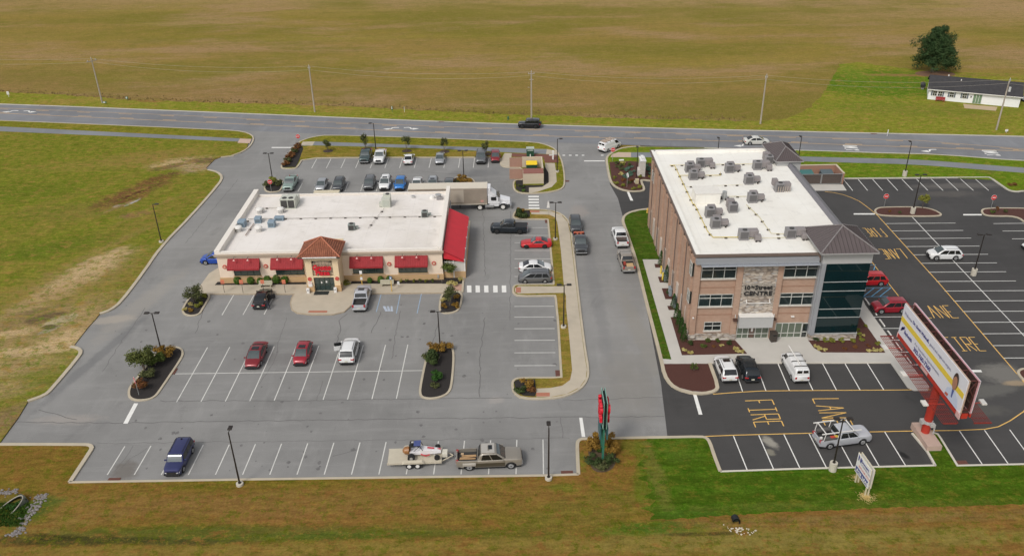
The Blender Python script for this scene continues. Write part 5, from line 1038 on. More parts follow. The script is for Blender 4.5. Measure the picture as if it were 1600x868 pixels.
# ======================= UTILITY POLES =======================
WOOD = mat('weathered_pole_wood', (.36, .31, .25), .9, var=.2, scale=2); INS = mat('grey_insulator', (.45, .45, .43), .4)
PO = [(160, 161, 'leftmost utility pole, leaning, beside the green utility box', 1, .0), (492, 175, 'utility pole in the verge above the left entrance', 0, .0), (830.5, 187, 'utility pole directly behind the black off-road car', 2, 0), (1188, 193.5, 'utility pole at the edge of the field left of the mown house lawn', 0, 0), (1556.7, 203, 'utility pole with transformer in front of the white house', 3, 0)]
tops = []
for (px, py, lab, k, ln) in PO:
    x, y = G(px, py, .06); e = empty('utility_pole', (x, y, .05), 0, lab, 'utility pole', 'utility poles along the highway')
    h = 10.3 if k != 0 else 10.2; rz = -.16
    MB().tube([(0, 0, -.1), (0, 0, h)], [.19, .12], 8).build('pole', WOOD, e, 40)
    a = MB(); L = 1.25
    if k in (1, 3): a.box((0, -.12, h - .55), (2 * L, .12, .14), rz + (1.1 if k == 1 else 1.1)); 
    elif k == 2: a.box((0, -.12, h - .4), (.9, .12, .12), rz); a.box((0, -.12, h - 1.6), (.9, .12, .12), rz)
    else: a.box((0, -.12, h - .35), (.5, .1, .1), rz)
    a.build('crossarm', WOOD, e)
    for d in (-.35, 0, .35):
        MB().tube([(d * (1.6 if k else .6), -.12 + d * (2.2 if k in (1, 3) else 0), h - .45 + (.45 if d == 0 else 0)), (d * (1.6 if k else .6), -.12 + d * (2.2 if k in (1, 3) else 0), h - .1 + (.45 if d == 0 else 0))], [.07, .04], 6).build('insulator', INS, e)
    if k == 3: MB().tube([(.45, -.1, h - 2.4), (.45, -.1, h - 1.5)], .24, 10).build('transformer', mat('transformer_grey', (.5, .5, .48), .4), e, 40)
    if k == 2:
        MB().tube([(-.4, 0, h - 3.3), (-.75, -.2, h - 3.2)], .05, 6).build('lamp_arm', STEEL, e)
    tops.append((x, y, h))
WIRE = mat('pale_wire', (.34, .31, .26), .5)
x, y, h = tops[0]; tl = (x - 62, y + 11, h); x, y, h = tops[-1]; tr_ = (x + 48, y - 8, h)
allp = [tl] + tops + [tr_]
for lvl, dz, dy, nm in ((0, .05, 0, 'top'), (1, -.9, .6, 'second')):
    for i in range(len(allp) - 1):
        a, b_ = allp[i], allp[i + 1]; pts = []
        for k in range(13):
            f = k / 12; sag = 4 * f * (1 - f) * (1.0 + .25 * lvl); pts.append((a[0] + (b_[0] - a[0]) * f, a[1] + (b_[1] - a[1]) * f + dy, a[2] + (b_[2] - a[2]) * f + dz - sag))
        w = MB(); w.tube(pts, .016, 4)
        where = ['left of the leftmost utility pole', 'between the leftmost and the second utility pole', 'between the second pole and the pole behind the black car', 'between the pole behind the black car and the next on its right', 'between the field edge pole and the pole at the white house', 'right of the transformer pole'][i]
        tag(w.build('power_line', WIRE), f'{nm} overhead wire {where}', 'power line', 'overhead wires along the highway')

# ======================= SIGNS =======================
SRED = mat('stop_sign_red', (.60, .035, .035), .5, var=.05); SORG = mat('orange_pink_sign', (.66, .20, .10), .6, var=.08); SWH = mat('sign_white', (.75, .74, .72), .5, var=.03); SBL = mat('handicap_blue', (.10, .17, .30), .5); YPOST = mat('yellow_post', (.62, .40, .08), .6)
def octo(r, n=8): return [(r * math.cos(math.pi / n + 2 * math.pi * k / n), r * math.sin(math.pi / n + 2 * math.pi * k / n)) for k in range(n)]
def road_sign(px, py, h, rz, kind, lab, xy=None, z=.12):
    x, y = xy or G(px, py, z); e = empty('stop_sign' if kind == 'stop' else 'no_entry_sign', (x, y, z), rz, lab, 'road sign')
    MB().tube([(0, 0, -.1), (0, 0, h + .3)], .035, 6).build('post', STEEL, e)
    n = 8 if kind == 'stop' else 20; r = .42
    MB().panel([(a, -.05, h + c) for a, c in octo(r, n)], .02).build('sign_face', SRED, e)
    MB().panel([(a, -.035, h + c) for a, c in octo(r * 1.07, n)], .012).build('sign_border', SWH, e)
    if kind == 'stop': text_mesh('STOP', 1, .012, SWH, 'lettering', e, (-.29, -.085, h - .11), (1, 0, 0), (0, 0, 1), fit=.58, height=.22, bold=.02)
    else: MB().box((0, -.08, h), (.52, .014, .13)).build('white_bar', SWH, e)
road_sign(468, 231, 2.4, 0, 'stop', 'red stop sign at the corner of the left entrance by the highway')
road_sign(217, 616, 2.0, -.95, 'stop', 'red stop sign at the lower tip of the left tree island')
road_sign(424, 298, 1.7, 0, 'stop', 'faded stop sign in front of the round bush island left of the back row')
road_sign(957, 252, 2.3, 0, 'stop', 'red stop sign beside the white van at the middle entrance')
road_sign(1381, 324, 2.0, 0, 'no', 'red no entry sign left of the first mulch island of the office lot')
road_sign(1548, 326, 2.0, 0, 'no', 'red no entry sign above the second mulch island on the right')
road_sign(0, 0, 2.2, 1.9, 'stop', 'stop sign seen from behind in the mulch bed of the monument', xy=G(979.5, 292, .13))
for (px, lab) in ((351, 'leftmost orange takeout sign in front of the restaurant walk'), (380, 'orange takeout sign second from the left by the restaurant walk'), (412.8, 'orange takeout sign behind the black car'), (446, 'orange takeout sign nearest the tiled entrance tower')):
    x, y = G(px, 457, .12); e = empty('pickup_sign', (x, y, .12), 0, lab, 'sign', 'orange signs along the restaurant walk'); MB().tube([(0, 0, 0), (0, 0, 1.75)], .03, 6).build('post', BLACKM, e); MB().box((0, -.04, 1.75), (.5, .03, .62)).build('sign_face', SORG, e); MB().box((0, -.06, 1.66), (.36, .01, .16)).build('sign_panel', mat('dull_sign_panel', (.50, .16, .12), .6), e)
for (px, py, blu, lab) in ((566, 446, 0, 'yellow post with white sign behind the silver pickup'), (612.3, 455, 1, 'yellow post with blue accessible parking sign')):
    x, y = G(px, py, .12); e = empty('parking_sign', (x, y, .12), 0, lab, 'parking sign'); MB().tube([(0, 0, 0), (0, 0, 2.3)], .06, 8).build('post', YPOST, e); MB().box((0, -.08, 2.15), (.36, .03, .5)).build('sign_face', SBL if blu else SWH, e)
    if blu: MB().box((0, -.1, 2.15), (.16, .01, .26)).build('symbol', SWH, e)
    else: MB().box((0, -.1, 1.2), (.3, .02, .45)).build('lower_plate', SWH, e)
x, y = G(623, 449, .12); e = empty('parking_sign', (x, y, .12), 0, 'small white plate on a short stake in the restaurant mulch strip', 'parking sign'); MB().tube([(0, 0, 0), (0, 0, .7)], .03, 6).build('post', STEEL, e); MB().box((0, -.04, .75), (.32, .03, .48)).build('sign_face', SWH, e)
x, y = G(856.5, 334, .12); e = empty('direction_sign', (x, y, .12), 0, 'white sign on a thin post at the top of the drive island', 'sign'); MB().tube([(0, 0, 0), (0, 0, 1.9)], .03, 6).build('post', STEEL, e); MB().panel([(-.25, -.04, 1.1), (.25, -.04, 1.1), (0.05, -.04, 2.3), (-.05, -.04, 2.3)], .03).build('sign_face', SWH, e)
x, y = G(864, 249, .12); e = empty('sign_post', (x, y, .12), .0, 'white edge-on panel sign on the brick paving by the entrance', 'sign'); MB().box((0, 0, .9), (.28, .5, 1.7)).build('panel', SWH, e, bevel=.03); MB().box((-.4, 0, .85), (.7, .1, .12)).build('arm', SWH, e)
# field markers beside the highway
for (px, py, h, w_, m_, lab) in ((14, 151.5, 1.3, .5, SWH, 'small white sign on the far verge at the left edge of the picture'), (164, 163, .7, .9, mat('utility_green', (.03, .14, .07), .6), 'green and white utility box at the foot of the leftmost pole'), (199, 157.5, 1.0, .55, MATS['utility_green'], 'green marker right of the leftmost utility pole'), (613, 176, 1.5, .3, MATS['utility_green'], 'narrow green and white marker on the verge above the back row'), (632, 175, 1.2, .08, SWH, 'thin white stake at the edge of the field beside a green marker'), (1386, 213, 1.4, .1, SWH, 'thin white post at the highway edge before the house lawn'), (1572, 207.5, .7, .6, SWH, 'white utility box beside the transformer pole')):
    x, y = G(px, py, .06); e = empty('utility_marker', (x, y, .05), .2, lab, 'marker'); MB().tube([(0, 0, 0), (0, 0, h * .7)], .04, 6).build('post', m_, e); MB().box((0, 0, h * .72), (w_, .18, h * .56), 0, .9).build('box', m_, e, bevel=.01)
    if m_ is not SWH: MB().box((-.04, -.11, h * .75), (w_ * .45, .02, h * .4)).build('white_panel', SWH, e)
def hydrant(px, py, m_, lab, z=.12):
    x, y = G(px, py, z); e = empty('fire_hydrant', (x, y, z), 0, lab, 'fire hydrant'); MB().tube([(0, 0, 0), (0, 0, .08), (0, 0, .08), (0, 0, .6), (0, 0, .72), (0, 0, .8)], [.2, .2, .13, .13, .12, .04], 12).build('barrel', m_, e, 40); MB().tube([(-.22, 0, .48), (.22, 0, .48)], .07, 8).tube([(0, -.22, .42), (0, 0, .42)], .09, 8).build('nozzle', m_, e)
hydrant(1011.5, 332, YPOST, 'yellow fire hydrant on the curved lawn at the back of the drive'); hydrant(794, 187, MATS['utility_green'], 'green hydrant on the far verge left of the black off-road car', .06)

# monument sign west of the office
x, y = G(1003, 274, .13); e = empty('monument_sign', (x, y, .12), .0, 'tall pale stone monument sign in the red mulch bed', 'monument sign')
MB().box((0, .5, 1.45), (.9, 2.3, 2.9)).build('stone_body', mat('pale_monument_stone', (.56, .52, .47), .9, var=.22, scale=4), e); MB().box((0, .5, 2.98), (1.05, 2.45, .16)).build('cap', SWH, e); MB().box((-.6, .3, .6), (.4, 1.6, 1.2)).build('stone_wing', MATS['pale_monument_stone'], e); MB().box((0, .5, 3.2), (.5, 1.9, .3)).build('top_panel', SWH, e)
x, y = G(995, 286.5, .13); e = empty('utility_cabinet', (x, y, .12), 0, 'small cream cabinet in front of the monument sign', 'utility box'); MB().box((0, 0, .4), (.6, .5, .8)).build('cabinet', mat('cream_cabinet', (.52, .45, .28), .6), e, bevel=.03); MB().box((0, 0, .82), (.66, .56, .05)).build('lid', MATS['cream_cabinet'], e)
x, y = G(971, 250.5, .13); tag(MB().box((x, y, .2), (.9, .4, .14)).build('valve_cover', SWH), 'flat white valve cover on the grass by the monument bed', 'cover')

# ======================= DUMPSTER ENCLOSURES =======================
ex, ey = G(833, 288, 0); SX0, SX1 = G(817.3, 288)[0], G(849.6, 288)[0]; SY = G(833, 288)[1]; NY = G(833, 262)[1]; MYY = G(833, 280.5)[1]
e = empty('dumpster_enclosure', ((SX0 + SX1) / 2, SY, 0), 0, 'tan walled dumpster enclosure with two brown gates swung open', 'enclosure'); ox, oy = (SX0 + SX1) / 2, SY
def loc(mb): mb.v = [(a - ox, b_ - oy, c) for a, b_, c in mb.v]; return mb
PAN = mat('tan_block_wall', (.52, .44, .33), .85, var=.06, scale=2)
H_ = 2.05
loc(MB().box(((SX0 + SX1) / 2, SY + .1, H_ / 2), (SX1 - SX0, .2, H_)).box((SX1 - .1, (SY + NY) / 2, H_ / 2), (.2, NY - SY - .3, H_)).box(((SX0 + SX1) / 2, NY, H_ / 2), (SX1 - SX0, .2, H_)).box(((SX0 + SX1) / 2, MYY, H_ / 2), (SX1 - SX0 - .3, .16, H_)).box((SX0 + .1, (SY + MYY) / 2, H_ / 2), (.2, MYY - SY - .3, H_))).build('wall', PAN, e)
loc(MB().box(((SX0 + SX1) / 2, (SY + MYY) / 2 + .02, H_ + .05), (SX1 - SX0 - .1, MYY - SY + .1, .08))).build('storage_roof', mat('brown_metal_roof', (.25, .095, .07), .6, var=.1), e)
c_ = MB(); c_.box((SX1 - .1, (SY + NY) / 2 + .9, H_ + .04), (.26, NY - MYY, .07)); c_.box(((SX0 + SX1) / 2, NY, H_ + .04), (SX1 - SX0 + .1, .26, .07)); loc(c_).build('coping', mat('tan_coping', (.55, .46, .34), .7), e)
for yy, ln in ((G(805, 280)[1], 2.35), (G(805, 261.8)[1], 2.3)):
    g_ = loc(MB().box((SX0 - ln / 2, yy, 1.02), (ln, .08, 1.9))).build('gate', mat('brown_pink_gate', (.36, .21, .155), .8, var=.1), e); f = MB(); f.box((SX0 - ln / 2, yy - .06, 1.95), (ln, .05, .08)); f.box((SX0 - ln / 2, yy - .06, .12), (ln, .05, .08)); f.box((SX0 - ln, yy - .06, 1.02), (.08, .05, 1.9)); loc(f).build('gate_frame', mat('tan_gate_frame', (.42, .30, .22), .7), g_)
def dumpster(x, y, rz, body, lid, lab, w=1.9, d=1.3):
    e = empty('dumpster', (x, y, .02), rz, lab, 'dumpster'); MB().box((0, 0, .65), (w, d, 1.1), 0, 1.06).build('bin', body, e); MB().panel([(-w / 2 - .05, -d / 2 - .05, 1.22), (w / 2 + .05, -d / 2 - .05, 1.22), (w / 2 + .05, d / 2, 1.5), (-w / 2 - .05, d / 2, 1.5)], .06).build('lid', lid, e)
    s = MB(); [s.box((k * w * .35, -d / 2 - .06, .65), (.07, .08, 1.0)) for k in (-1, 0, 1)]; s.build('rib', body, e); [MB().tube([(k * w * .38, -.3, .05), (k * w * .38 + .08, -.3, .05)], .08, 8).build('caster', BLACKM, e) for k in (-1, 1)]
DG = mat('dumpster_green', (.015, .065, .035), .6, var=.2)
dumpster(ox - .12, NY - 1.1, 0, DG, mat('yellow_lid', (.80, .55, .02), .5, var=.06), 'dark green dumpster with bright yellow lid'); dumpster(ox - .1, MYY + .95, 0, mat('dumpster_grey', (.10, .12, .13), .6, var=.2), mat('grey_lid', (.15, .17, .18), .5), 'grey dumpster in front of the yellow lidded one', 1.8, 1.0)
x, y = G(828.5, 243, .12); e = empty('transformer_cabinet', (x, y, .1), 0, 'tall dark green cabinet with pale top behind the dumpster enclosure', 'utility box'); MB().box((0, 0, .75), (1.4, 1.0, 1.5)).build('cabinet', DG, e, bevel=.03); MB().box((0, .05, 1.55), (1.5, 1.1, .1)).build('lid', mat('pale_green_lid', (.42, .46, .40), .5), e); MB().box((0, -.52, 1.25), (1.1, .03, .3)).build('vent', mat('vent_grey', (.3, .35, .33), .5), e); MB().tube([(.0, -.9, 0), (0, -.9, .6)], .1, 8).build('bollard', SWH, e)
# office enclosure
bx0, bx1 = 50.2, 58.0; by0, by1 = 138.2, 142.4
e = empty('dumpster_enclosure', ((bx0 + bx1) / 2, by0, 0), 0, 'brick dumpster enclosure with dark gates behind the office building', 'enclosure'); ox, oy = (bx0 + bx1) / 2, by0
loc(MB().box((bx0 + .12, (by0 + by1) / 2, 1.0), (.24, by1 - by0, 2.0)).box((bx1 - .12, (by0 + by1) / 2, 1.0), (.24, by1 - by0, 2.0)).box(((bx0 + bx1) / 2, by1 - .12, 1.0), (bx1 - bx0 - .5, .24, 2.0))).build('wall', mat('pink_brick_wall', (.36, .20, .14), .9, var=.12, scale=4), e)
loc(MB().box((bx0 + .12, (by0 + by1) / 2, 2.04), (.34, by1 - by0 + .1, .08)).box((bx1 - .12, (by0 + by1) / 2, 2.04), (.34, by1 - by0 + .1, .08)).box(((bx0 + bx1) / 2, by1 - .12, 2.04), (bx1 - bx0 - .6, .34, .08))).build('coping', MATS['tan_coping'], e)
for k in (0, 1):
    gx = bx0 + .3 + (bx1 - bx0 - .6) * (k + .5) / 2; g_ = loc(MB().box((gx, by0 + .05, 1.0), ((bx1 - bx0 - .7) / 2 - .08, .07, 1.8))).build('gate', mat('dark_mesh_gate', (.085, .065, .055), .7, var=.3, scale=3), e)
    f = MB(); f.box((gx, by0, 1.93), ((bx1 - bx0 - .7) / 2, .08, .08)); f.box((gx, by0, .12), ((bx1 - bx0 - .7) / 2, .08, .08)); [f.box((gx + s * ((bx1 - bx0 - .7) / 4 - .04), by0, 1.0), (.08, .08, 1.85)) for s in (-1, 1)]; loc(f).build('gate_frame', STEEL, g_)
dumpster(52.2, 140.7, 0, mat('teal_bin', (.03, .10, .09), .6), mat('teal_lid', (.05, .16, .15), .5), 'teal dumpster on the left inside the office enclosure', 2.2, 1.4); dumpster(55.8, 140.7, 0, mat('slate_bin', (.06, .08, .09), .6), mat('slate_lid', (.09, .12, .13), .5), 'slate dumpster on the right inside the office enclosure', 2.0, 1.4)

# ======================= PIZZA SIGN =======================
x, y = G(941, 716, .12); e = empty('pole_sign', (x, y, .1), 0, 'tall green pole sign with red lettering seen edge on above the orange bushes', 'pole sign')
SG = mat('sign_dark_green', (.010, .05, .042), .5, var=.2); SGL = mat('sign_green_trim', (.22, .36, .30), .4); STE = mat('sign_teal', (.03, .10, .11), .5)
for yy in (-.3, 1.1): MB().box((0, yy, 2.2), (.2, .3, 4.4)).build('post', mat('post_green', (.03, .15, .10), .5), e)
def side(s):
    p = [(s * .32, -.9, 4.1), (s * .32, 2.7, 4.1), (s * .22, 2.9, 5.2), (s * .22, 2.9, 8.3), (s * .22, -1.1, 8.3), (s * .22, -1.1, 5.2)]
    f = MB().panel([(s * .15, -.9, 4.6), (s * .15, 1.6, 4.6), (s * .15, 1.6, 7.7), (s * .15, -.9, 7.7)], -.06 * s).build('sign_face', SG, e)
    MB().tube([(s * .17, -.95, 4.6), (s * .17, -.95, 7.7), (s * .17, 1.65, 7.7), (s * .17, 1.65, 4.6), (s * .17, -.95, 4.6)], .045, 6).build('trim', SGL, f)
    l = MB().box((s * .34, .4, 3.6), (.16, 1.8, 1.5)).build('lower_sign', STE, e, bevel=.04)
    X = (0, -1, 0) if s < 0 else (0, 1, 0)
    oy = 1.5 if s < 0 else -.8
    for wd, z, ft in (('Grotto', 6.2, 2.3), ('Pizza', 5.0, 1.7)):
        text_mesh(wd, 1, .26, REDL, 'lettering', e, (s * .36, oy + (-1 if s < 0 else 1) * (0 if wd == 'Grotto' else .35), z), X, (0, 0, 1), fit=ft, height=1.0, bold=.02)
side(-1); side(1)
MB().box((0, .4, 4.4), (.3, 2.2, .2)).build('crossbeam', SG, e); MB().box((0, .35, 6.1), (.2, 2.2, 2.8)).build('core', mat('sign_core_black', (.012, .02, .018), .7), e)
over('mulch_bed', [(919, 692), (930, 686), (952, 685), (961, 692), (963, 715), (960, 730), (945, 738), (928, 736), (920, 722)], LZ + .012, mat('leaf_litter', (.10, .07, .04), .95, var=.5, scale=6, bump=.5), 2)

# ======================= BILLBOARD =======================
bx, by = 42.85, 70.2
BR = mat('billboard_red', (.42, .035, .02), .55, var=.1); BRT = mat('red_mesh', (.22, .025, .018), .6, var=.1); BF = mat('billboard_vinyl', (.66, .66, .70), .55, var=.03); BYEL = mat('billboard_yellow', (.70, .52, .05), .55); BTX = mat('billboard_grey_text', (.25, .25, .34), .6); BNAVY = mat('billboard_navy', (.05, .05, .20), .6)
bb = empty('billboard', (bx, by, 0), 0, 'large double faced billboard on a single red column at the edge of the office lot', 'billboard')
FY0, FY1, FZ0, FZ1 = 64.7 - by, 79.0 - by, 7.35, 11.05; fx = .55
MB().tube([(0, 0, .6), (0, 0, 7.0)], .42, 20).build('column', BR, bb, 40)
MB().box((.0, -.4, .36), (1.5, 3.9, .72)).build('footing', mat('pinkish_footing', (.46, .33, .27), .85, var=.1, scale=2), bb)
MB().box((0, .9, .74), (1.3, .5, .06)).build('footing_cap', MATS['pinkish_footing'], bb)
MB().box((0, (FY0 + FY1) / 2, 7.0), (.6, FY1 - FY0, .55)).build('beam', BR, bb)
q = MB().tube([(0, 0, 1.9), (0, 0, 2.25)], .48, 20).build('collar', mat('collar_steel', (.55, .55, .55), .4, .3), bb, 40); MB().box((-.6, 0, 2.1), (.35, .5, .4)).box((.2, -.62, 2.05), (.4, .35, .4)).box((.5, -.6, 1.5), (.12, .12, 1.2)).build('meter_box', mat('meter_grey', (.45, .44, .42), .5), bb)
for s, nm in ((-1, 'west'), (1, 'east')):
    sx = s * fx; ox_ = sx + (.35 if s > 0 else -.25)
    f = MB().box((sx, (FY0 + FY1) / 2, (FZ0 + FZ1) / 2), (.1, FY1 - FY0, FZ1 - FZ0)).build('sign_face', BF, bb)
    tr = MB(); 
    for zz in (FZ0, FZ1): tr.box((sx - s * .1, (FY0 + FY1) / 2, zz), (.12, FY1 - FY0 + .1, .1))
    for yy in (FY0, FY1): tr.box((sx - s * .1, yy, (FZ0 + FZ1) / 2), (.12, .1, FZ1 - FZ0))
    tr.build('trim', mat('tan_trim', (.45, .33, .25), .6) if s < 0 else mat('pink_trim', (.55, .30, .32), .6), f)
    MB().box((sx - s * .0, (FY0 + FY1) / 2, FZ0 - .28), (.14, FY1 - FY0, .45)).build('apron', BR, f)
    ct = MB(); w0, w1 = sx + s * .25, sx + s * 1.75; n = 22
    for k in range(n + 1): yy = FY0 - .6 + (FY1 - FY0 + 1.0) * k / n; ct.box(((w0 + w1) / 2, yy, 6.7), (w1 - w0, .035, .03))
    for k in range(9): ct.box((w0 + (w1 - w0) * k / 8, (FY0 + FY1) / 2 - .1, 6.7), (.03, FY1 - FY0 + 1.0, .05))
    for yy in (FY0 - .6, FY0 + 3.3, FY0 + 7, FY0 + 10.7, FY1 + .4): ct.box(((w0 + w1) / 2, yy, 6.64), (w1 - w0 + .2, .1, .1))
    ct.build('catwalk', BRT, bb)
    for k in range(3):
        yy = FY0 + 2.2 + k * 4.9; MB().tube([(sx + s * .3, yy, 6.8), (sx + s * 2.2, yy, 6.9)], .04, 6).build('lamp_arm', BR, bb); l = MB().box((sx + s * 2.3, yy, 6.95), (.5, .8, .2)).build('flood_lamp', mat('flood_lamp_grey', (.62, .60, .56), .4), bb, bevel=.03)
# frame between the faces
b = MB(); n = 9
for k in range(n):
    yy = FY0 + .3 + (FY1 - FY0 - .6) * k / (n - 1)
    b.box((0, yy, FZ1 - .15), (2 * fx - .1, .08, .08)); b.box((0, yy, FZ0 + .2), (2 * fx - .1, .1, .1)); b.tube([(-fx + .1, yy, FZ1 - .2), (fx - .1, yy, FZ0 + 1.6)], .04, 5); b.tube([(fx - .1, yy, FZ1 - .2), (-fx + .1, yy, FZ0 + 1.6)], .04, 5)
    for s in (-1, 1): b.box((s * (fx - .14), yy, (FZ0 + FZ1) / 2), (.1, .1, FZ1 - FZ0 - .1))
MB().box((-fx + .09, (FY0 + FY1) / 2, (FZ0 + FZ1) / 2), (.05, FY1 - FY0 - .1, FZ1 - FZ0 - .1)).build('back_panel', mat('dark_brown_backing', (.06, .03, .022), .9, var=.3), bb); MB().box((fx - .09, (FY0 + FY1) / 2, (FZ0 + FZ1) / 2), (.05, FY1 - FY0 - .1, FZ1 - FZ0 - .1)).build('back_panel', mat('dark_brown_backing', (.06, .03, .022), .9, var=.3), bb); MB().box((0, (FY0 + FY1) / 2, FZ0 + .02), (2 * fx - .2, FY1 - FY0 - .1, .05)).build('floor_panel', mat('dark_brown_backing', (.06, .03, .022), .9, var=.3), bb)
b.build('frame', mat('dark_red_frame', (.10, .03, .025), .7, var=.2), bb)
b = MB(); [b.box((s * (fx - .14), (FY0 + FY1) / 2, FZ0 + .9 + j * .95), (.08, FY1 - FY0 - .1, .12)) for s in (-1, 1) for j in range(3)]; b.build('stringer', mat('brown_stringer', (.09, .05, .035), .8), bb)
# artwork of the west face (reads from the far end to the near end)
xf = -fx - .075; Yl = FY1; H_ = FZ1 - FZ0; W_ = FY1 - FY0
def bt(s_, u, v, w, h, m_, n_='lettering', b_=.01): return text_mesh(s_, 1, .014, m_, n_, bb, (xf, Yl - u * W_, FZ0 + v * H_), (0, -1, 0), (0, 0, 1), fit=w * W_, height=h * H_, bold=b_)
bt('Welcome', .03, .72, .13, .10, BTX); bt('Dr. Scott Wehrell,', .175, .72, .27, .12, BNAVY, b_=.03); bt('general and weight loss surgeon.', .46, .71, .33, .11, BTX)
def strip_(u0, u1, v0, v1, m_, n_, dx=0): return MB().box((xf - dx, Yl - (u0 + u1) / 2 * W_, FZ0 + (v0 + v1) / 2 * H_), (.02, (u1 - u0) * W_, (v1 - v0) * H_)).build(n_, m_, bb)
strip_(.004, .996, .44, .60, BYEL, 'yellow_stripe')
bt('Bayhealth', .09, .16, .13, .15, BNAVY, b_=.02)
for k in range(4): MB().panel([(xf - .01, Yl - (.03 + .012 * k) * W_, FZ0 + (.16 + .04 * k) * H_), (xf - .01, Yl - (.05 + .012 * k) * W_, FZ0 + (.2 + .04 * k) * H_), (xf - .01, Yl - (.06 + .008 * k) * W_, FZ0 + (.34 + .02 * k) * H_), (xf - .01, Yl - (.04 + .01 * k) * W_, FZ0 + (.3 + .02 * k) * H_)], .008).build('logo_mark', BNAVY, bb)
bt('For Specialist Appointments,', .27, .24, .40, .10, BTX); bt('302-760-7360', .27, .06, .28, .14, BNAVY, b_=.03)
def ell(cu, cv, ru, rv_, m_, n_, dx):
    MB().panel([(xf - dx, Yl - (cu + ru * math.cos(a)) * W_, FZ0 + (cv + rv_ * math.sin(a)) * H_) for a in [6.2832 * k / 20 for k in range(20)]], .01).build(n_, m_, bb)
def poly(pts, m_, n_, dx): MB().panel([(xf - dx, Yl - u * W_, FZ0 + v * H_) for u, v in pts], .01).build(n_, m_, bb)
poly([(.78, .02), (.97, .02), (.945, .30), (.90, .40), (.85, .40), (.80, .28)], mat('portrait_coat', (.50, .56, .68), .6), 'portrait_coat', .03)
poly([(.862, .40), (.888, .40), (.882, .16), (.868, .16)], mat('portrait_tie', (.07, .10, .28), .6), 'portrait_tie', .045); ell(.875, .66, .034, .25, mat('portrait_hair', (.045, .025, .018), .7), 'portrait_hair', .04); ell(.874, .60, .029, .20, mat('portrait_skin', (.36, .18, .11), .6), 'portrait_face', .055)
poly([(.79, .05), (.83, .05), (.835, .15), (.80, .13)], mat('portrait_patch', (.45, .12, .08), .6), 'portrait_pocket', .045)
MB().box((xf - .05, Yl - .48 * W_, FZ0 - .22), (.03, 1.5, .34)).build('owner_plate', mat('pink_plate', (.6, .38, .36), .5), bb)
for s in (0, 1): MB().box((xf - .02, (FY0 + .05) if s else (FY1 - .05), FZ0 - .2), (.1, .7 if s else .05, .6)).build('corner_plate', mat('pink_plate', (.6, .38, .36), .5), bb)
# ======================= FOR SALE SIGN =======================
A = Vector(G(1352, 778, .12)); 
# two boards back to back in a shallow V, each on a post
ta = Vector(G(1348, 703.5, 5.2)) if False else None
e = empty('property_sign', (A.x, A.y, .1), 0, 'white and navy property sign with two back to back boards on the front lawn', 'property sign')
FWm = mat('cream_post', (.56, .50, .34), .7)
W2 = 2.6
dv = Vector((-.10, 1)).normalized()
for s in (0, 1):
    o = Vector((0, 0)) + Vector((.28 * s, 0))
    a = o; b_ = o + dv * W2
    for f in (.12, .88): MB().box((a.x + (b_.x - a.x) * f + .08, a.y + (b_.y - a.y) * f, 1.55), (.12, .12, 3.1)).build('post', FWm, e)
    P = [(a.x, a.y, 1.25), (b_.x, b_.y, 1.25), (b_.x, b_.y, 3.5), (a.x, a.y, 3.5)]
    f = MB().panel(P, .05 if s else -.05).build('board', SWH, e)
    MB().tube([(a.x, a.y, 1.25), (b_.x, b_.y, 1.25), (b_.x, b_.y, 3.5), (a.x, a.y, 3.5), (a.x, a.y, 1.25)], .04, 4).build('trim', mat('cream_trim', (.62, .55, .38), .6), f)
xd = (-dv.x, -dv.y, 0); st = dv * W2
def ft(s_, u, z, w, h, m_): 
    p = st + Vector((-dv.x, -dv.y)) * (u * W2); return text_mesh(s_, 1, .014, m_, 'lettering', e, (p.x - .065, p.y, z), xd, (0, 0, 1), fit=w, height=h, bold=.02)
NV = mat('sign_navy', (.035, .045, .22), .5)
ft('N', .08, 2.75, .55, .6, NV); ft('Emmert', .30, 2.95, 1.5, .32, NV); ft('COMMERCIAL', .30, 2.65, 1.9, .2, mat('sign_grey_text', (.3, .3, .38), .6)); ft('302.228.3219', .2, 2.2, 2.2, .2, mat('sign_red_text', (.55, .2, .18), .6))
c0 = st - dv * (.04 * W2); c1 = st - dv * (.96 * W2)
MB().panel([(c0.x - .06, c0.y, 1.38), (c1.x - .06, c1.y, 1.38), (c1.x - .06, c1.y, 1.98), (c0.x - .06, c0.y, 1.98)], -.015).build('navy_band', NV, e)
for u in (1,): p = st - dv * (.14 * W2); text_mesh('FOR LEASE', 1, .014, SWH, 'lettering', e, (p.x - .09, p.y, 1.5), xd, (0, 0, 1), fit=2.5, height=.34, bold=.02)
sm = leafmat('straw', (.42, .30, .11), (.55, .42, .18), 3)
for (px, py, r, lab) in ((1353, 776, .85, 'larger heap of straw round the near post of the property sign'), (1340, 747, .5, 'smaller heap of straw round the far post of the property sign')):
    x, y = G(px, py, .12); b = MB(); R = random.Random(px)
    for k in range(500):
        a = R.random() * 6.28; d = abs(R.gauss(0, .45)) * r * 1.1; c = (x + d * math.cos(a), y + d * math.sin(a) * .9, .14 + R.random() * .16 * max(0, 1 - d / r)); t_ = R.random() * 3.14; l = .1 + .12 * R.random()
        b.add([(c[0] - l * math.cos(t_), c[1] - l * math.sin(t_), c[2]), (c[0] + l * math.cos(t_), c[1] + l * math.sin(t_), c[2] + .03), (c[0] + .03, c[1] + .03, c[2] + .02)], [(0, 1, 2)])
    tag(b.build('straw_heap', sm), lab, 'straw')

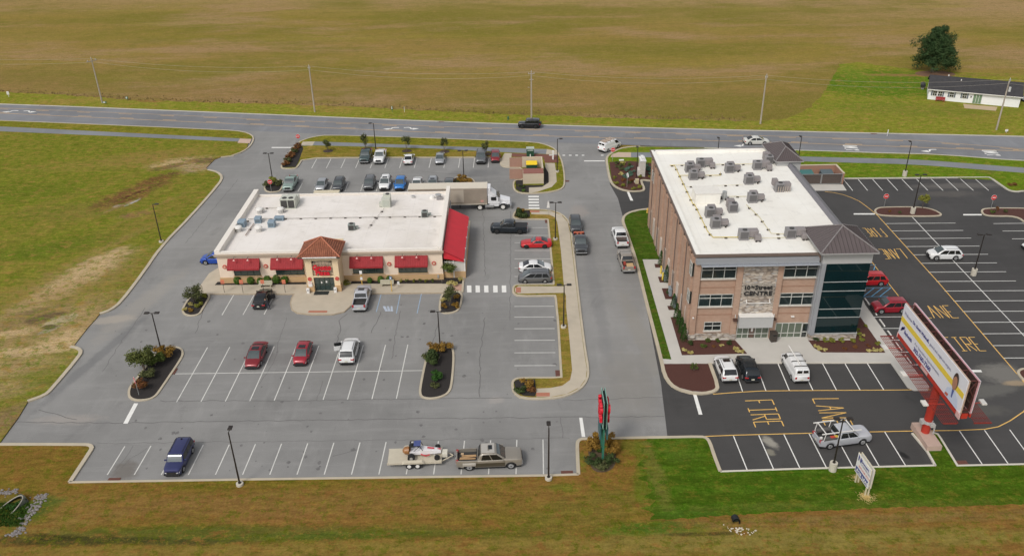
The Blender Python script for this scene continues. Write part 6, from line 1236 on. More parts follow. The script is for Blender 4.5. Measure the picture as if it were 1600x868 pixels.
# ======================= STREET FURNITURE =======================
for (px, py, lab) in ((415.5, 448, 'pale concrete bench behind the black car'), (605, 446.5, 'pale concrete bench between the yellow parking posts')):
    x, y = G(px, py, .12); e = empty('bench', (x, y, .12), 0, lab, 'bench'); m_ = mat('bench_stone', (.44, .41, .31), .85, var=.1, scale=3); MB().box((0, 0, .45), (1.9, .5, .1)).build('seat', m_, e, bevel=.02); MB().box((0, .22, .7), (1.9, .07, .4)).build('backrest', m_, e, bevel=.02)
    for k in (-.7, .7): MB().box((k, 0, .2), (.14, .4, .4)).build('leg', m_, e)
def trash(px, py, m_, lab, s=1.0, square=True):
    x, y = G(px, py, .12); e = empty('trash_can', (x, y, .12), .1, lab, 'trash can'); MB().box((0, 0, .5 * s), (.62 * s, .62 * s, 1.0 * s), 0, 1.08).build('bin', m_, e, bevel=.03); MB().box((0, 0, 1.06 * s), (.7 * s, .7 * s, .12)).build('lid', m_, e, bevel=.03); MB().box((0, -.34 * s, .85 * s), (.36 * s, .02, .16 * s)).build('opening', mat('black_hole', (.008, .008, .008), .9), e)
trash(1207.5, 532, mat('dark_brown_bin', (.05, .04, .033), .6), 'dark brown trash can beside the office entrance', 1.15)
trash(482, 457.5, SWH, 'white urn bin left of the restaurant doors', .6); trash(524.5, 456, SWH, 'white urn bin right of the restaurant doors', .6)
x, y = G(508, 457.4, .13); tag(MB().box((x - .5, y, .14), (2.0, 1.0, .03)).build('doormat', mat('black_rubber_mat', (.022, .025, .022), .8)), 'black doormat before the restaurant doors', 'doormat')
for (px, py, lab) in ((1032.5, 427, 'rear yellow bollard on the office side walk'), (1035.2, 437, 'front yellow bollard on the office side walk')):
    x, y = G(px, py, .12); e = empty('bollard', (x, y, .12), 0, lab, 'bollard', 'yellow bollards'); MB().tube([(0, 0, 0), (0, 0, 1.15), (0, 0, 1.22)], [.12, .12, .05], 12).build('post', mat('bright_yellow', (.68, .50, .06), .5), e, 40)
GB = mat('grey_blue_cabinet', (.22, .26, .28), .5, var=.1)
for (x, y, sx, sy, sz, lab) in ((21.45, 104.9, .4, 1.2, 1.2, 'grey electrical cabinet behind the yellow bollards'), (21.4, 100.6, .35, .9, 1.1, 'grey meter cabinet against the middle of the office side wall'), (21.4, 97.3, .35, .6, 1.6, 'narrow grey pipe cabinet nearest the office corner')):
    e = empty('electrical_cabinet', (x, y, .12), 0, lab, 'utility box'); MB().box((0, 0, sz / 2), (sx, sy, sz)).build('cabinet', GB, e, bevel=.03); MB().box((-sx / 2 - .015, 0, sz / 2), (.02, sy * .8, sz * .8)).build('door', mat('cabinet_door', (.28, .32, .34), .5), e); MB().box((0, 0, sz + .03), (sx + .08, sy + .08, .05)).build('cap', GB, e)
# wheel stops
for k, py in enumerate((471, 487, 504.6, 523, 541.6, 562)):
    Y = G(1360, py)[1]; x = yx(Y) - 4.75
    b = MB().box((0, 0, .07), (.18, 1.85, .13), 0, .85).build('wheel_stop', mat('wheel_stop_white', (.66, .64, .60), .8, var=.1), None, bevel=.02); b.location = (x, Y, .005)
    tag(b, ['white wheel stop behind the nose of the dark red car', 'white wheel stop one stall below the dark red car', 'white wheel stop two stalls below the dark red car', 'white wheel stop left of the billboard mesh', 'white wheel stop seen through the upper red mesh', 'white wheel stop seen through the lower red mesh'][k], 'wheel stop', 'wheel stops beside the office walk')

# ======================= TREES AND SHRUBS =======================
LG = leafmat('green_leaves', (.055, .078, .018), (.10, .125, .032)); LGD = leafmat('dark_leaves', (.03, .048, .016), (.06, .082, .028)); LGI = leafmat('island_tree_leaves', (.06, .075, .022), (.11, .12, .035)); LOR = leafmat('orange_leaves', (.17, .095, .018), (.26, .155, .035)); LRB = leafmat('red_brown_leaves', (.12, .045, .02), (.17, .085, .03)); LCON = leafmat('conifer_needles', (.022, .062, .012), (.045, .10, .022)); LYG = leafmat('yellow_green_leaves', (.13, .14, .022), (.21, .205, .04)); LBOX = leafmat('boxwood_leaves', (.045, .095, .015), (.09, .15, .03)); LTAN = leafmat('tan_grass_blades', (.30, .21, .07), (.40, .30, .11)); LPAL = leafmat('pale_gold_shrub', (.36, .30, .10), (.48, .42, .18)); LBLU = leafmat('blue_green_shrub', (.06, .12, .085), (.10, .17, .12)); LDUL = leafmat('dull_green_leaves', (.055, .065, .025), (.095, .10, .04)); LPINE = leafmat('pine_needles', (.022, .045, .016), (.05, .08, .03), 1.0)
BARK = mat('bark', (.13, .10, .075), .9, var=.25, scale=4)
def shrub(px, py, r, h, leafm, lab, group=None, n=None, leaf=None, z=.12, name='shrub', seed=None, xy=None, shape='round', lumps=7):
    x, y = xy or G(px, py, z); e = empty(name, (x, y, z - .02), 0, lab, 'shrub' if name != 'ornamental_grass' else 'ornamental grass', group); b = MB(); sd_ = seed if seed is not None else int(px * 7 + py)
    foliage(b, (0, 0, h * .52), (r * 1.08, r * 1.08, h * .54), int((n or int(260 * max(.5, r) * max(.6, h))) * 2.2), leaf or .075 + .03 * r, lumps, sd_, shape); b.build('foliage', leafm, e)
    s = MB(); R = random.Random(sd_)
    for k in range(3): a = R.random() * 6.28; s.tube([(0, 0, 0), (math.cos(a) * r * .35, math.sin(a) * r * .35, h * .55)], [.03, .012], 5)
    s.build('stem', BARK, e); return e
def tree(px, py, h, r, leafm, lab, group=None, trunk_h=None, n=700, leaf=.14, z=.12, name='tree', multi=3, lean=(0, 0), lumps=9, shape='round', xy=None, tr=.06):
    x, y = xy or G(px, py, z); e = empty(name, (x, y, z - .02), 0, lab, 'tree', group); th = trunk_h or h * .4; sd_ = int(px * 3 + py)
    b = MB(); foliage(b, (lean[0], lean[1], th + (h - th) * .5), (r * 1.2, r * 1.2, (h - th) * .62), int(n * 1.7), leaf, lumps, sd_, shape); b.build('crown', leafm, e)
    s = MB(); R = random.Random(sd_)
    for k in range(multi): a = 6.28 * k / multi + R.random(); s.tube([(0, 0, -.05), (lean[0] * .3 + .1 * math.cos(a), lean[1] * .3 + .1 * math.sin(a), th * .6), (lean[0] + r * .35 * math.cos(a), lean[1] + r * .35 * math.sin(a), th + (h - th) * .45), (lean[0] + r * .6 * math.cos(a), lean[1] + r * .6 * math.sin(a), th + (h - th) * .75)], [tr, tr * .8, tr * .5, tr * .2], 6)
    s.build('trunk', BARK, e); return e
# small trees along the path
for k, (px, py, r, h, lab) in enumerate(((512.6, 236, .8, 2.5, 'small round young tree leftmost of the row along the path'), (571.8, 233, .95, 3.1, 'young vase shaped tree behind the dark green pickup'), (635.6, 236, 1.0, 3.3, 'young vase shaped tree behind the white sedan in the back row'), (694.7, 237, .75, 2.7, 'young narrow tree right of the silver sedan in the back row'), (759.8, 240.7, .75, 2.9, 'young tree between the grey and red cars in the back row'))):
    tree(px, py, h, r, LDUL, lab, 'young trees along the path', trunk_h=h * .34, n=520, leaf=.10, multi=5, tr=.03)
    x, y = G(px, py, .12); struct(MB().sheet([(x + 1.0 * math.cos(a), y + .9 * math.sin(a)) for a in [k_ * .449 for k_ in range(14)]], .145).build('mulch_bed', mat('brown_mulch', (.055, .035, .025), .95, var=.5, scale=8)))
tree(226, 578, 3.2, 1.6, LGI, 'spreading tree with green crown overhanging the left island', n=1500, leaf=.12, trunk_h=1.3, multi=4, tr=.08, lean=(-.3, .3), lumps=12)
tree(304, 472, 2.5, 1.25, LDUL, 'small rusty green tree at the corner of the restaurant walk', n=800, leaf=.11, trunk_h=.8, multi=4, tr=.05)
tree(703, 477, 2.7, 1.3, LDUL, 'sparse spreading tree in the island at the right front of the restaurant', n=700, leaf=.10, trunk_h=1.0, multi=5, tr=.05)
tree(707, 433, 2.7, 1.45, LG, 'round green tree in front of the red patio roof', n=1300, leaf=.11, trunk_h=1.2, multi=3, tr=.06, lumps=10)
tree(1441, 325, 2.6, .85, LYG, 'small yellow green tree in the mulch island of the office lot', n=420, leaf=.11, trunk_h=.8, multi=3, tr=.03)
# big pine beside the house
x, y = 103.9, 207.2; e = empty('pine_tree', (x, y, 0), 0, 'big dark conical evergreen beside the white house', 'tree')
b = MB(); R = random.Random(11)
CL = []
for k in range(130):
    hh = R.random(); rr = 5.5 * (1 - hh * .9) ** .75 * (.55 + .45 * R.random()); a = R.random() * 6.283; CL.append((rr * math.cos(a), rr * math.sin(a) , 1.4 + 9.4 * hh, .75 + .55 * (1 - hh)))
for k in range(90): CL.append((R.gauss(0, 1.3), R.gauss(0, 1.3), R.uniform(2.0, 9), 1.3))
for (cx_, cy_, cz_, cr) in CL:
    for j in range(120):
        v = Vector((R.gauss(0, 1), R.gauss(0, 1), R.gauss(0, .7))).normalized() * cr * R.random() ** .35
        p = Vector((cx_, cy_, cz_)) + v; nrm = (v.normalized() + Vector((R.gauss(0, .5), R.gauss(0, .5), .4))).normalized(); u = nrm.cross(Vector((R.random() - .5, R.random() - .5, R.random() - .5))).normalized(); w = nrm.cross(u); s_ = .17 * (.6 + .9 * R.random()); b.add([p - u * s_, p - w * s_ * .5, p + u * s_, p + w * s_ * .5], [(0, 1, 2, 3)])
b.build('crown', LPINE, e); MB().tube([(0, 0, -.1), (0, 0, 5), (0, 0, 10)], [.4, .25, .05], 8).build('trunk', BARK, e)
x, y = G(1440, 117, .06); struct(MB().sheet([(103.9 + 4.8 * math.cos(k * .3491), 205.6 + 2.8 * math.sin(k * .3491)) for k in range(18)], .075).build('needle_litter', mat('pine_litter', (.16, .085, .045), .95, var=.4, scale=1.0)))
# clipped shrubs before the restaurant
for (px, py, r, h, lab) in ((371.8, 443, .5, 1.15, 'clipped round bush under the first awning from the left'), (392.5, 443, .48, 1.05, 'clipped round bush at the right end of the first awning'), (407, 443, .42, .9, 'small clipped bush left of the concrete bench behind the black car'), (418.6, 442, .5, 1.15, 'clipped round bush behind the concrete bench near the black car'), (432.5, 442, .52, 1.25, 'tallest clipped bush under the second awning'), (445.7, 442, .5, 1.1, 'clipped round bush nearest the tiled tower on its left'),
                            (578, 441.5, .32, .8, 'small pointed bush below the third awning, left one'), (595, 441, .4, 1.0, 'round bush below the middle of the third awning'), (608.5, 441, .42, 1.0, 'round bush behind the blue accessible sign')):
    shrub(px, py, r, h, LBOX, lab, 'clipped bushes along the restaurant front', n=420, leaf=.085, lumps=5, shape='ball')
for k, px in enumerate((626, 636, 646.5, 656, 666, 675.5)):
    shrub(px, 440.5, .28, .55, LG if k % 2 else LYG, ['low plant right of the accessible sign', 'low plant second right of the accessible sign', 'low plant below the left end of the fourth awning', 'tallest low plant below the fourth awning', 'low plant below the right end of the fourth awning', 'low plant nearest the right corner of the restaurant'][k], 'low plants below the fourth awning', n=120, leaf=.06, lumps=4)
shrub(541, 443, .75, .5, LYG, 'yellow green ground cover right of the tiled tower', n=260, leaf=.09)
# island plants
for (px, py, r, h, m_, lab) in ((243, 570, 1.2, 1.8, LG, 'leafy green bush in the middle of the left tree island'), (262, 557, 1.1, 1.3, LOR, 'golden orange bush at the upper end of the left tree island'), (232, 590, .9, 1.2, LDUL, 'dull green bush below the spreading tree'), (221, 604, .9, 1.0, LRB, 'reddish bush near the stop sign of the left tree island'), (250, 548, .8, 1.0, LOR, 'orange bush at the foot of the left double lamp'),
    (676, 547, .9, 1.0, LOR, 'orange bush on the left of the middle island lamp'), (696, 547, .95, 1.1, LOR, 'orange bush on the right of the middle island lamp'), (683, 566, 1.35, 1.9, LGD, 'large dark green spiky bush in the middle island'), (670, 560, .9, 1.3, LDUL, 'dull green bush overhanging the left curb of the middle island'), (681, 592, .85, 1.1, LCON, 'bright green bush at the lower end of the middle island'), (680, 603, .6, .5, LDUL, 'low grassy plant at the bottom of the middle island'),
    (815, 339, 1.15, 1.5, LGD, 'large dark bush at the top left tip of the drive island'), (813, 331, .7, 1.0, LOR, 'orange bush just behind the dark bush at the top of the drive island'), (822, 604, .9, 1.1, LOR, 'orange bush in the lower tip of the drive island'), (813, 610, .8, .8, LGD, 'dark green low bush in the lower tip of the drive island'), (830, 610, .6, .8, LRB, 'red brown bush right in the lower tip of the drive island'),
    (428, 285, 1.0, 1.3, LYG, 'yellow green bush at the foot of the rear left lamp'), (420, 291, .9, 1.1, LDUL, 'dull green bush in the rear left island'), (435, 289, .8, 1.1, LDUL, 'dark bush beside the pale green pickup'), (721, 283, 1.1, 1.3, LOR, 'orange bush behind the lorry trailer'), (731, 287, .9, 1.0, LOR, 'low orange bush right of the lamp behind the lorry'), (711, 287, .9, 1.0, LDUL, 'dull bush left of the lamp behind the lorry'),
    (927, 706, .9, 1.5, LOR, 'tall orange bush on the left of the green pole sign'), (954, 706, .95, 1.5, LOR, 'tall orange bush on the right of the green pole sign'), (928, 693, .7, 1.4, LOR, 'orange bush at the upper left of the pole sign bed'), (953, 693, .7, 1.4, LOR, 'orange bush at the upper right of the pole sign bed'), (940, 705, .6, 1.0, LBOX, 'green bush between the two orange ones at the pole sign'), (927, 722, .9, .9, LGD, 'dark low bush at the left foot of the pole sign bed'), (941, 728, .9, .8, LDUL, 'dull low bush at the front of the pole sign bed'), (955, 722, .8, .9, LGD, 'dark low bush at the right foot of the pole sign bed'),
    (706, 447, .8, .7, LPAL, 'pale yellow shrub at the back of the right restaurant island'), (719, 438, .4, .6, LPAL, 'small pale shrub beside the red patio roof corner'), (694, 480, .55, .6, LOR, 'golden mound left in the right restaurant island'), (713, 466, .5, .6, LOR, 'golden mound beside the sparse tree'), (712, 480, .6, .65, LOR, 'golden mound low in the right restaurant island'), (693, 470, .4, .5, LPAL, 'small pale mound on the left edge of the right restaurant island'),
    (311, 478, .6, .6, LYG, 'yellow green mound in the left restaurant island'), (321, 463, .5, .5, LYG, 'yellow green mound at the top of the left restaurant island'), (297, 486, .45, .4, LOR, 'golden mound at the bottom of the left restaurant island'), (312, 470, .5, .5, LDUL, 'dull mound behind another in the left restaurant island'), (298, 476, .4, .4, LPAL, 'pale mound left in the left restaurant island'), (289, 484, .35, .35, LPAL, 'tiny pale mound at the tip of the left restaurant island'),
    (817, 293, .45, .5, LGD, 'dark plant left of the enclosure front wall'), (809, 291, .4, .4, LDUL, 'low plant at the corner of the dumpster island'), (818, 298, .4, .35, LBOX, 'low bright plant at the front of the dumpster island')):
    shrub(px, py, r, h, m_, lab, n=int(420 * r * max(.7, h)), leaf=.075 + .035 * r)
# red barberry row in the long north west bed
for k in range(7):
    px = 446 + k * 3.2; py = 258 - k * 4.6
    shrub(px, py, .85, 1.0, (LRB, LDUL, LRB, LRB, LDUL, LRB, LRB)[k], ['red brown shrub at the bottom of the slanting bed', 'dull green shrub second from the bottom of the slanting bed', 'red brown shrub third from the bottom of the slanting bed', 'red brown shrub in the middle of the slanting bed', 'dull green shrub third from the top of the slanting bed', 'red brown shrub second from the top of the slanting bed', 'red brown shrub under the entrance stop sign'][k], 'shrubs of the slanting bed', n=320, leaf=.1)
# office planting
for k, (px, py, h) in enumerate(((1032, 415, 2.3), (1040.5, 441, 2.6), (1052, 481.5, 2.1), (1056.5, 500, 2.4), (1060, 511, 2.4), (1064, 522, 2.4), (1068, 532.5, 2.4))):
    e = empty('columnar_evergreen', (*G(px, py, .13), .12), 0, ['narrow evergreen furthest back along the office side wall', 'narrow evergreen beside the yellow bollards', 'single narrow evergreen in the third small bed', 'rearmost of the four close evergreens at the office corner', 'second of the four close evergreens at the office corner', 'third of the four close evergreens at the office corner', 'front evergreen at the office corner'][k], 'tree', 'evergreens along the office side wall')
    b = MB(); R = random.Random(k)
    for j in range(650): t_ = R.random(); rr = .5 * (1 - t_) ** .7 * (.6 + .4 * R.random()) + .04; a = R.random() * 6.28; p = Vector((rr * math.cos(a), rr * math.sin(a), .1 + t_ * h)); u = Vector((math.cos(a + 1.5), math.sin(a + 1.5), R.uniform(-.3, .3))) * .07; w = Vector((math.cos(a) * .3, math.sin(a) * .3, 1)) * .12; b.add([p - u, p + w * .3, p + u, p + w], [(0, 1, 2, 3)])
    b.build('foliage', LCON, e); MB().tube([(0, 0, -.05), (0, 0, h * .8)], [.04, .01], 5).build('trunk', BARK, e)
OP = [(1043, 459, .45, .5, LGD, 'dark round shrub in the second small bed'), (1046, 453, .35, .4, LG, 'green shrub at the back of the second small bed'), (1079, 538, .45, .55, LGD, 'dark green shrub left in the front left mulch bed'), (1099, 541, .5, .55, LG, 'green shrub in the middle of the front left mulch bed'), (1106, 533.5, .35, .45, LG, 'green shrub against the stone base, left'), (1121, 533, .35, .45, LG, 'green shrub against the stone base, right'), (1139, 536.5, .45, .5, LGD, 'dark green shrub at the right of the front left mulch bed'), (1115, 541.5, .25, .25, LRB, 'small reddish plant in the front left mulch bed'), (1127, 540, .3, .25, LPAL, 'small pinkish pale plant in the front left mulch bed'),
      (1069.5, 547, .35, .35, LPAL, 'yellow plant at the left corner of the front left mulch bed'), (1078.5, 551, .35, .3, LPAL, 'second yellow plant at the left corner of the front left mulch bed'), (1150, 545, .45, .35, LPAL, 'yellow plant near the office entrance walk'), (1158, 549, .4, .3, LPAL, 'yellow plant at the pointed end of the front left mulch bed'), (1152, 549.5, .3, .3, LPAL, 'small yellow plant at the pointed end of the front left mulch bed'),
      (1274.5, 533, .4, .5, LGD, 'dark shrub left of the tower base'), (1289.5, 533, .42, .5, LYG, 'lime shrub first along the tower base'), (1300, 533, .45, .5, LYG, 'lime shrub second along the tower base'), (1315.5, 533, .45, .5, LYG, 'lime shrub third along the tower base'), (1332, 533.5, .42, .5, LYG, 'lime shrub fourth along the tower base'), (1346, 533, .4, .45, LYG, 'lime shrub at the tower corner'), (1343, 524.5, .4, .5, LYG, 'lime shrub beside the tower, behind the corner one'), (1339.5, 517, .35, .4, LYG, 'lime shrub beside the tower, rearmost'), (1349, 524, .2, .25, LPAL, 'tiny pale plant right of the tower'),
      (1276, 541, .35, .3, LPAL, 'pale plant at the left of the front right mulch bed'), (1281, 546, .4, .3, LPAL, 'pale plant near the curved edge of the front right mulch bed'), (1289.5, 547, .3, .25, LPAL, 'small pale plant by the front edge of the right mulch bed'), (1358, 548, .35, .3, LPAL, 'pale plant in the lower right of the tower bed'), (1367, 547, .4, .35, LPAL, 'large pale plant in the lower right of the tower bed'), (1376, 547.5, .35, .3, LPAL, 'pale plant at the right tip of the tower bed'), (1371, 537, .35, .35, LYG, 'olive plant on the right edge of the tower bed'), (1352, 510, .3, .3, LYG, 'olive plant at the top of the tower bed'),
      (1336, 542, .3, .25, LRB, 'brown plant in the middle of the tower bed'), (1357, 540, .3, .25, LRB, 'brown plant right of the middle of the tower bed'), (1320, 545, .3, .2, LRB, 'faint brown plant low in the tower bed'),
      (1084, 578, .5, 1.0, LG, 'green plant at the left edge of the corner mulch island'),
      (1406, 333, .3, .4, LDUL, 'small shrub left of the big lamp base in the mulch island'), (1390, 331, .25, .35, LRB, 'tiny shrub at the left of the mulch island'), (1550.5, 332, .45, .5, LG, 'green shrub left in the second mulch island'), (1571, 331, .4, .5, LDUL, 'dull green shrub right in the second mulch island'), (1557, 329, .3, .8, LRB, 'brown twiggy plant in the second mulch island'), (1581, 289, .8, .5, LRB, 'brown mound on the grass in the upper right corner')]
for (px, py, r, h, m_, lab) in OP: shrub(px, py, r, h, m_, lab, n=int(300 * max(r, .3) + 40), leaf=.07, z=.13)
# monument bed
MBD = [(964, 256, LDUL), (972, 258, LYG), (973, 256, LPAL), (969, 260, LDUL), (982, 258, LG), (971, 265, LDUL), (984, 263, LBLU), (980, 267, LBLU), (988, 270, LBLU), (977, 277, LBLU), (983, 274, LBLU), (970, 273, LPAL), (961, 279, LYG), (963, 287, LYG), (973, 291, LYG), (974, 282.5, LRB), (986, 283, LRB), (990, 296, LYG), (999, 293, LYG), (1002, 277, LYG), (1012, 262, LBLU), (1015, 266, LBLU), (1018, 272, LBLU), (983, 287, LDUL), (966, 262, LDUL), (1010, 257, LDUL), (1017, 278, LYG)]
wh = ['far left back', 'left back', 'second left back', 'left', 'centre back', 'centre left', 'centre', 'middle', 'centre right, left of the monument', 'lower centre', 'centre above the post', 'left centre', 'lower left edge', 'lower left corner', 'front left', 'small red front', 'small red right', 'front right', 'front right of the cabinet', 'foot of the monument', 'right of the monument, back', 'right of the monument, middle', 'right of the monument, front', 'front centre', 'left behind', 'far right back', 'far right front']
nm_ = {id(LDUL): 'dull green', id(LYG): 'yellow green', id(LPAL): 'pale', id(LG): 'green', id(LBLU): 'spreading blue green', id(LRB): 'reddish'}
for k, (px, py, m_) in enumerate(MBD): shrub(px, py, .75 if m_ is LBLU else .5, .5, m_, f'{nm_[id(m_)]} plant in the monument mulch bed, {wh[k]}', 'plants of the monument bed', n=170, leaf=.09, z=.13, lumps=5)

# ======================= CULVERTS AND ROCKS =======================
x, y = G(27, 786, .12); e = empty('culvert', (x, y, .05), -.55, 'large corrugated culvert mouth cut at a slant in the lower left ditch', 'culvert')
b = MB(); n = 22; ring = []
for k in range(n + 1):
    a = math.pi * k / n; ring.append((math.cos(a), math.sin(a)))
vs = []; 
for (c, s_) in ring: vs.append((c * .95, -1.55 + s_ * 2.3, s_ * .62 + .02)); vs.append((c * .95, .85, s_ * .80)); 
fs = [(2 * i, 2 * i + 2, 2 * i + 3, 2 * i + 1) for i in range(n)]
vs2 = [(v[0] * .9, v[1], v[2] * .9) for v in vs]; o_ = len(vs); fs2 = [tuple(o_ + j for j in f[::-1]) for f in fs]
b.add(vs + vs2, fs + fs2); b.build('pipe', mat('corrugated_steel', (.045, .05, .035), .6, .2, var=.3, scale=6), e)
MB().tube([(c * .95, -1.55 + s_ * 2.3, s_ * .62 + .04) for c, s_ in ring], .06, 6).build('rim', mat('pale_pipe_rim', (.36, .33, .27), .7, var=.2), e)
b = MB(); foliage(b, (0, -.4, .2), (.8, 1.0, .35), 500, .09, 8, 4); b.build('weeds', LCON, e)
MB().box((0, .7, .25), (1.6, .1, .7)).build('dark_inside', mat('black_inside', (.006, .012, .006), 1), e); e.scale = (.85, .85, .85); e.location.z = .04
RK = mat('pale_riprap', (.20, .18, .17), .9, var=.4, scale=3)
def rocks(pts, n, r0, r1, spread, lab, seed, m_=RK):
    R = random.Random(seed); b = MB(); P_ = [Vector(G(*q, .12)) for q in pts]
    for k in range(n):
        f = R.random() * (len(P_) - 1); i = min(int(f), len(P_) - 2); c = P_[i].lerp(P_[i + 1], f - i); c = Vector((c.x + R.gauss(0, spread), c.y + R.gauss(0, spread * .7))); r = R.uniform(r0, r1); bm = bmesh.new(); bmesh.ops.create_icosphere(bm, subdivisions=1, radius=r)
        for v in bm.verts: v.co = Vector((v.co.x * R.uniform(.8, 1.3), v.co.y * R.uniform(.7, 1.1), v.co.z * R.uniform(.5, .8)))
        b.add([(v.co.x + c.x, v.co.y + c.y, v.co.z + .14) for v in bm.verts], [tuple(v.index for v in f_.verts) for f_ in bm.faces]); bm.free()
    tag(b.build('riprap', m_), lab, 'rocks', kind='stuff')
rocks([(58, 774), (66, 776), (54, 792), (44, 806), (35, 826), (20, 836)], 190, .06, .17, .28, 'band of pale broken rocks curving down the right side of the ditch', 1)
rocks([(0, 771), (10, 770), (22, 768)], 50, .07, .17, .3, 'patch of pale broken rocks left of the large culvert', 2)
rocks([(1136, 829), (1150, 826), (1162, 830), (1180, 827)], 40, .04, .12, .35, 'scattered pale rocks below the small black culvert', 3, mat('white_rocks', (.55, .50, .40), .9, var=.3))
b = MB(); foliage(b, (0, 0, 0), (1, 1, 1), 10, .1, 3, 1)
R = random.Random(9); b = MB()
for k in range(2600):
    f = R.random(); px = R.uniform(-5, 48) ; py = R.uniform(785, 822); 
    if px > 50 - (py - 785) * .45: continue
    x, y = G(px, py, .12); h = R.uniform(.08, .25); a = R.random() * 3.14; b.add([(x - .06 * math.cos(a), y - .06 * math.sin(a), .1), (x + .06 * math.cos(a), y + .06 * math.sin(a), .1), (x + R.uniform(-.05, .05), y + R.uniform(-.05, .05), .1 + h)], [(0, 1, 2)])
tag(b.build('ditch_weeds', leafmat('lush_weed', (.03, .075, .012), (.065, .125, .02))), 'lush green weeds filling the hollow below the large culvert', 'weeds', kind='stuff')
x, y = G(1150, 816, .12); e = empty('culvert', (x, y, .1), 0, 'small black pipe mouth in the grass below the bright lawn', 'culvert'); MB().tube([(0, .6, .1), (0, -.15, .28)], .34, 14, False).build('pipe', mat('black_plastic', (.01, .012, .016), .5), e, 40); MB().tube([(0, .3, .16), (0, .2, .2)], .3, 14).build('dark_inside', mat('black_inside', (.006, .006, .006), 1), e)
# ======================= VEHICLES =======================
CG = mat('car_glass', (.010, .012, .013), .08, var=.1, coat=.25, spec=.6); CGL = mat('windshield_glass', (.055, .07, .07), .06, var=.25, scale=2, coat=.8, spec=.8); TYRE = mat('tyre_rubber', (.014, .014, .014), .85, var=.2); RIM = mat('alloy_rim', (.42, .42, .42), .35, .5, var=.1); RIMD = mat('dark_rim', (.03, .03, .03), .4, .3)
HL = mat('headlight_lens', (.58, .59, .59), .12, coat=.5); TL = mat('tail_light_lens', (.40, .015, .02), .25, coat=.5); TRIM = mat('black_plastic_trim', (.02, .02, .021), .6, var=.1); CHR = mat('chrome', (.55, .55, .55), .2, .8); PLATE = mat('number_plate', (.60, .58, .48), .5); ORL = mat('amber_lens', (.6, .25, .04), .3)
def paint(name, c, metal=.15, rough=.32): return mat('paint_' + name, c, rough, metal, var=.04, scale=1, coat=.6)
SPEC = {
 'sedan': dict(L=4.80, W=1.84, hb=.93, zb=.22, r=.35, ax=(1.42, -1.38), top=[(2.40, .52), (2.36, .64), (2.25, .73), (2.0, .82), (1.3, .96), (.9, .98), (-1.5, 1.02), (-2.1, 1.05), (-2.32, 1.0), (-2.40, .75)], cab=(1.42, .30, -.88, -1.98), zr=1.46, tum=.77, bt=.96, sw=2),
 'coupe': dict(L=4.75, W=1.90, hb=.88, zb=.2, r=.34, ax=(1.50, -1.30), top=[(2.38, .50), (2.3, .64), (2.0, .74), (.9, .88), (.5, .90), (-1.5, .94), (-2.1, .98), (-2.33, .92), (-2.38, .70)], cab=(.85, .05, -.75, -1.95), zr=1.34, tum=.74, bt=.94, sw=1),
 'hatchback': dict(L=4.25, W=1.76, hb=.95, zb=.22, r=.34, ax=(1.32, -1.28), top=[(2.12, .55), (2.09, .70), (1.98, .82), (1.7, .93), (1.3, 1.0), (.9, 1.0), (-1.7, 1.03), (-2.05, 1.0), (-2.12, .8)], cab=(1.38, .35, -1.35, -2.06), zr=1.54, tum=.79, bt=.96, sw=2),
 'suv': dict(L=4.65, W=1.88, hb=1.05, zb=.26, r=.39, ax=(1.42, -1.32), top=[(2.32, .62), (2.29, .80), (2.2, .93), (2.0, 1.02), (1.4, 1.11), (1.0, 1.10), (-2.0, 1.13), (-2.27, 1.08), (-2.32, .85)], cab=(1.42, .45, -1.72, -2.26), zr=1.71, tum=.81, bt=.97, sw=3),
 'off_road_car': dict(L=4.6, W=1.88, hb=1.12, zb=.34, r=.40, ax=(1.45, -1.35), top=[(2.28, .72), (2.24, 1.02), (2.1, 1.08), (.95, 1.14), (-2.2, 1.14), (-2.28, 1.05)], cab=(.95, .62, -2.05, -2.2), zr=1.84, tum=.86, bt=.93, sw=3),
 'estate_car': dict(L=4.75, W=1.86, hb=1.02, zb=.26, r=.36, ax=(1.45, -1.40), top=[(2.38, .65), (2.3, .85), (2.1, .96), (1.25, 1.03), (-2.2, 1.05), (-2.36, 1.0), (-2.38, .8)], cab=(1.15, .65, -2.05, -2.3), zr=1.68, tum=.84, bt=.97, sw=3),
 'minivan': dict(L=5.05, W=1.98, hb=1.05, zb=.22, r=.34, ax=(1.52, -1.50), top=[(2.52, .55), (2.47, .74), (2.3, .88), (1.85, 1.02), (-2.2, 1.08), (-2.48, 1.02), (-2.52, .8)], cab=(1.95, .75, -2.0, -2.47), zr=1.75, tum=.82, bt=.97, sw=3),
 'pickup': dict(L=5.75, W=2.0, hb=1.22, zb=.36, r=.40, ax=(1.86, -1.75), top=[(2.87, .82), (2.83, 1.04), (2.72, 1.14), (2.4, 1.20), (1.45, 1.25), (-.95, 1.23), (-1.03, 1.22)], cab=(1.45, .62, -.72, -1.0), zr=1.90, tum=.83, bt=.95, sw=2, bed=(-1.03, -2.87)),
 'van': dict(L=5.6, W=2.0, hb=1.28, zb=.3, r=.37, ax=(1.75, -1.70), top=[(2.8, .7), (2.74, .98), (2.5, 1.1), (1.95, 1.24), (-2.7, 1.30), (-2.8, 1.2)], cab=(1.95, 1.25, -2.62, -2.74), zr=2.12, tum=.84, bt=.96, sw=1),
}
def interp(P, x):
    if x >= P[0][0]: return P[0][1]
    for a, b in zip(P, P[1:]):
        if a[0] >= x >= b[0]: return a[1] + (b[1] - a[1]) * (a[0] - x) / max(1e-6, a[0] - b[0])
    return P[-1][1]
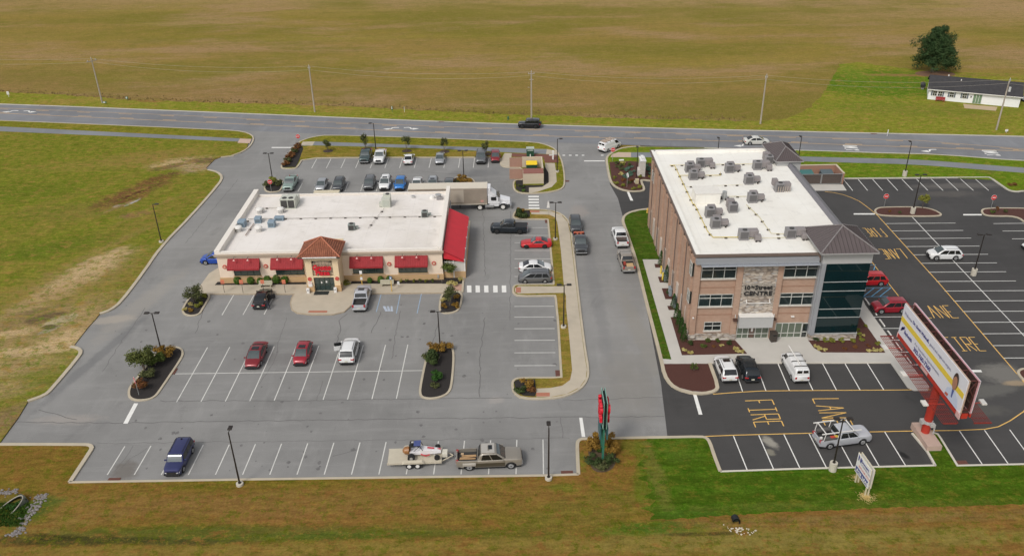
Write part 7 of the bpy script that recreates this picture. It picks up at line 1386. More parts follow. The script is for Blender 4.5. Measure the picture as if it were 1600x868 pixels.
def build_car(kind, pm, rim=RIM):
    s = SPEC[kind]; L, W, r = s['L'] / 2, s['W'] / 2, s['r']; e = empty(kind, (0, 0, 0)); e['painted'] = 1
    def arch(x):
        z = 0
        for a in s['ax']:
            d = abs(x - a); R_ = r * 1.2
            if d < R_: z = max(z, r + math.sqrt(R_ * R_ - d * d))
        return z
    def half(x):
        t_ = abs(x) / L; return W * (1 - ((.13, 9) if kind in ('pickup', 'van', 'off_road_car') else (.26, 6))[0] * t_ ** (9 if kind in ('pickup', 'van', 'off_road_car') else 6) * (1 if x > 0 else .7))
    xs = set()
    end = s['bed'][0] if 'bed' in s else -L
    for p, _ in s['top']: xs.add(round(p, 3))
    for a in s['ax']:
        for k in range(-9, 10):
            x = a + r * 1.2 * math.sin(k / 9 * math.pi / 2); 
            if x > end: xs.add(round(x, 3))
        for d in (-1.28, 1.28):
            if a + r * d > end: xs.add(round(a + r * d, 3))
    xs.add(round(end, 3)); xs = sorted([x for x in xs if end <= x <= L], reverse=True)
    def section(x, bed=False):
        w = half(x); t_ = interp(s['top'], x) if not bed else 1.20; ac = arch(x); zb = s['zb'] + (.12 if abs(x) > L - .12 else 0)
        low = max(zb, ac); z3 = max(zb + .18, ac + .015); z4 = max(t_ * .68, ac + .03); z4 = min(z4, t_ - .06)
        pts = [(w * .72, zb if not ac else zb), (w * .95, low), (w * .995, z3), (w, z4), (w * .985, t_ - .10), (w * .945, t_ - .035), (w * .85, t_)]
        if bed: pts = [(w * .72, zb), (w * .95, low), (w * .995, z3), (w, z4), (w * .985, t_ - .03), (w * .94, t_), (w * .86, t_), (w * .85, .78)]
        else: pts += [(w * .45, t_ + .035)]
        return pts
    def loft(xl, bed):
        vs = []; fs = []; n = None
        for x in xl:
            h = section(x, bed); ring = [(x, -y, z) for y, z in reversed(h)][::1]
            ring = [(x, y, z) for y, z in h] + [(x, -y, z) for y, z in reversed(h)]; n = len(ring); vs += ring
        m = len(xl)
        for i in range(m - 1):
            for k in range(n): j = (k + 1) % n; fs.append((i * n + k, i * n + j, (i + 1) * n + j, (i + 1) * n + k))
        fs.append(tuple(range(n))); fs.append(tuple((m - 1) * n + k for k in range(n - 1, -1, -1)))
        return MB().add(vs, fs)
    body = loft(xs, False)
    # cabin shell
    xb0, xt0, xt1, xb1 = s['cab']; hb = s['hb'] - .02; zr = s['zr']; wb = half(0) * s['bt']; wt = W * s['tum']
    rows = []
    n = 7
    def cabpt(u, v):   # u along (0 front .. 1 rear), v up (0..1)
        xa = xb0 + (xt0 - xb0) * v; xz = xb1 + (xt1 - xb1) * v; return xa + (xz - xa) * u, wb + (wt - wb) * v
    body.build('body', pm, e, 55)
    Hc = zr - hb
    prof = [(xb0, hb - .02), (xb0 + (xt0 - xb0) * .45, hb + Hc * .50), (xb0 + (xt0 - xb0) * .86, hb + Hc * .87), (xt0 - .12, zr - .03), (xt0 - .4, zr), ((xt0 + xt1) / 2, zr + .02), (xt1 + .3, zr - .01), (xt1 + .04, zr - .05), (xt1 + (xb1 - xt1) * .25, hb + Hc * .80), (xt1 + (xb1 - xt1) * .65, hb + Hc * .42), (xb1, hb - .02)]
    def pz(x): return interp(prof, x)
    def wid(z): v = max(0, min(1, (z - hb) / Hc)); return wb + (wt - wb) * v
    xc = sorted(set([round(p[0], 3) for p in prof] + [round(xt0 - .4 + (xt1 - xt0 + .7) * k / 5, 3) for k in range(6)]), reverse=True)
    vs = []; fs = []
    for x in xc:
        z = pz(x); t2 = (x - (xb0 + xb1) / 2) / ((xb0 - xb1) / 2); pw = 1 - .07 * t2 ** 6; w = wid(z) * pw; e1 = min(.07, (z - hb) * .4 + .01)
        h = [(wid(hb) * pw, hb - .06), (wid(hb + (z - hb) * .5) * pw, hb + (z - hb) * .5), (w + .0, z - e1 - .02), (w - .05, z - e1 * .35), (w - .17, z), (w * .4, z + .022)]
        vs += [(x, y, q) for y, q in h] + [(x, -y, q) for y, q in reversed(h)]
    n = 12; m_ = len(xc)
    for i in range(m_ - 1):
        for k in range(n): j = (k + 1) % n; fs.append((i * n + k, i * n + j, (i + 1) * n + j, (i + 1) * n + k))
    fs.append(tuple(range(n))); fs.append(tuple((m_ - 1) * n + k for k in range(n - 1, -1, -1)))
    MB().add(vs, fs).build('cabin', pm, e, 50)
    # glass, a touch proud of the shell
    def P3(u, v, side, off=.018):
        x, w = cabpt(u, v); z = hb + (zr - hb) * v * .97; return (x, side * (w + off), z)
    wl = .05; wh = .86
    def patch(xs_, fy, nm, m, y0=-1, y1=1):
        vs = []
        for x in xs_:
            z = pz(x); dz = (pz(x - .02) - pz(x + .02)) / .04; nx = dz / math.hypot(dz, 1); nz_ = 1 / math.hypot(dz, 1); w = (wid(z) - .05) * fy
            t2 = (x - (xb0 + xb1) / 2) / ((xb0 - xb1) / 2); w *= 1 - .07 * t2 ** 6
            for f in (y0, (y0 * .6 + y1 * .4), (y0 * .4 + y1 * .6), y1): vs.append((x + nx * .03, f * w, z + nz_ * .035 + .022 * (1 - abs(f))))
        fs = [(i * 4 + k, i * 4 + k + 1, i * 4 + k + 5, i * 4 + k + 4) for i in range(len(xs_) - 1) for k in range(3)]
        MB().add(vs, fs).build(nm, m, e, 60)
    L_ = lambda a_, b_, f: a_ + (b_ - a_) * f
    patch([L_(xb0, xt0, f) for f in (.06, .25, .45, .65, .86, .98)], .93, 'windshield', CGL)
    rs_ = [L_(xb1, xt1, f) for f in (.16, .35, .6, .78, .95)]
    if kind != 'van': patch(rs_, .93, 'rear_window', CG)
    else:
        for q in ((-1, -.1), (.1, 1)): patch([L_(xb1, xt1, f) for f in (.35, .6, .85)], .88, 'rear_window', CG, *q)
    cuts = {1: [(.08, .92)], 2: [(.07, .47), (.51, .88)], 3: [(.06, .36), (.39, .66), (.69, .92)]}[s['sw']]
    if kind == 'van': cuts = [(.03, .22)]
    if kind == 'coupe': cuts = [(.12, .80)]
    for sd_ in (-1, 1):
        for (u0, u1) in cuts:
            MB().panel([P3(u0, wl, sd_, .0), P3(u1, wl, sd_, .0), P3(u1, wh, sd_, .0), P3(u0, wh, sd_, .0)] if sd_ > 0 else [P3(u1, wl, sd_, .0), P3(u0, wl, sd_, .0), P3(u0, wh, sd_, .0), P3(u1, wh, sd_, .0)], .022).build('side_window', CG, e)
        MB().box((xb0 - .28, sd_ * (W + .09), hb + .08), (.14, .2, .15)).build('mirror', pm if kind not in ('off_road_car', 'van') else TRIM, e, bevel=.03)
    # lights, grille, bumpers, wheels
    zt = interp(s['top'], L - .05)
    for sd_ in (-1, 1):
        MB().add([(L - .02 - (.0 if kind in ('pickup', 'off_road_car', 'van') else .12), sd_ * W * .50, zt - .16), (L - .16, sd_ * W * .86, zt - .14), (L - .42, sd_ * W * .93, zt - .02), (L - .16, sd_ * W * .52, zt + .01)], [(0, 1, 2, 3) if sd_ > 0 else (3, 2, 1, 0)]).add([(L + .0, sd_ * W * .48, zt - .22), (L - .10, sd_ * W * .84, zt - .20), (L - .14, sd_ * W * .86, zt - .12), (L - .02, sd_ * W * .50, zt - .12)], [(0, 1, 2, 3)]).build('headlight', HL, e)
        MB().box((-L + .08, sd_ * W * .76, s['hb'] - (.16 if kind not in ('van',) else .3)), (.2, .24 if kind in ('pickup', 'van', 'minivan') else .40, .30 if kind in ('pickup', 'van', 'minivan') else .14)).build('tail_light', TL, e, bevel=.02)
    MB().box((L - .02, 0, zt - .17), (.09, W * 1.0, .2 if kind not in ('pickup', 'off_road_car') else .32)).build('grille', TRIM, e)
    MB().box((L - .04, 0, s['zb'] + .16), (.16, W * 1.72, .17)).build('front_bumper', TRIM if kind not in ('pickup',) else CHR, e, bevel=.03)
    MB().box((-L + .03, 0, s['zb'] + .18), (.16, W * 1.72, .18)).build('rear_bumper', TRIM if kind not in ('pickup',) else CHR, e, bevel=.03)
    MB().box((-L - .045, 0, s['zb'] + .42), (.015, .34, .16)).build('number_plate', PLATE, e)
    MB().box((0, 0, .22), (L * 1.9, W * 1.55, .2)).box((0, 0, .3), (s['ax'][0] - s['ax'][1] - r * 2.3, W * 1.9, .12)).build('contact_shadow_block', mat('contact_shadow_black', (.006, .006, .006), .95), e)  # black block added beneath the car to stand in for its contact shadow
    for a in s['ax']:
        for sd_ in (-1, 1):
            w_ = MB().tube([(a, sd_ * (W - .24), r), (a, sd_ * (W - .22), r), (a, sd_ * (W - .03), r), (a, sd_ * (W - .0), r)], [r * .9, r, r, r * .88], 18).build('wheel', TYRE, e, 40)
            b = MB().tube([(a, sd_ * (W - .01), r), (a, sd_ * (W + .012), r)], [r * .62, r * .58], 14); b.build('rim', rim, w_, 40)
            MB().tube([(a, sd_ * (W + .01), r), (a, sd_ * (W + .02), r)], r * .16, 8).build('hub', RIMD, w_)
    if 'bed' in s:
        b0, b1 = s['bed']; bx_ = sorted(set([b0 - .02, b1] + [round(s['ax'][1] + r * 1.2 * math.sin(k / 9 * math.pi / 2), 3) for k in range(-9, 10)]), reverse=True)
        loft(bx_, True).build('bed', pm, e, 35)
        bl = MB().box(((b0 + b1) / 2, 0, .80), (b0 - b1 - .1, W * 1.66, .04)); bl.box((b0 - .06, 0, 1.0), (.06, W * 1.66, .4)); 
        bl.build('bed_liner', mat('bed_liner', (.035, .034, .033), .8, var=.2), e)
        MB().box((b1 + .05, 0, .98), (.10, W * 1.8, .46)).build('tailgate', pm, e, bevel=.02)
    if kind in ('suv', 'estate_car', 'minivan'):
        for sd_ in (-1, 1): MB().tube([(xt0 - .25, sd_ * (wt - .12), zr + .05), (xt1 + .2, sd_ * (wt - .12), zr + .05)], .025, 6).build('roof_rail', TRIM, e)
    if kind == 'off_road_car':
        MB().tube([(-L - .02, 0, 1.05), (-L - .22, 0, 1.05)], .36, 16).build('spare_wheel', TYRE, e, 40)
    return e
PROTO = {}; USEDP = set()
PAINTED = ('body', 'cabin', 'bed', 'tailgate', 'mirror')
def recolor(e, kind, pm, rim=None):
    for o in descend(e):
        nm = o.name.split('.')[0]
        if nm in PAINTED and not (nm == 'mirror' and kind in ('off_road_car', 'van')):
            o.material_slots[0].link = 'OBJECT'; o.material_slots[0].material = pm
        if rim and nm == 'rim': o.material_slots[0].link = 'OBJECT'; o.material_slots[0].material = rim
def descend(o):
    r = [o]
    for c in CH.get(o.name, []): r += descend(c)
    return r
CH = {}
def copy_car(o, parent=None):
    c = o.copy(); COL.objects.link(c)
    if parent: c.parent = parent; CH.setdefault(parent.name, []).append(c)
    for ch in list(CH.get(o.name, [])): copy_car(ch, c)
    return c
NAMEK = {'pickup': 'pickup_truck'}
def car(kind, xy, rz, pm, lab, scale=1.0, rim=None, cat=None, group=None, sunroof=False, z=0.0):
    if kind not in PROTO:
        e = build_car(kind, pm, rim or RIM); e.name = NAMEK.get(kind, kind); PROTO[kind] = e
        for o in bpy.data.objects:
            pass
        def reg(o):
            cs = [c for c in bpy.data.objects if c.parent == o]
            if cs: CH[o.name] = cs
            for c in cs: reg(c)
        reg(e)
    else:
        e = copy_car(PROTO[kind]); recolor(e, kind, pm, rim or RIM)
    if 'painted' in e: del e['painted']
    e.location = (xy[0], xy[1], z); e.rotation_euler = (0, 0, rz); e.scale = (scale,) * 3 if not isinstance(scale, tuple) else scale
    tag(e, lab, cat or {'sedan': 'car', 'coupe': 'car', 'hatchback': 'car', 'suv': 'suv', 'off_road_car': 'off-road car', 'estate_car': 'car', 'minivan': 'minivan', 'pickup': 'pickup truck', 'van': 'van'}[kind], group)
    if sunroof:
        s = SPEC[kind]; MB().box((s['cab'][1] - .45, 0, s['zr'] + .03), (.62, .82, .03)).build('sunroof', CG, e); 
    return e
# parts built later on the same thing are kept out of CH so copies stay clean
def near(kind, px, py, face, pm, lab, scale=1.0, dr=0.0, **k):
    """px,py = ground point under the bumper nearest the camera; face S (toward camera) or N"""
    L = SPEC[kind]['L'] / 2 * (scale if not isinstance(scale, tuple) else scale[0]); x, y = G(px, py, 0); th = -math.pi / 2 if face == 'S' else math.pi / 2; th += dr
    d = -1 if face == 'S' else 1
    return car(kind, (x - math.cos(th) * L * 1 if face == 'S' else x + math.cos(th) * L, y - math.sin(th) * L if face == 'S' else y + math.sin(th) * L), th, pm, lab, scale, **k)
def wheels(kind, pf, pr_, pm, lab, scale=1.0, **k):
    """front and rear wheel contacts of the side nearest the camera"""
    s = SPEC[kind]; F = Vector(G(*pf)); R_ = Vector(G(*pr_)); d = (F - R_).normalized(); th = math.atan2(d.y, d.x); sc = scale if not isinstance(scale, tuple) else scale[0]
    mid = (F + R_) / 2; n = Vector((-d.y, d.x)); n = n if n.y > 0 else -n; c = mid + n * (s['W'] / 2 * sc - .1) - d * ((s['ax'][0] + s['ax'][1]) / 2 * sc)
    return car(kind, (c.x, c.y), th, pm, lab, scale, **k)
W_ = paint('white', (.72, .72, .71), 0, .3); SI = paint('silver', (.42, .43, .44), .5); BK = paint('black', (.012, .012, .014), .1, .22); DG_ = paint('dark_grey', (.075, .08, .085), .4); GY = paint('grey', (.14, .145, .15), .4)
DGR = paint('dark_green', (.045, .075, .075), .3); PGR = paint('pale_green', (.25, .33, .29), .2); RD = paint('red', (.50, .012, .015), .05); DR_ = paint('dark_red', (.22, .014, .02), .25); BL = paint('bright_blue', (.02, .17, .50), .2); NVY = paint('navy', (.03, .035, .12), .3); BLU = paint('blue', (.015, .07, .38), .2); TAN_ = paint('champagne', (.36, .32, .27), .4); CRM = paint('crimson', (.32, .012, .025), .15); ALMW = paint('off_white', (.64, .63, .58), .1); BKN = paint('blue_black', (.012, .018, .024), .2, .2); SIB = paint('silver_blue', (.55, .56, .59), .3)
D_ = -.01
near('pickup', 569, 257, 'S', DGR, 'dark green pickup in the back row facing the restaurant', .97)
near('pickup', 591.5, 258, 'S', W_, 'white pickup next to the dark green one in the back row', .97)
near('sedan', 637.5, 259, 'N', W_, 'white sedan parked nose in, alone in the back row', .95)
near('sedan', 686.5, 258.5, 'S', SI, 'silver sedan facing the restaurant in the back row', .95)
near('suv', 751.3, 258, 'S', GY, 'grey off-roader with roof rack in the back row beside the red car', 1.03)
near('hatchback', 774, 255.5, 'S', DR_, 'dark red hatchback at the right end of the back row', 1.0)
near('pickup', 449.7, 301, 'S', PGR, 'pale green pickup beside the round bush island', .95)
near('hatchback', 500, 301, 'S', SI, 'silver hatchback half hidden behind the roof of the box lorry', .98)
near('suv', 527, 301, 'S', DG_, 'dark grey car right of the silver hatchback behind the restaurant', .95)
near('suv', 575.5, 299, 'S', GY, 'dark grey off-roader left of the white suv with sunroof', .97)
near('suv', 600, 299.5, 'S', W_, 'white suv with black sunroof behind the restaurant', 1.02, sunroof=True)
near('hatchback', 624, 299.5, 'S', BL, 'bright blue hatchback behind the restaurant', 1.06)
near('sedan', 650, 300, 'S', W_, 'white car mostly hidden behind the left end of the lorry trailer', .97)
near('suv', 675, 300.5, 'S', SI, 'silver car with black sunroof behind the middle of the lorry trailer', .97, sunroof=True)
near('sedan', 701, 301.5, 'S', GY, 'grey car of which only the roof shows over the trailer', 1.0)
o = wheels('pickup', (775, 365.3), (813.8, 366), BKN, 'long dark pickup driving left below the semi cab', 1.0, rim=RIMD)
MB().box((-1.9, 0, 1.23), (1.84, 1.78, .06)).build('bed_cover', TRIM, o)
for k in (-.7, .1, .9): MB().box((k + .3, -1.06, .4), (.25, .1, .06)).build('side_step', CHR, o)
wheels('coupe', (822.2, 388.4), (851.5, 388), RD, 'bright red coupe in the stalls of the drive island', .99, rim=RIMD)
wheels('sedan', (852, 426), (821.5, 426.5), W_, 'white sedan parked tight behind the grey minivan', .98)
wheels('minivan', (820.8, 442.8), (851.3, 442.4), GY, 'grey minivan in the stall above the concrete walkway spur', .92)
near('suv', 900.6, 366, 'S', DG_, 'dark grey car following the tow truck down the drive', .98, dr=-.01)
tw = near('pickup', 908.6, 400, 'S', DG_, 'dark grey tow pickup with orange rig in its bed on the drive', 1.0)
OR_ = mat('orange_tow_rig', (.55, .16, .09), .6, var=.15)
MB().box((-1.9, -.28, 1.3), (1.5, .12, .14)).box((-1.9, .28, 1.3), (1.5, .12, .14)).box((-2.4, 0, 1.4), (.16, 1.5, .16)).box((-1.6, 0, 1.36), (.2, 1.0, .1)).build('tow_rig', OR_, tw); MB().box((-1.05, 0, 1.35), (.12, 1.8, .3)).build('light_bar', CHR, tw)
wp = near('pickup', 972.8, 389, 'N', W_, 'white pickup with empty bed stopped at the right side of the drive', .98, dr=.03)
MB().box((-1.2, 0, 1.02), (.45, 1.5, .38)).build('tool_box', mat('bed_box_brown', (.12, .09, .08), .7), wp)
tp = near('pickup', 982.8, 428.5, 'N', TAN_, 'champagne pickup carrying plywood, behind the white pickup on the drive', 1.0, dr=.03)
pw = MB().box((-2.0, -.25, .93), (1.5, 1.0, .1)).build('plywood', mat('plywood', (.50, .34, .18), .8, var=.15, scale=3), tp); MB().box((-1.4, .45, 1.0), (.5, .3, .4)).build('red_can', mat('red_can', (.35, .06, .04), .6), tp)
wheels('off_road_car', (815, 200.8), (837.7, 201.2), BK, 'black boxy off-road car driving left on the highway', 1.0, rim=RIMD)
vn = wheels('van', (965, 231.5), (950.5, 237.6), W_, 'white van with roof ladder rack turning onto the highway', .93)
def rack(v, zr):
    b = MB()
    for x in (-2.0, -.9, .3): b.box((x, 0, zr + .12), (.07, 1.75, .06)); [b.box((x, s * .85, zr + .05), (.06, .06, .16)) for s in (-1, 1)]
    b.build('roof_rack', mat('rack_black', (.05, .045, .04), .5), v)
rack(vn, 2.12); b = MB(); [b.box((-.8, y, 2.3), (3.4, .06, .08)) for y in (.15, .6, -.6, -.15)]; [b.box((-2.2 + k * .35, .38, 2.3), (.04, .45, .04)) for k in range(9)]; [b.box((-2.2 + k * .35, -.38, 2.3), (.04, .45, .04)) for k in range(9)]; b.build('ladder', mat('ladder_tan', (.50, .36, .25), .6), vn)
wheels('sedan', (1192.9, 226.6), (1173, 226.9), ALMW, 'off-white sedan driving right on the highway behind the office roof', 1.02)
x_, y_ = G(321.7, 413.6); car('hatchback', (x_ + 1.40, y_ + .85), math.pi, BLU, 'blue car half hidden behind the left corner of the restaurant', 1.05)
bc = near('sedan', 404.5, 485, 'N', BK, 'black car parked nose in at the restaurant with a door open', 1.0)
MB().box((.25, -1.18, .62), (.95, .06, .66), -1.0).build('open_door', BK, bc); MB().box((-.15, -.93, .8), (.95, .06, .6)).build('door_opening', mat('dark_interior', (.006, .006, .007), .9), bc); MB().box((-1.95, 0, .97), (.5, 1.25, .12)).build('rear_shelf', SI, bc)
sp_ = near('pickup', 561.5, 489, 'N', SIB, 'silver pickup with sunroof parked nose in beside the entrance apron', 1.0, sunroof=True)
near('sedan', 393.5, 578.5, 'S', DR_, 'dark red sedan in the middle row, left of the red hatchback', 1.02, sunroof=True)
near('hatchback', 468.5, 573.5, 'S', CRM, 'rounded red hatchback in the middle row facing the camera', 1.0, sunroof=True)
ws = near('suv', 541.8, 572, 'N', W_, 'white suv in the middle row with its left door open', 1.05)
MB().box((.45, 1.38, .72), (.10, .95, .62), .25).build('open_door', W_, ws); MB().box((.42, 1.38, 1.25), (.07, .8, .42), .25).build('door_window', CG, ws); MB().box((.0, .95, .85), (.9, .05, .7)).build('door_opening', MATS['dark_interior'], ws)
near('estate_car', 269.5, 746.5, 'S', NVY, 'navy blue boxy car facing the grass in the bottom row', 1.0)
# bottom right pickups and row
def mk_dually():
    F, R_ = G(799, 732.5), G(733.4, 735.2)
    o = wheels('pickup', (799, 732.5), (733.4, 735.4), paint('gold_grey', (.30, .27, .225), .35), 'long gold and grey crew cab pickup towing the race car trailer', (1.16, 1.06, 1.03))
    MB().box((-1.75, -1.03, .82), (1.15, .12, .35)).build('fender', paint('light_gold', (.50, .47, .42), .3), o, bevel=.05); MB().box((-1.75, 1.03, .82), (1.15, .12, .35)).build('fender', paint('light_gold', (.50, .47, .42), .3), o, bevel=.05)
    MB().box((-.1, 0, 1.925), (1.15, 1.4, .02)).build('roof_panel', paint('light_gold', (.50, .47, .42), .3), o); MB().box((.1, .1, 1.945), (.35, .6, .02)).build('sunroof', CG, o); [MB().box((xq, sq * 1.0, zq), (lq, .03, hq)).build('lower_band', mat('bronze_lower_paint', (.085, .07, .045), .35, .3, coat=.5), o) for sq in (-1, 1) for xq, lq, zq, hq in ((.05, 2.6, .70, .44),)]
    b = MB().box((-1.9, -.25, .9), (1.4, .12, .08)).box((-1.8, .0, .9), (1.5, .12, .08), .15).box((-1.7, .2, .9), (1.4, .14, .08)); b.build('timber', mat('timber_planks', (.45, .28, .14), .8), o)
    MB().box((-2.35, .45, .93), (.25, .2, .1)).build('box', mat('cardboard', (.5, .36, .22), .8), o)
    return o
dually = mk_dually()
tx, ty = G(654, 728); t_e = empty('flatbed_trailer', (tx - .2, ty + .95, 0), rad(1.5), 'beige twin axle flatbed trailer hitched to the gold pickup', 'trailer')
TB = mat('beige_trailer', (.50, .45, .35), .7, var=.12, scale=2); MB().box((-.2, 0, .62), (5.4, 2.15, .12)).build('deck', TB, t_e); MB().box((-.2, -1.1, .56), (5.5, .08, .22)).box((-.2, 1.1, .56), (5.5, .08, .22)).box((2.5, 0, .62), (.1, 2.2, .3)).build('side_rail', TB, t_e)
for s in (-1, 1):
    MB().tube([(2.5, s * .9, .5), (3.7, 0, .5)], .07, 6).build('drawbar', TB, t_e)
    MB().add([(-1.45, s * 1.05, .72), (-1.2, s * 1.05, .92), (.6, s * 1.05, .92), (.85, s * 1.05, .72), (-1.45, s * 1.38, .66), (-1.2, s * 1.38, .86), (.6, s * 1.38, .86), (.85, s * 1.38, .66)], [(0, 1, 5, 4), (1, 2, 6, 5), (2, 3, 7, 6), (4, 5, 6, 7)]).build('fender', TB, t_e)
    for x in (-.72, .12):
        w_ = MB().tube([(x, s * 1.12, .36), (x, s * 1.36, .36)], .36, 16).build('wheel', TYRE, t_e, 40); MB().tube([(x, s * 1.36, .36), (x, s * 1.375, .36)], .2, 12).build('rim', WHITEM, w_)
MB().box((2.85, 0, .8), (.55, .8, .45)).build('tool_box', mat('white_tool_box', (.6, .57, .48), .6), t_e, bevel=.03); MB().tube([(3.7, 0, .3), (3.7, 0, .85)], .05, 6).build('jack', BLACKM, t_e)
# sprint race car standing on the trailer
rc = empty('race_car', (tx + .55, ty + 1.0, .68), rad(1.5), 'white and red open wheel race car with blue roll cage, standing on the trailer', 'race car')
RW = mat('race_white', (.72, .70, .70), .4, var=.05); RR_ = mat('race_red', (.5, .03, .05), .4); RB = mat('race_blue', (.06, .08, .22), .45, var=.3, scale=5); RO = mat('race_orange', (.27, .12, .04), .4, var=.4, scale=4)
MB().add([(1.75, -.28, .35), (1.75, .28, .35), (1.75, .22, .62), (1.75, -.22, .62), (-.4, -.42, .3), (-.4, .42, .3), (-.4, .4, .95), (-.4, -.4, .95)], [(0, 3, 2, 1), (4, 5, 6, 7), (0, 1, 5, 4), (1, 2, 6, 5), (2, 3, 7, 6), (3, 0, 4, 7)]).build('nose', RW, rc, bevel=.04)
MB().box((-.9, 0, .5), (1.1, .75, .4)).build('cockpit', RW, rc, bevel=.05); MB().box((.7, 0, .87), (.7, .2, .03), 0, 1, .17).build('number_panel', RR_, rc); MB().add([(1.3, -.02, .80), (1.7, -.15, .69), (1.7, .15, .69)], [(0, 1, 2)]).build('nose_mark', RR_, rc)
MB().tube([(-1.35, 0, .62), (-1.5, 0, .64), (-1.95, 0, .6), (-2.15, 0, .58)], [.25, .42, .38, .15], 14).build('tail_tank', RO, rc, 40)
b = MB()
for s in (-1, 1): b.tube([(-.1, s * .42, .9), (-.35, s * .42, 1.45), (-1.3, s * .42, 1.5), (-1.5, s * .42, .7)], .035, 6); b.tube([(-.35, s * .42, 1.45), (-1.0, s * .42, .8)], .03, 6)
for p in ((-.35, 1.45), (-1.3, 1.5), (-.8, 1.48)): b.tube([(p[0], -.42, p[1]), (p[0], .42, p[1])], .035, 6)
b.build('roll_cage', BLACKM, rc); MB().box((-.62, 0, 1.5), (.7, .86, .04), 0, 1, -.05).build('roof_panel', RB, rc); MB().box((-.35, .0, 1.2), (.04, .7, .35)).build('screen', RB, rc); MB().box((-1.38, 0, 1.15), (.06, .8, .6)).build('headrest', BLACKM, rc)
for s in (-1, 1):
    w_ = MB().tube([(-1.25, s * .62, .36), (-1.25, s * 1.02, .36)], .37, 18).build('wheel', TYRE, rc, 40); MB().tube([(-1.25, s * 1.02, .36), (-1.25, s * 1.03, .36)], .16, 12).build('rim', RIM, w_)
    w_ = MB().tube([(1.35, s * .72, .27), (1.35, s * .95, .27)], .28, 16).build('wheel', TYRE, rc, 40); MB().tube([(1.35, s * .95, .27), (1.35, s * .96, .27)], .12, 10).build('rim', RIMD, w_)
    MB().tube([(1.35, 0, .4), (1.35, s * .75, .27)], .03, 5).tube([(.9, s * .3, .4), (1.35, s * .72, .27)], .025, 5).build('suspension', CHR, rc)
MB().tube([(-.3, -.45, .45), (.2, -.62, .35), (.6, -.5, .4)], .06, 8).build('exhaust', RR_, rc)
near('suv', 1140.5, 600, 'N', W_, 'white suv at the left end of the row before the office', 1.0, sunroof=True, dr=.02)
near('suv', 1175.5, 600, 'N', BKN, 'black suv parked beside the white suv before the office', 1.0, dr=.02)
v2 = near('van', 1251.8, 600.5, 'N', W_, 'white van with roof rack and bright pipe parked before the office', .93, dr=.02); rack(v2, 2.12); MB().tube([(-1.9, .1, 2.3), (2.4, .25, 2.36)], .07, 8).build('roof_pipe', WHITEM, v2)
wk = wheels('pickup', (1347, 694.5), (1295.3, 701.2), SIB, 'silver work pickup with white ladder rack crossing the yellow lane line', 1.0)
b = MB()
for s in (-1, 1): b.box((-.75, s * .95, 2.12), (4.3, .09, .09)); [b.tube([(x, s * .93, 1.15), (x + .15, s * .95, 2.1)], .035, 6) for x in (-2.6, -1.1)]
b.box((-2.45, 0, 2.12), (.08, 1.9, .08)).box((.6, 0, 2.12), (.08, 1.9, .08)); b.build('ladder_rack', WHITEM, wk)
MB().box((-1.8, -.78, 1.33), (1.5, .36, .3)).build('tool_box', mat('open_tool_box', (.10, .095, .09), .6), wk); MB().box((-1.55, -.8, 1.5), (.5, .3, .1)).build('red_bag', mat('red_bag', (.5, .05, .03), .6), wk); MB().box((-1.2, -.78, 1.52), (.35, .3, .1)).build('yellow_bag', mat('yellow_bag', (.6, .42, .06), .6), wk)
MB().box((-1.6, .7, 1.25), (1.9, .4, .25)).build('tool_box', MATS['open_tool_box'], wk); MB().box((-2.5, -.3, 1.05), (.3, .3, .2)).build('white_bucket', WHITEM, wk)
x_, y_ = G(1376, 447.3); car('suv', (x_ - 1.32, y_ + .85), math.pi, RD, 'bright red car in the blue striped bay beside the glass tower', .98)
wheels('suv', (1377.6, 490.4), (1407.8, 489.7), CRM, 'dark crimson suv parked facing the office walk', 1.0)
wheels('suv', (1462.6, 406.9), (1491.7, 406.9), W_, 'white suv alone in the stalls of the office lot', 1.0)
x_, y_ = G(1602, 392); car('sedan', (x_ + 2.2, y_ + .3), math.pi, W_, 'white car cut off at the right edge of the office lot', 1.0)
x_, y_ = G(1597, 158); car('sedan', (x_ + 2.0, y_), math.pi + .2, SI, 'silver car cut off at the right end of the white house', 1.0)

# box lorry and semi truck
bt_ = empty('box_truck', (G(513, 300, 3)[0] + .2, 131.2, 0), 0, 'box truck with cream roof parked close behind the restaurant wall', 'truck')
MB().box((-.5, 0, 1.85), (4.3, 2.2, 2.3)).build('box', mat('pale_green_box', (.42, .45, .38), .5, var=.05), bt_, bevel=.03); MB().box((-.5, 0, 3.03), (4.2, 2.15, .08)).build('box_roof', mat('cream_roof', (.60, .53, .38), .5), bt_); MB().box((2.4, 0, 1.35), (1.5, 2.0, 1.5)).box((2.05, 0, 2.35), (.8, 1.8, .6), 0, .85).build('cab', W_, bt_, bevel=.08)
MB().box((3.16, 0, 1.7), (.04, 1.6, .5)).build('windshield', CGL, bt_)
for x in (-1.6, 2.2):
    for s in (-1, 1): w_ = MB().tube([(x, s * .8, .45), (x, s * 1.08, .45)], .45, 16).build('wheel', TYRE, bt_, 40); MB().tube([(x, s * 1.08, .45), (x, s * 1.09, .45)], .25, 12).build('rim', RIM, w_)
MB().box((.3, 0, .6), (5.2, 1.0, .25)).build('chassis', TRIM, bt_)
st = empty('semi_truck', (-5.1, 131.0, 0), 0, 'white single axle semi tractor waiting right of the restaurant', 'truck'); SW = paint('truck_white', (.74, .74, .75), 0, .3)
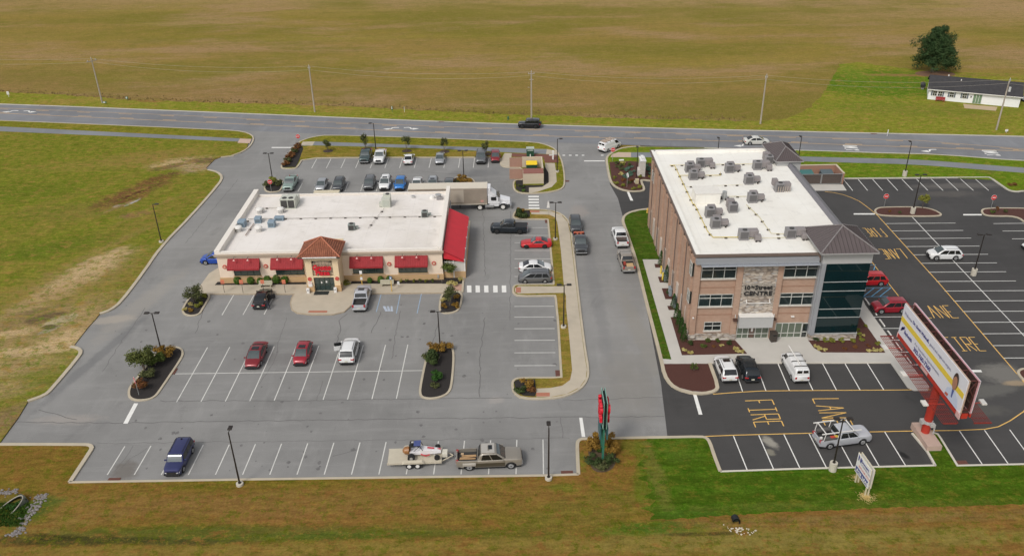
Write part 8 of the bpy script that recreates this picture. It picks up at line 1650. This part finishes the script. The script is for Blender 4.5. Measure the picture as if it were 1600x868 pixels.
MB().add([(3.3, -1.15, 1.15), (3.3, 1.15, 1.15), (3.3, 1.1, 2.1), (3.3, -1.1, 2.1), (1.35, -1.2, 1.15), (1.35, 1.2, 1.15), (1.35, 1.2, 2.75), (1.35, -1.2, 2.75)], [(0, 3, 2, 1)][:0] or [(4, 5, 6, 7), (4, 7, 3, 0), (0, 3, 2, 1), (1, 2, 6, 5), (0, 1, 5, 4), (3, 7, 6, 2)]).box((2.35, 0, .9), (1.6, 2.2, .5)).build('cab', SW, st, bevel=.05)
hd = MB().add([(5.1, -.75, .8), (5.1, .75, .8), (5.0, .7, 1.55), (5.0, -.7, 1.55), (3.25, -1.0, .8), (3.25, 1.0, .8), (3.25, .95, 1.95), (3.25, -.95, 1.95)], [(0, 1, 2, 3), (4, 7, 6, 5), (0, 4, 5, 1), (1, 5, 6, 2), (2, 6, 7, 3), (3, 7, 4, 0)]).build('hood', SW, st, bevel=.08)
MB().add([(2.95, -1.0, 2.4), (2.95, 1.0, 2.4), (1.0, 1.15, 3.95), (1.0, -1.15, 3.95), (1.0, -1.15, 2.7), (1.0, 1.15, 2.7), (2.4, 0, 2.9)], [(0, 3, 2, 1), (3, 4, 5, 2), (0, 4, 3), (1, 2, 5)]).build('wind_deflector', SW, st)
MB().panel([(3.33, -.95, 2.0), (3.33, .95, 2.0), (2.75, .92, 2.6), (2.75, -.92, 2.6)], .03).build('windshield', CGL, st)
for s in (-1, 1):
    MB().box((2.3, s * 1.19, 2.05), (.85, .05, .6)).build('side_window', CG, st); MB().box((3.15, s * 1.45, 2.05), (.1, .25, .6)).build('mirror', TRIM, st); MB().box((1.6, s * 1.05, .7), (1.5, .35, .5)).build('fuel_tank', CHR, st, bevel=.08)
    w_ = MB().tube([(3.82, s * .85, .52), (3.82, s * 1.17, .52)], .52, 20).build('wheel', TYRE, st, 40); MB().tube([(3.82, s * 1.17, .52), (3.82, s * 1.18, .52)], .33, 16).build('rim', WHITEM, w_)
    w_ = MB().tube([(0, s * .6, .52), (0, s * 1.2, .52)], .52, 20).build('wheel', TYRE, st, 40); MB().tube([(0, s * 1.2, .52), (0, s * 1.21, .52)], .33, 16).build('rim', WHITEM, w_)
    MB().add([(4.55, s * 1.2, .9), (4.3, s * 1.2, 1.2), (3.5, s * 1.2, 1.2), (3.1, s * 1.2, .9), (4.55, s * .75, .9), (4.3, s * .75, 1.25), (3.5, s * .75, 1.25), (3.1, s * .75, .9)], [(0, 1, 5, 4), (1, 2, 6, 5), (2, 3, 7, 6)]).build('fender', SW, st); MB().box((4.95, s * .85, 1.1), (.15, .3, .25)).build('headlight', HL, st, bevel=.03)
MB().box((5.1, 0, .62), (.25, 2.2, .4)).build('front_bumper', CHR, st, bevel=.05); MB().box((5.06, 0, 1.15), (.06, 1.0, .65)).build('grille', CHR, st); MB().box((1.6, 0, .75), (6.2, .9, .3)).build('chassis', TRIM, st); MB().box((1.15, -.3, 1.9), (.25, .8, 1.2)).build('intake', TRIM, st); MB().tube([(1.05, .95, 1.0), (1.05, .95, 3.4)], .09, 8).build('exhaust_stack', CHR, st)
tr = empty('semi_trailer', (-10.3, 130.9, 0), 0, 'long cream semi trailer behind the restaurant with dirty brown side', 'trailer'); 
MB().box((0, 0, 2.62), (12.9, 2.5, 2.75)).build('box', mat('dirty_trailer_side', (.30, .25, .20), .45, var=.3, scale=.8, coat=.3), tr)
MB().box((0, 0, 4.02), (13.0, 2.56, .09)).build('box_roof', mat('cream_trailer_roof', (.62, .56, .46), .5, var=.06), tr); MB().box((0, -1.27, 1.2), (12.9, .08, .14)).box((0, 1.27, 1.2), (12.9, .08, .14)).build('bottom_rail', mat('pale_rail', (.5, .46, .38), .5), tr)
MB().box((1.1, -1.262, 2.7), (3.0, .02, 2.2)).build('paler_panel', mat('paler_trailer_panel', (.46, .40, .33), .35, var=.1, scale=.7, coat=.4), tr); MB().box((6.7, 0, 3.2), (.7, 1.9, 1.5)).build('refrigeration_unit', SW, tr, bevel=.1); MB().box((7.06, 0, 3.2), (.02, 1.4, 1.0)).build('grille', TRIM, tr)  # panel: a paler rectangle on the brown trailer side
MB().box((5.6, -1.27, 1.75), (.5, .02, .35)).build('side_mark', mat('pink_mark', (.55, .28, .24), .6), tr); MB().box((-5.2, -1.27, 2.0), (.7, .02, 1.1)).build('side_mark', mat('rust_mark', (.22, .06, .05), .6), tr)
for x in (-5.2,):
    for s in (-1, 1): w_ = MB().tube([(x, s * .6, .52), (x, s * 1.2, .52)], .52, 18).build('wheel', TYRE, tr, 40); MB().tube([(x, s * 1.2, .52), (x, s * 1.21, .52)], .3, 14).build('rim', WHITEM, w_)
MB().tube([(1.9, -.7, .3), (1.9, -.7, 1.2)], .07, 8).tube([(1.9, .7, .3), (1.9, .7, 1.2)], .07, 8).build('landing_gear', TRIM, tr); MB().box((-5.2, 0, .85), (2.2, 1.0, .4)).build('chassis', TRIM, tr)

# ======================= PEOPLE =======================
SKIN = mat('skin', (.42, .24, .17), .6); DKC = mat('dark_clothes', (.018, .018, .024), .85, var=.2); JEAN = mat('dark_jeans', (.03, .035, .055), .85); HAIR = mat('dark_hair', (.012, .009, .007), .8)
def person(loc, rz, lab, J, cloth=DKC):
    """one skinned body; J = joint positions"""
    e = empty('person', loc, rz, lab, 'person')
    order = ['pelvis', 'spine', 'chest', 'neck', 'head', 'headtop', 'shL', 'elL', 'haL', 'shR', 'elR', 'haR', 'hipL', 'knL', 'anL', 'toL', 'hipR', 'knR', 'anR', 'toR']
    rd = dict(pelvis=.15, spine=.14, chest=.16, neck=.06, head=.10, headtop=.085, shL=.075, elL=.05, haL=.04, shR=.075, elR=.05, haR=.04, hipL=.1, knL=.07, anL=.05, toL=.045, hipR=.1, knR=.07, anR=.05, toR=.045)
    ed = [('pelvis', 'spine'), ('spine', 'chest'), ('chest', 'neck'), ('neck', 'head'), ('head', 'headtop'), ('chest', 'shL'), ('shL', 'elL'), ('elL', 'haL'), ('chest', 'shR'), ('shR', 'elR'), ('elR', 'haR'), ('pelvis', 'hipL'), ('hipL', 'knL'), ('knL', 'anL'), ('anL', 'toL'), ('pelvis', 'hipR'), ('hipR', 'knR'), ('knR', 'anR'), ('anR', 'toR')]
    me = bpy.data.meshes.new('body'); me.from_pydata([J[k] for k in order], [(order.index(a), order.index(b)) for a, b in ed], []); o = bpy.data.objects.new('body', me); COL.objects.link(o)
    md = o.modifiers.new('skin', 'SKIN')
    for i, k in enumerate(order): me.skin_vertices[0].data[i].radius = (rd[k], rd[k] * (.75 if k in ('pelvis', 'spine', 'chest') else 1)); me.skin_vertices[0].data[i].use_root = (k == 'pelvis')
    o.modifiers.new('sub', 'SUBSURF').levels = 2; o.modifiers['sub'].render_levels = 2
    bpy.context.view_layer.update(); m2 = bpy.data.meshes.new_from_object(o.evaluated_get(bpy.context.evaluated_depsgraph_get())); o.modifiers.clear(); o.data = m2; m2.name = 'body'
    m2.materials.clear(); [m2.materials.append(m_) for m_ in (cloth, SKIN, JEAN)]
    nk, pv = Vector(J['neck']), Vector(J['pelvis'])
    for p in m2.polygons:
        p.use_smooth = True; c = p.center; d = min((c - Vector(J['haL'])).length, (c - Vector(J['haR'])).length)
        p.material_index = 1 if (c - Vector(J['head'])).length < .17 or d < .1 else (2 if c.z < pv.z - .03 else 0)
    o.parent = e
    b = MB(); foliage(b, J['headtop'], (.13, .13, .10), 160, .035, 4, 3); b.build('hair', HAIR, e)
    hd = Vector(J['head']); f = Vector((.1, 0, 0)); MB().box((hd.x + .105, hd.y, hd.z - .01), (.03, .025, .04)).build('nose', SKIN, e)
    for s in (-1, 1): MB().box((hd.x + .09, hd.y + s * .035, hd.z + .02), (.015, .02, .012)).build('eye', HAIR, e)
    return e
STD = dict(pelvis=(0, 0, .93), spine=(0, 0, 1.1), chest=(0, 0, 1.32), neck=(0, 0, 1.48), head=(.02, 0, 1.60), headtop=(0, 0, 1.70), shL=(0, .19, 1.40), elL=(.0, .25, 1.12), haL=(.12, .24, .90), shR=(0, -.19, 1.40), elR=(0, -.25, 1.12), haR=(.12, -.24, .90), hipL=(0, .1, .88), knL=(.03, .11, .48), anL=(0, .11, .07), toL=(.14, .12, .04), hipR=(0, -.1, .88), knR=(.03, -.11, .48), anR=(0, -.11, .07), toR=(.14, -.12, .04))
x, y = G(288.5, 705); person((x, y, 0), -math.pi / 2, 'dark haired person standing behind the navy blue boxy car', STD)
LEAN = dict(pelvis=(-.1, 0, .92), spine=(.02, 0, 1.06), chest=(.22, 0, 1.2), neck=(.36, 0, 1.30), head=(.46, 0, 1.38), headtop=(.48, 0, 1.48), shL=(.24, .19, 1.24), elL=(.38, .22, 1.0), haL=(.58, .16, .92), shR=(.24, -.19, 1.24), elR=(.36, -.24, .98), haR=(.55, -.18, .88), hipL=(-.08, .1, .88), knL=(-.0, .12, .48), anL=(-.08, .12, .07), toL=(.07, .13, .04), hipR=(-.08, -.1, .88), knR=(-.12, -.12, .48), anR=(-.22, -.12, .07), toR=(-.08, -.13, .04))
x, y = G(419.5, 483); person((x, y, 0), 2.5, 'person in black leaning in at the open door of the black car', LEAN)
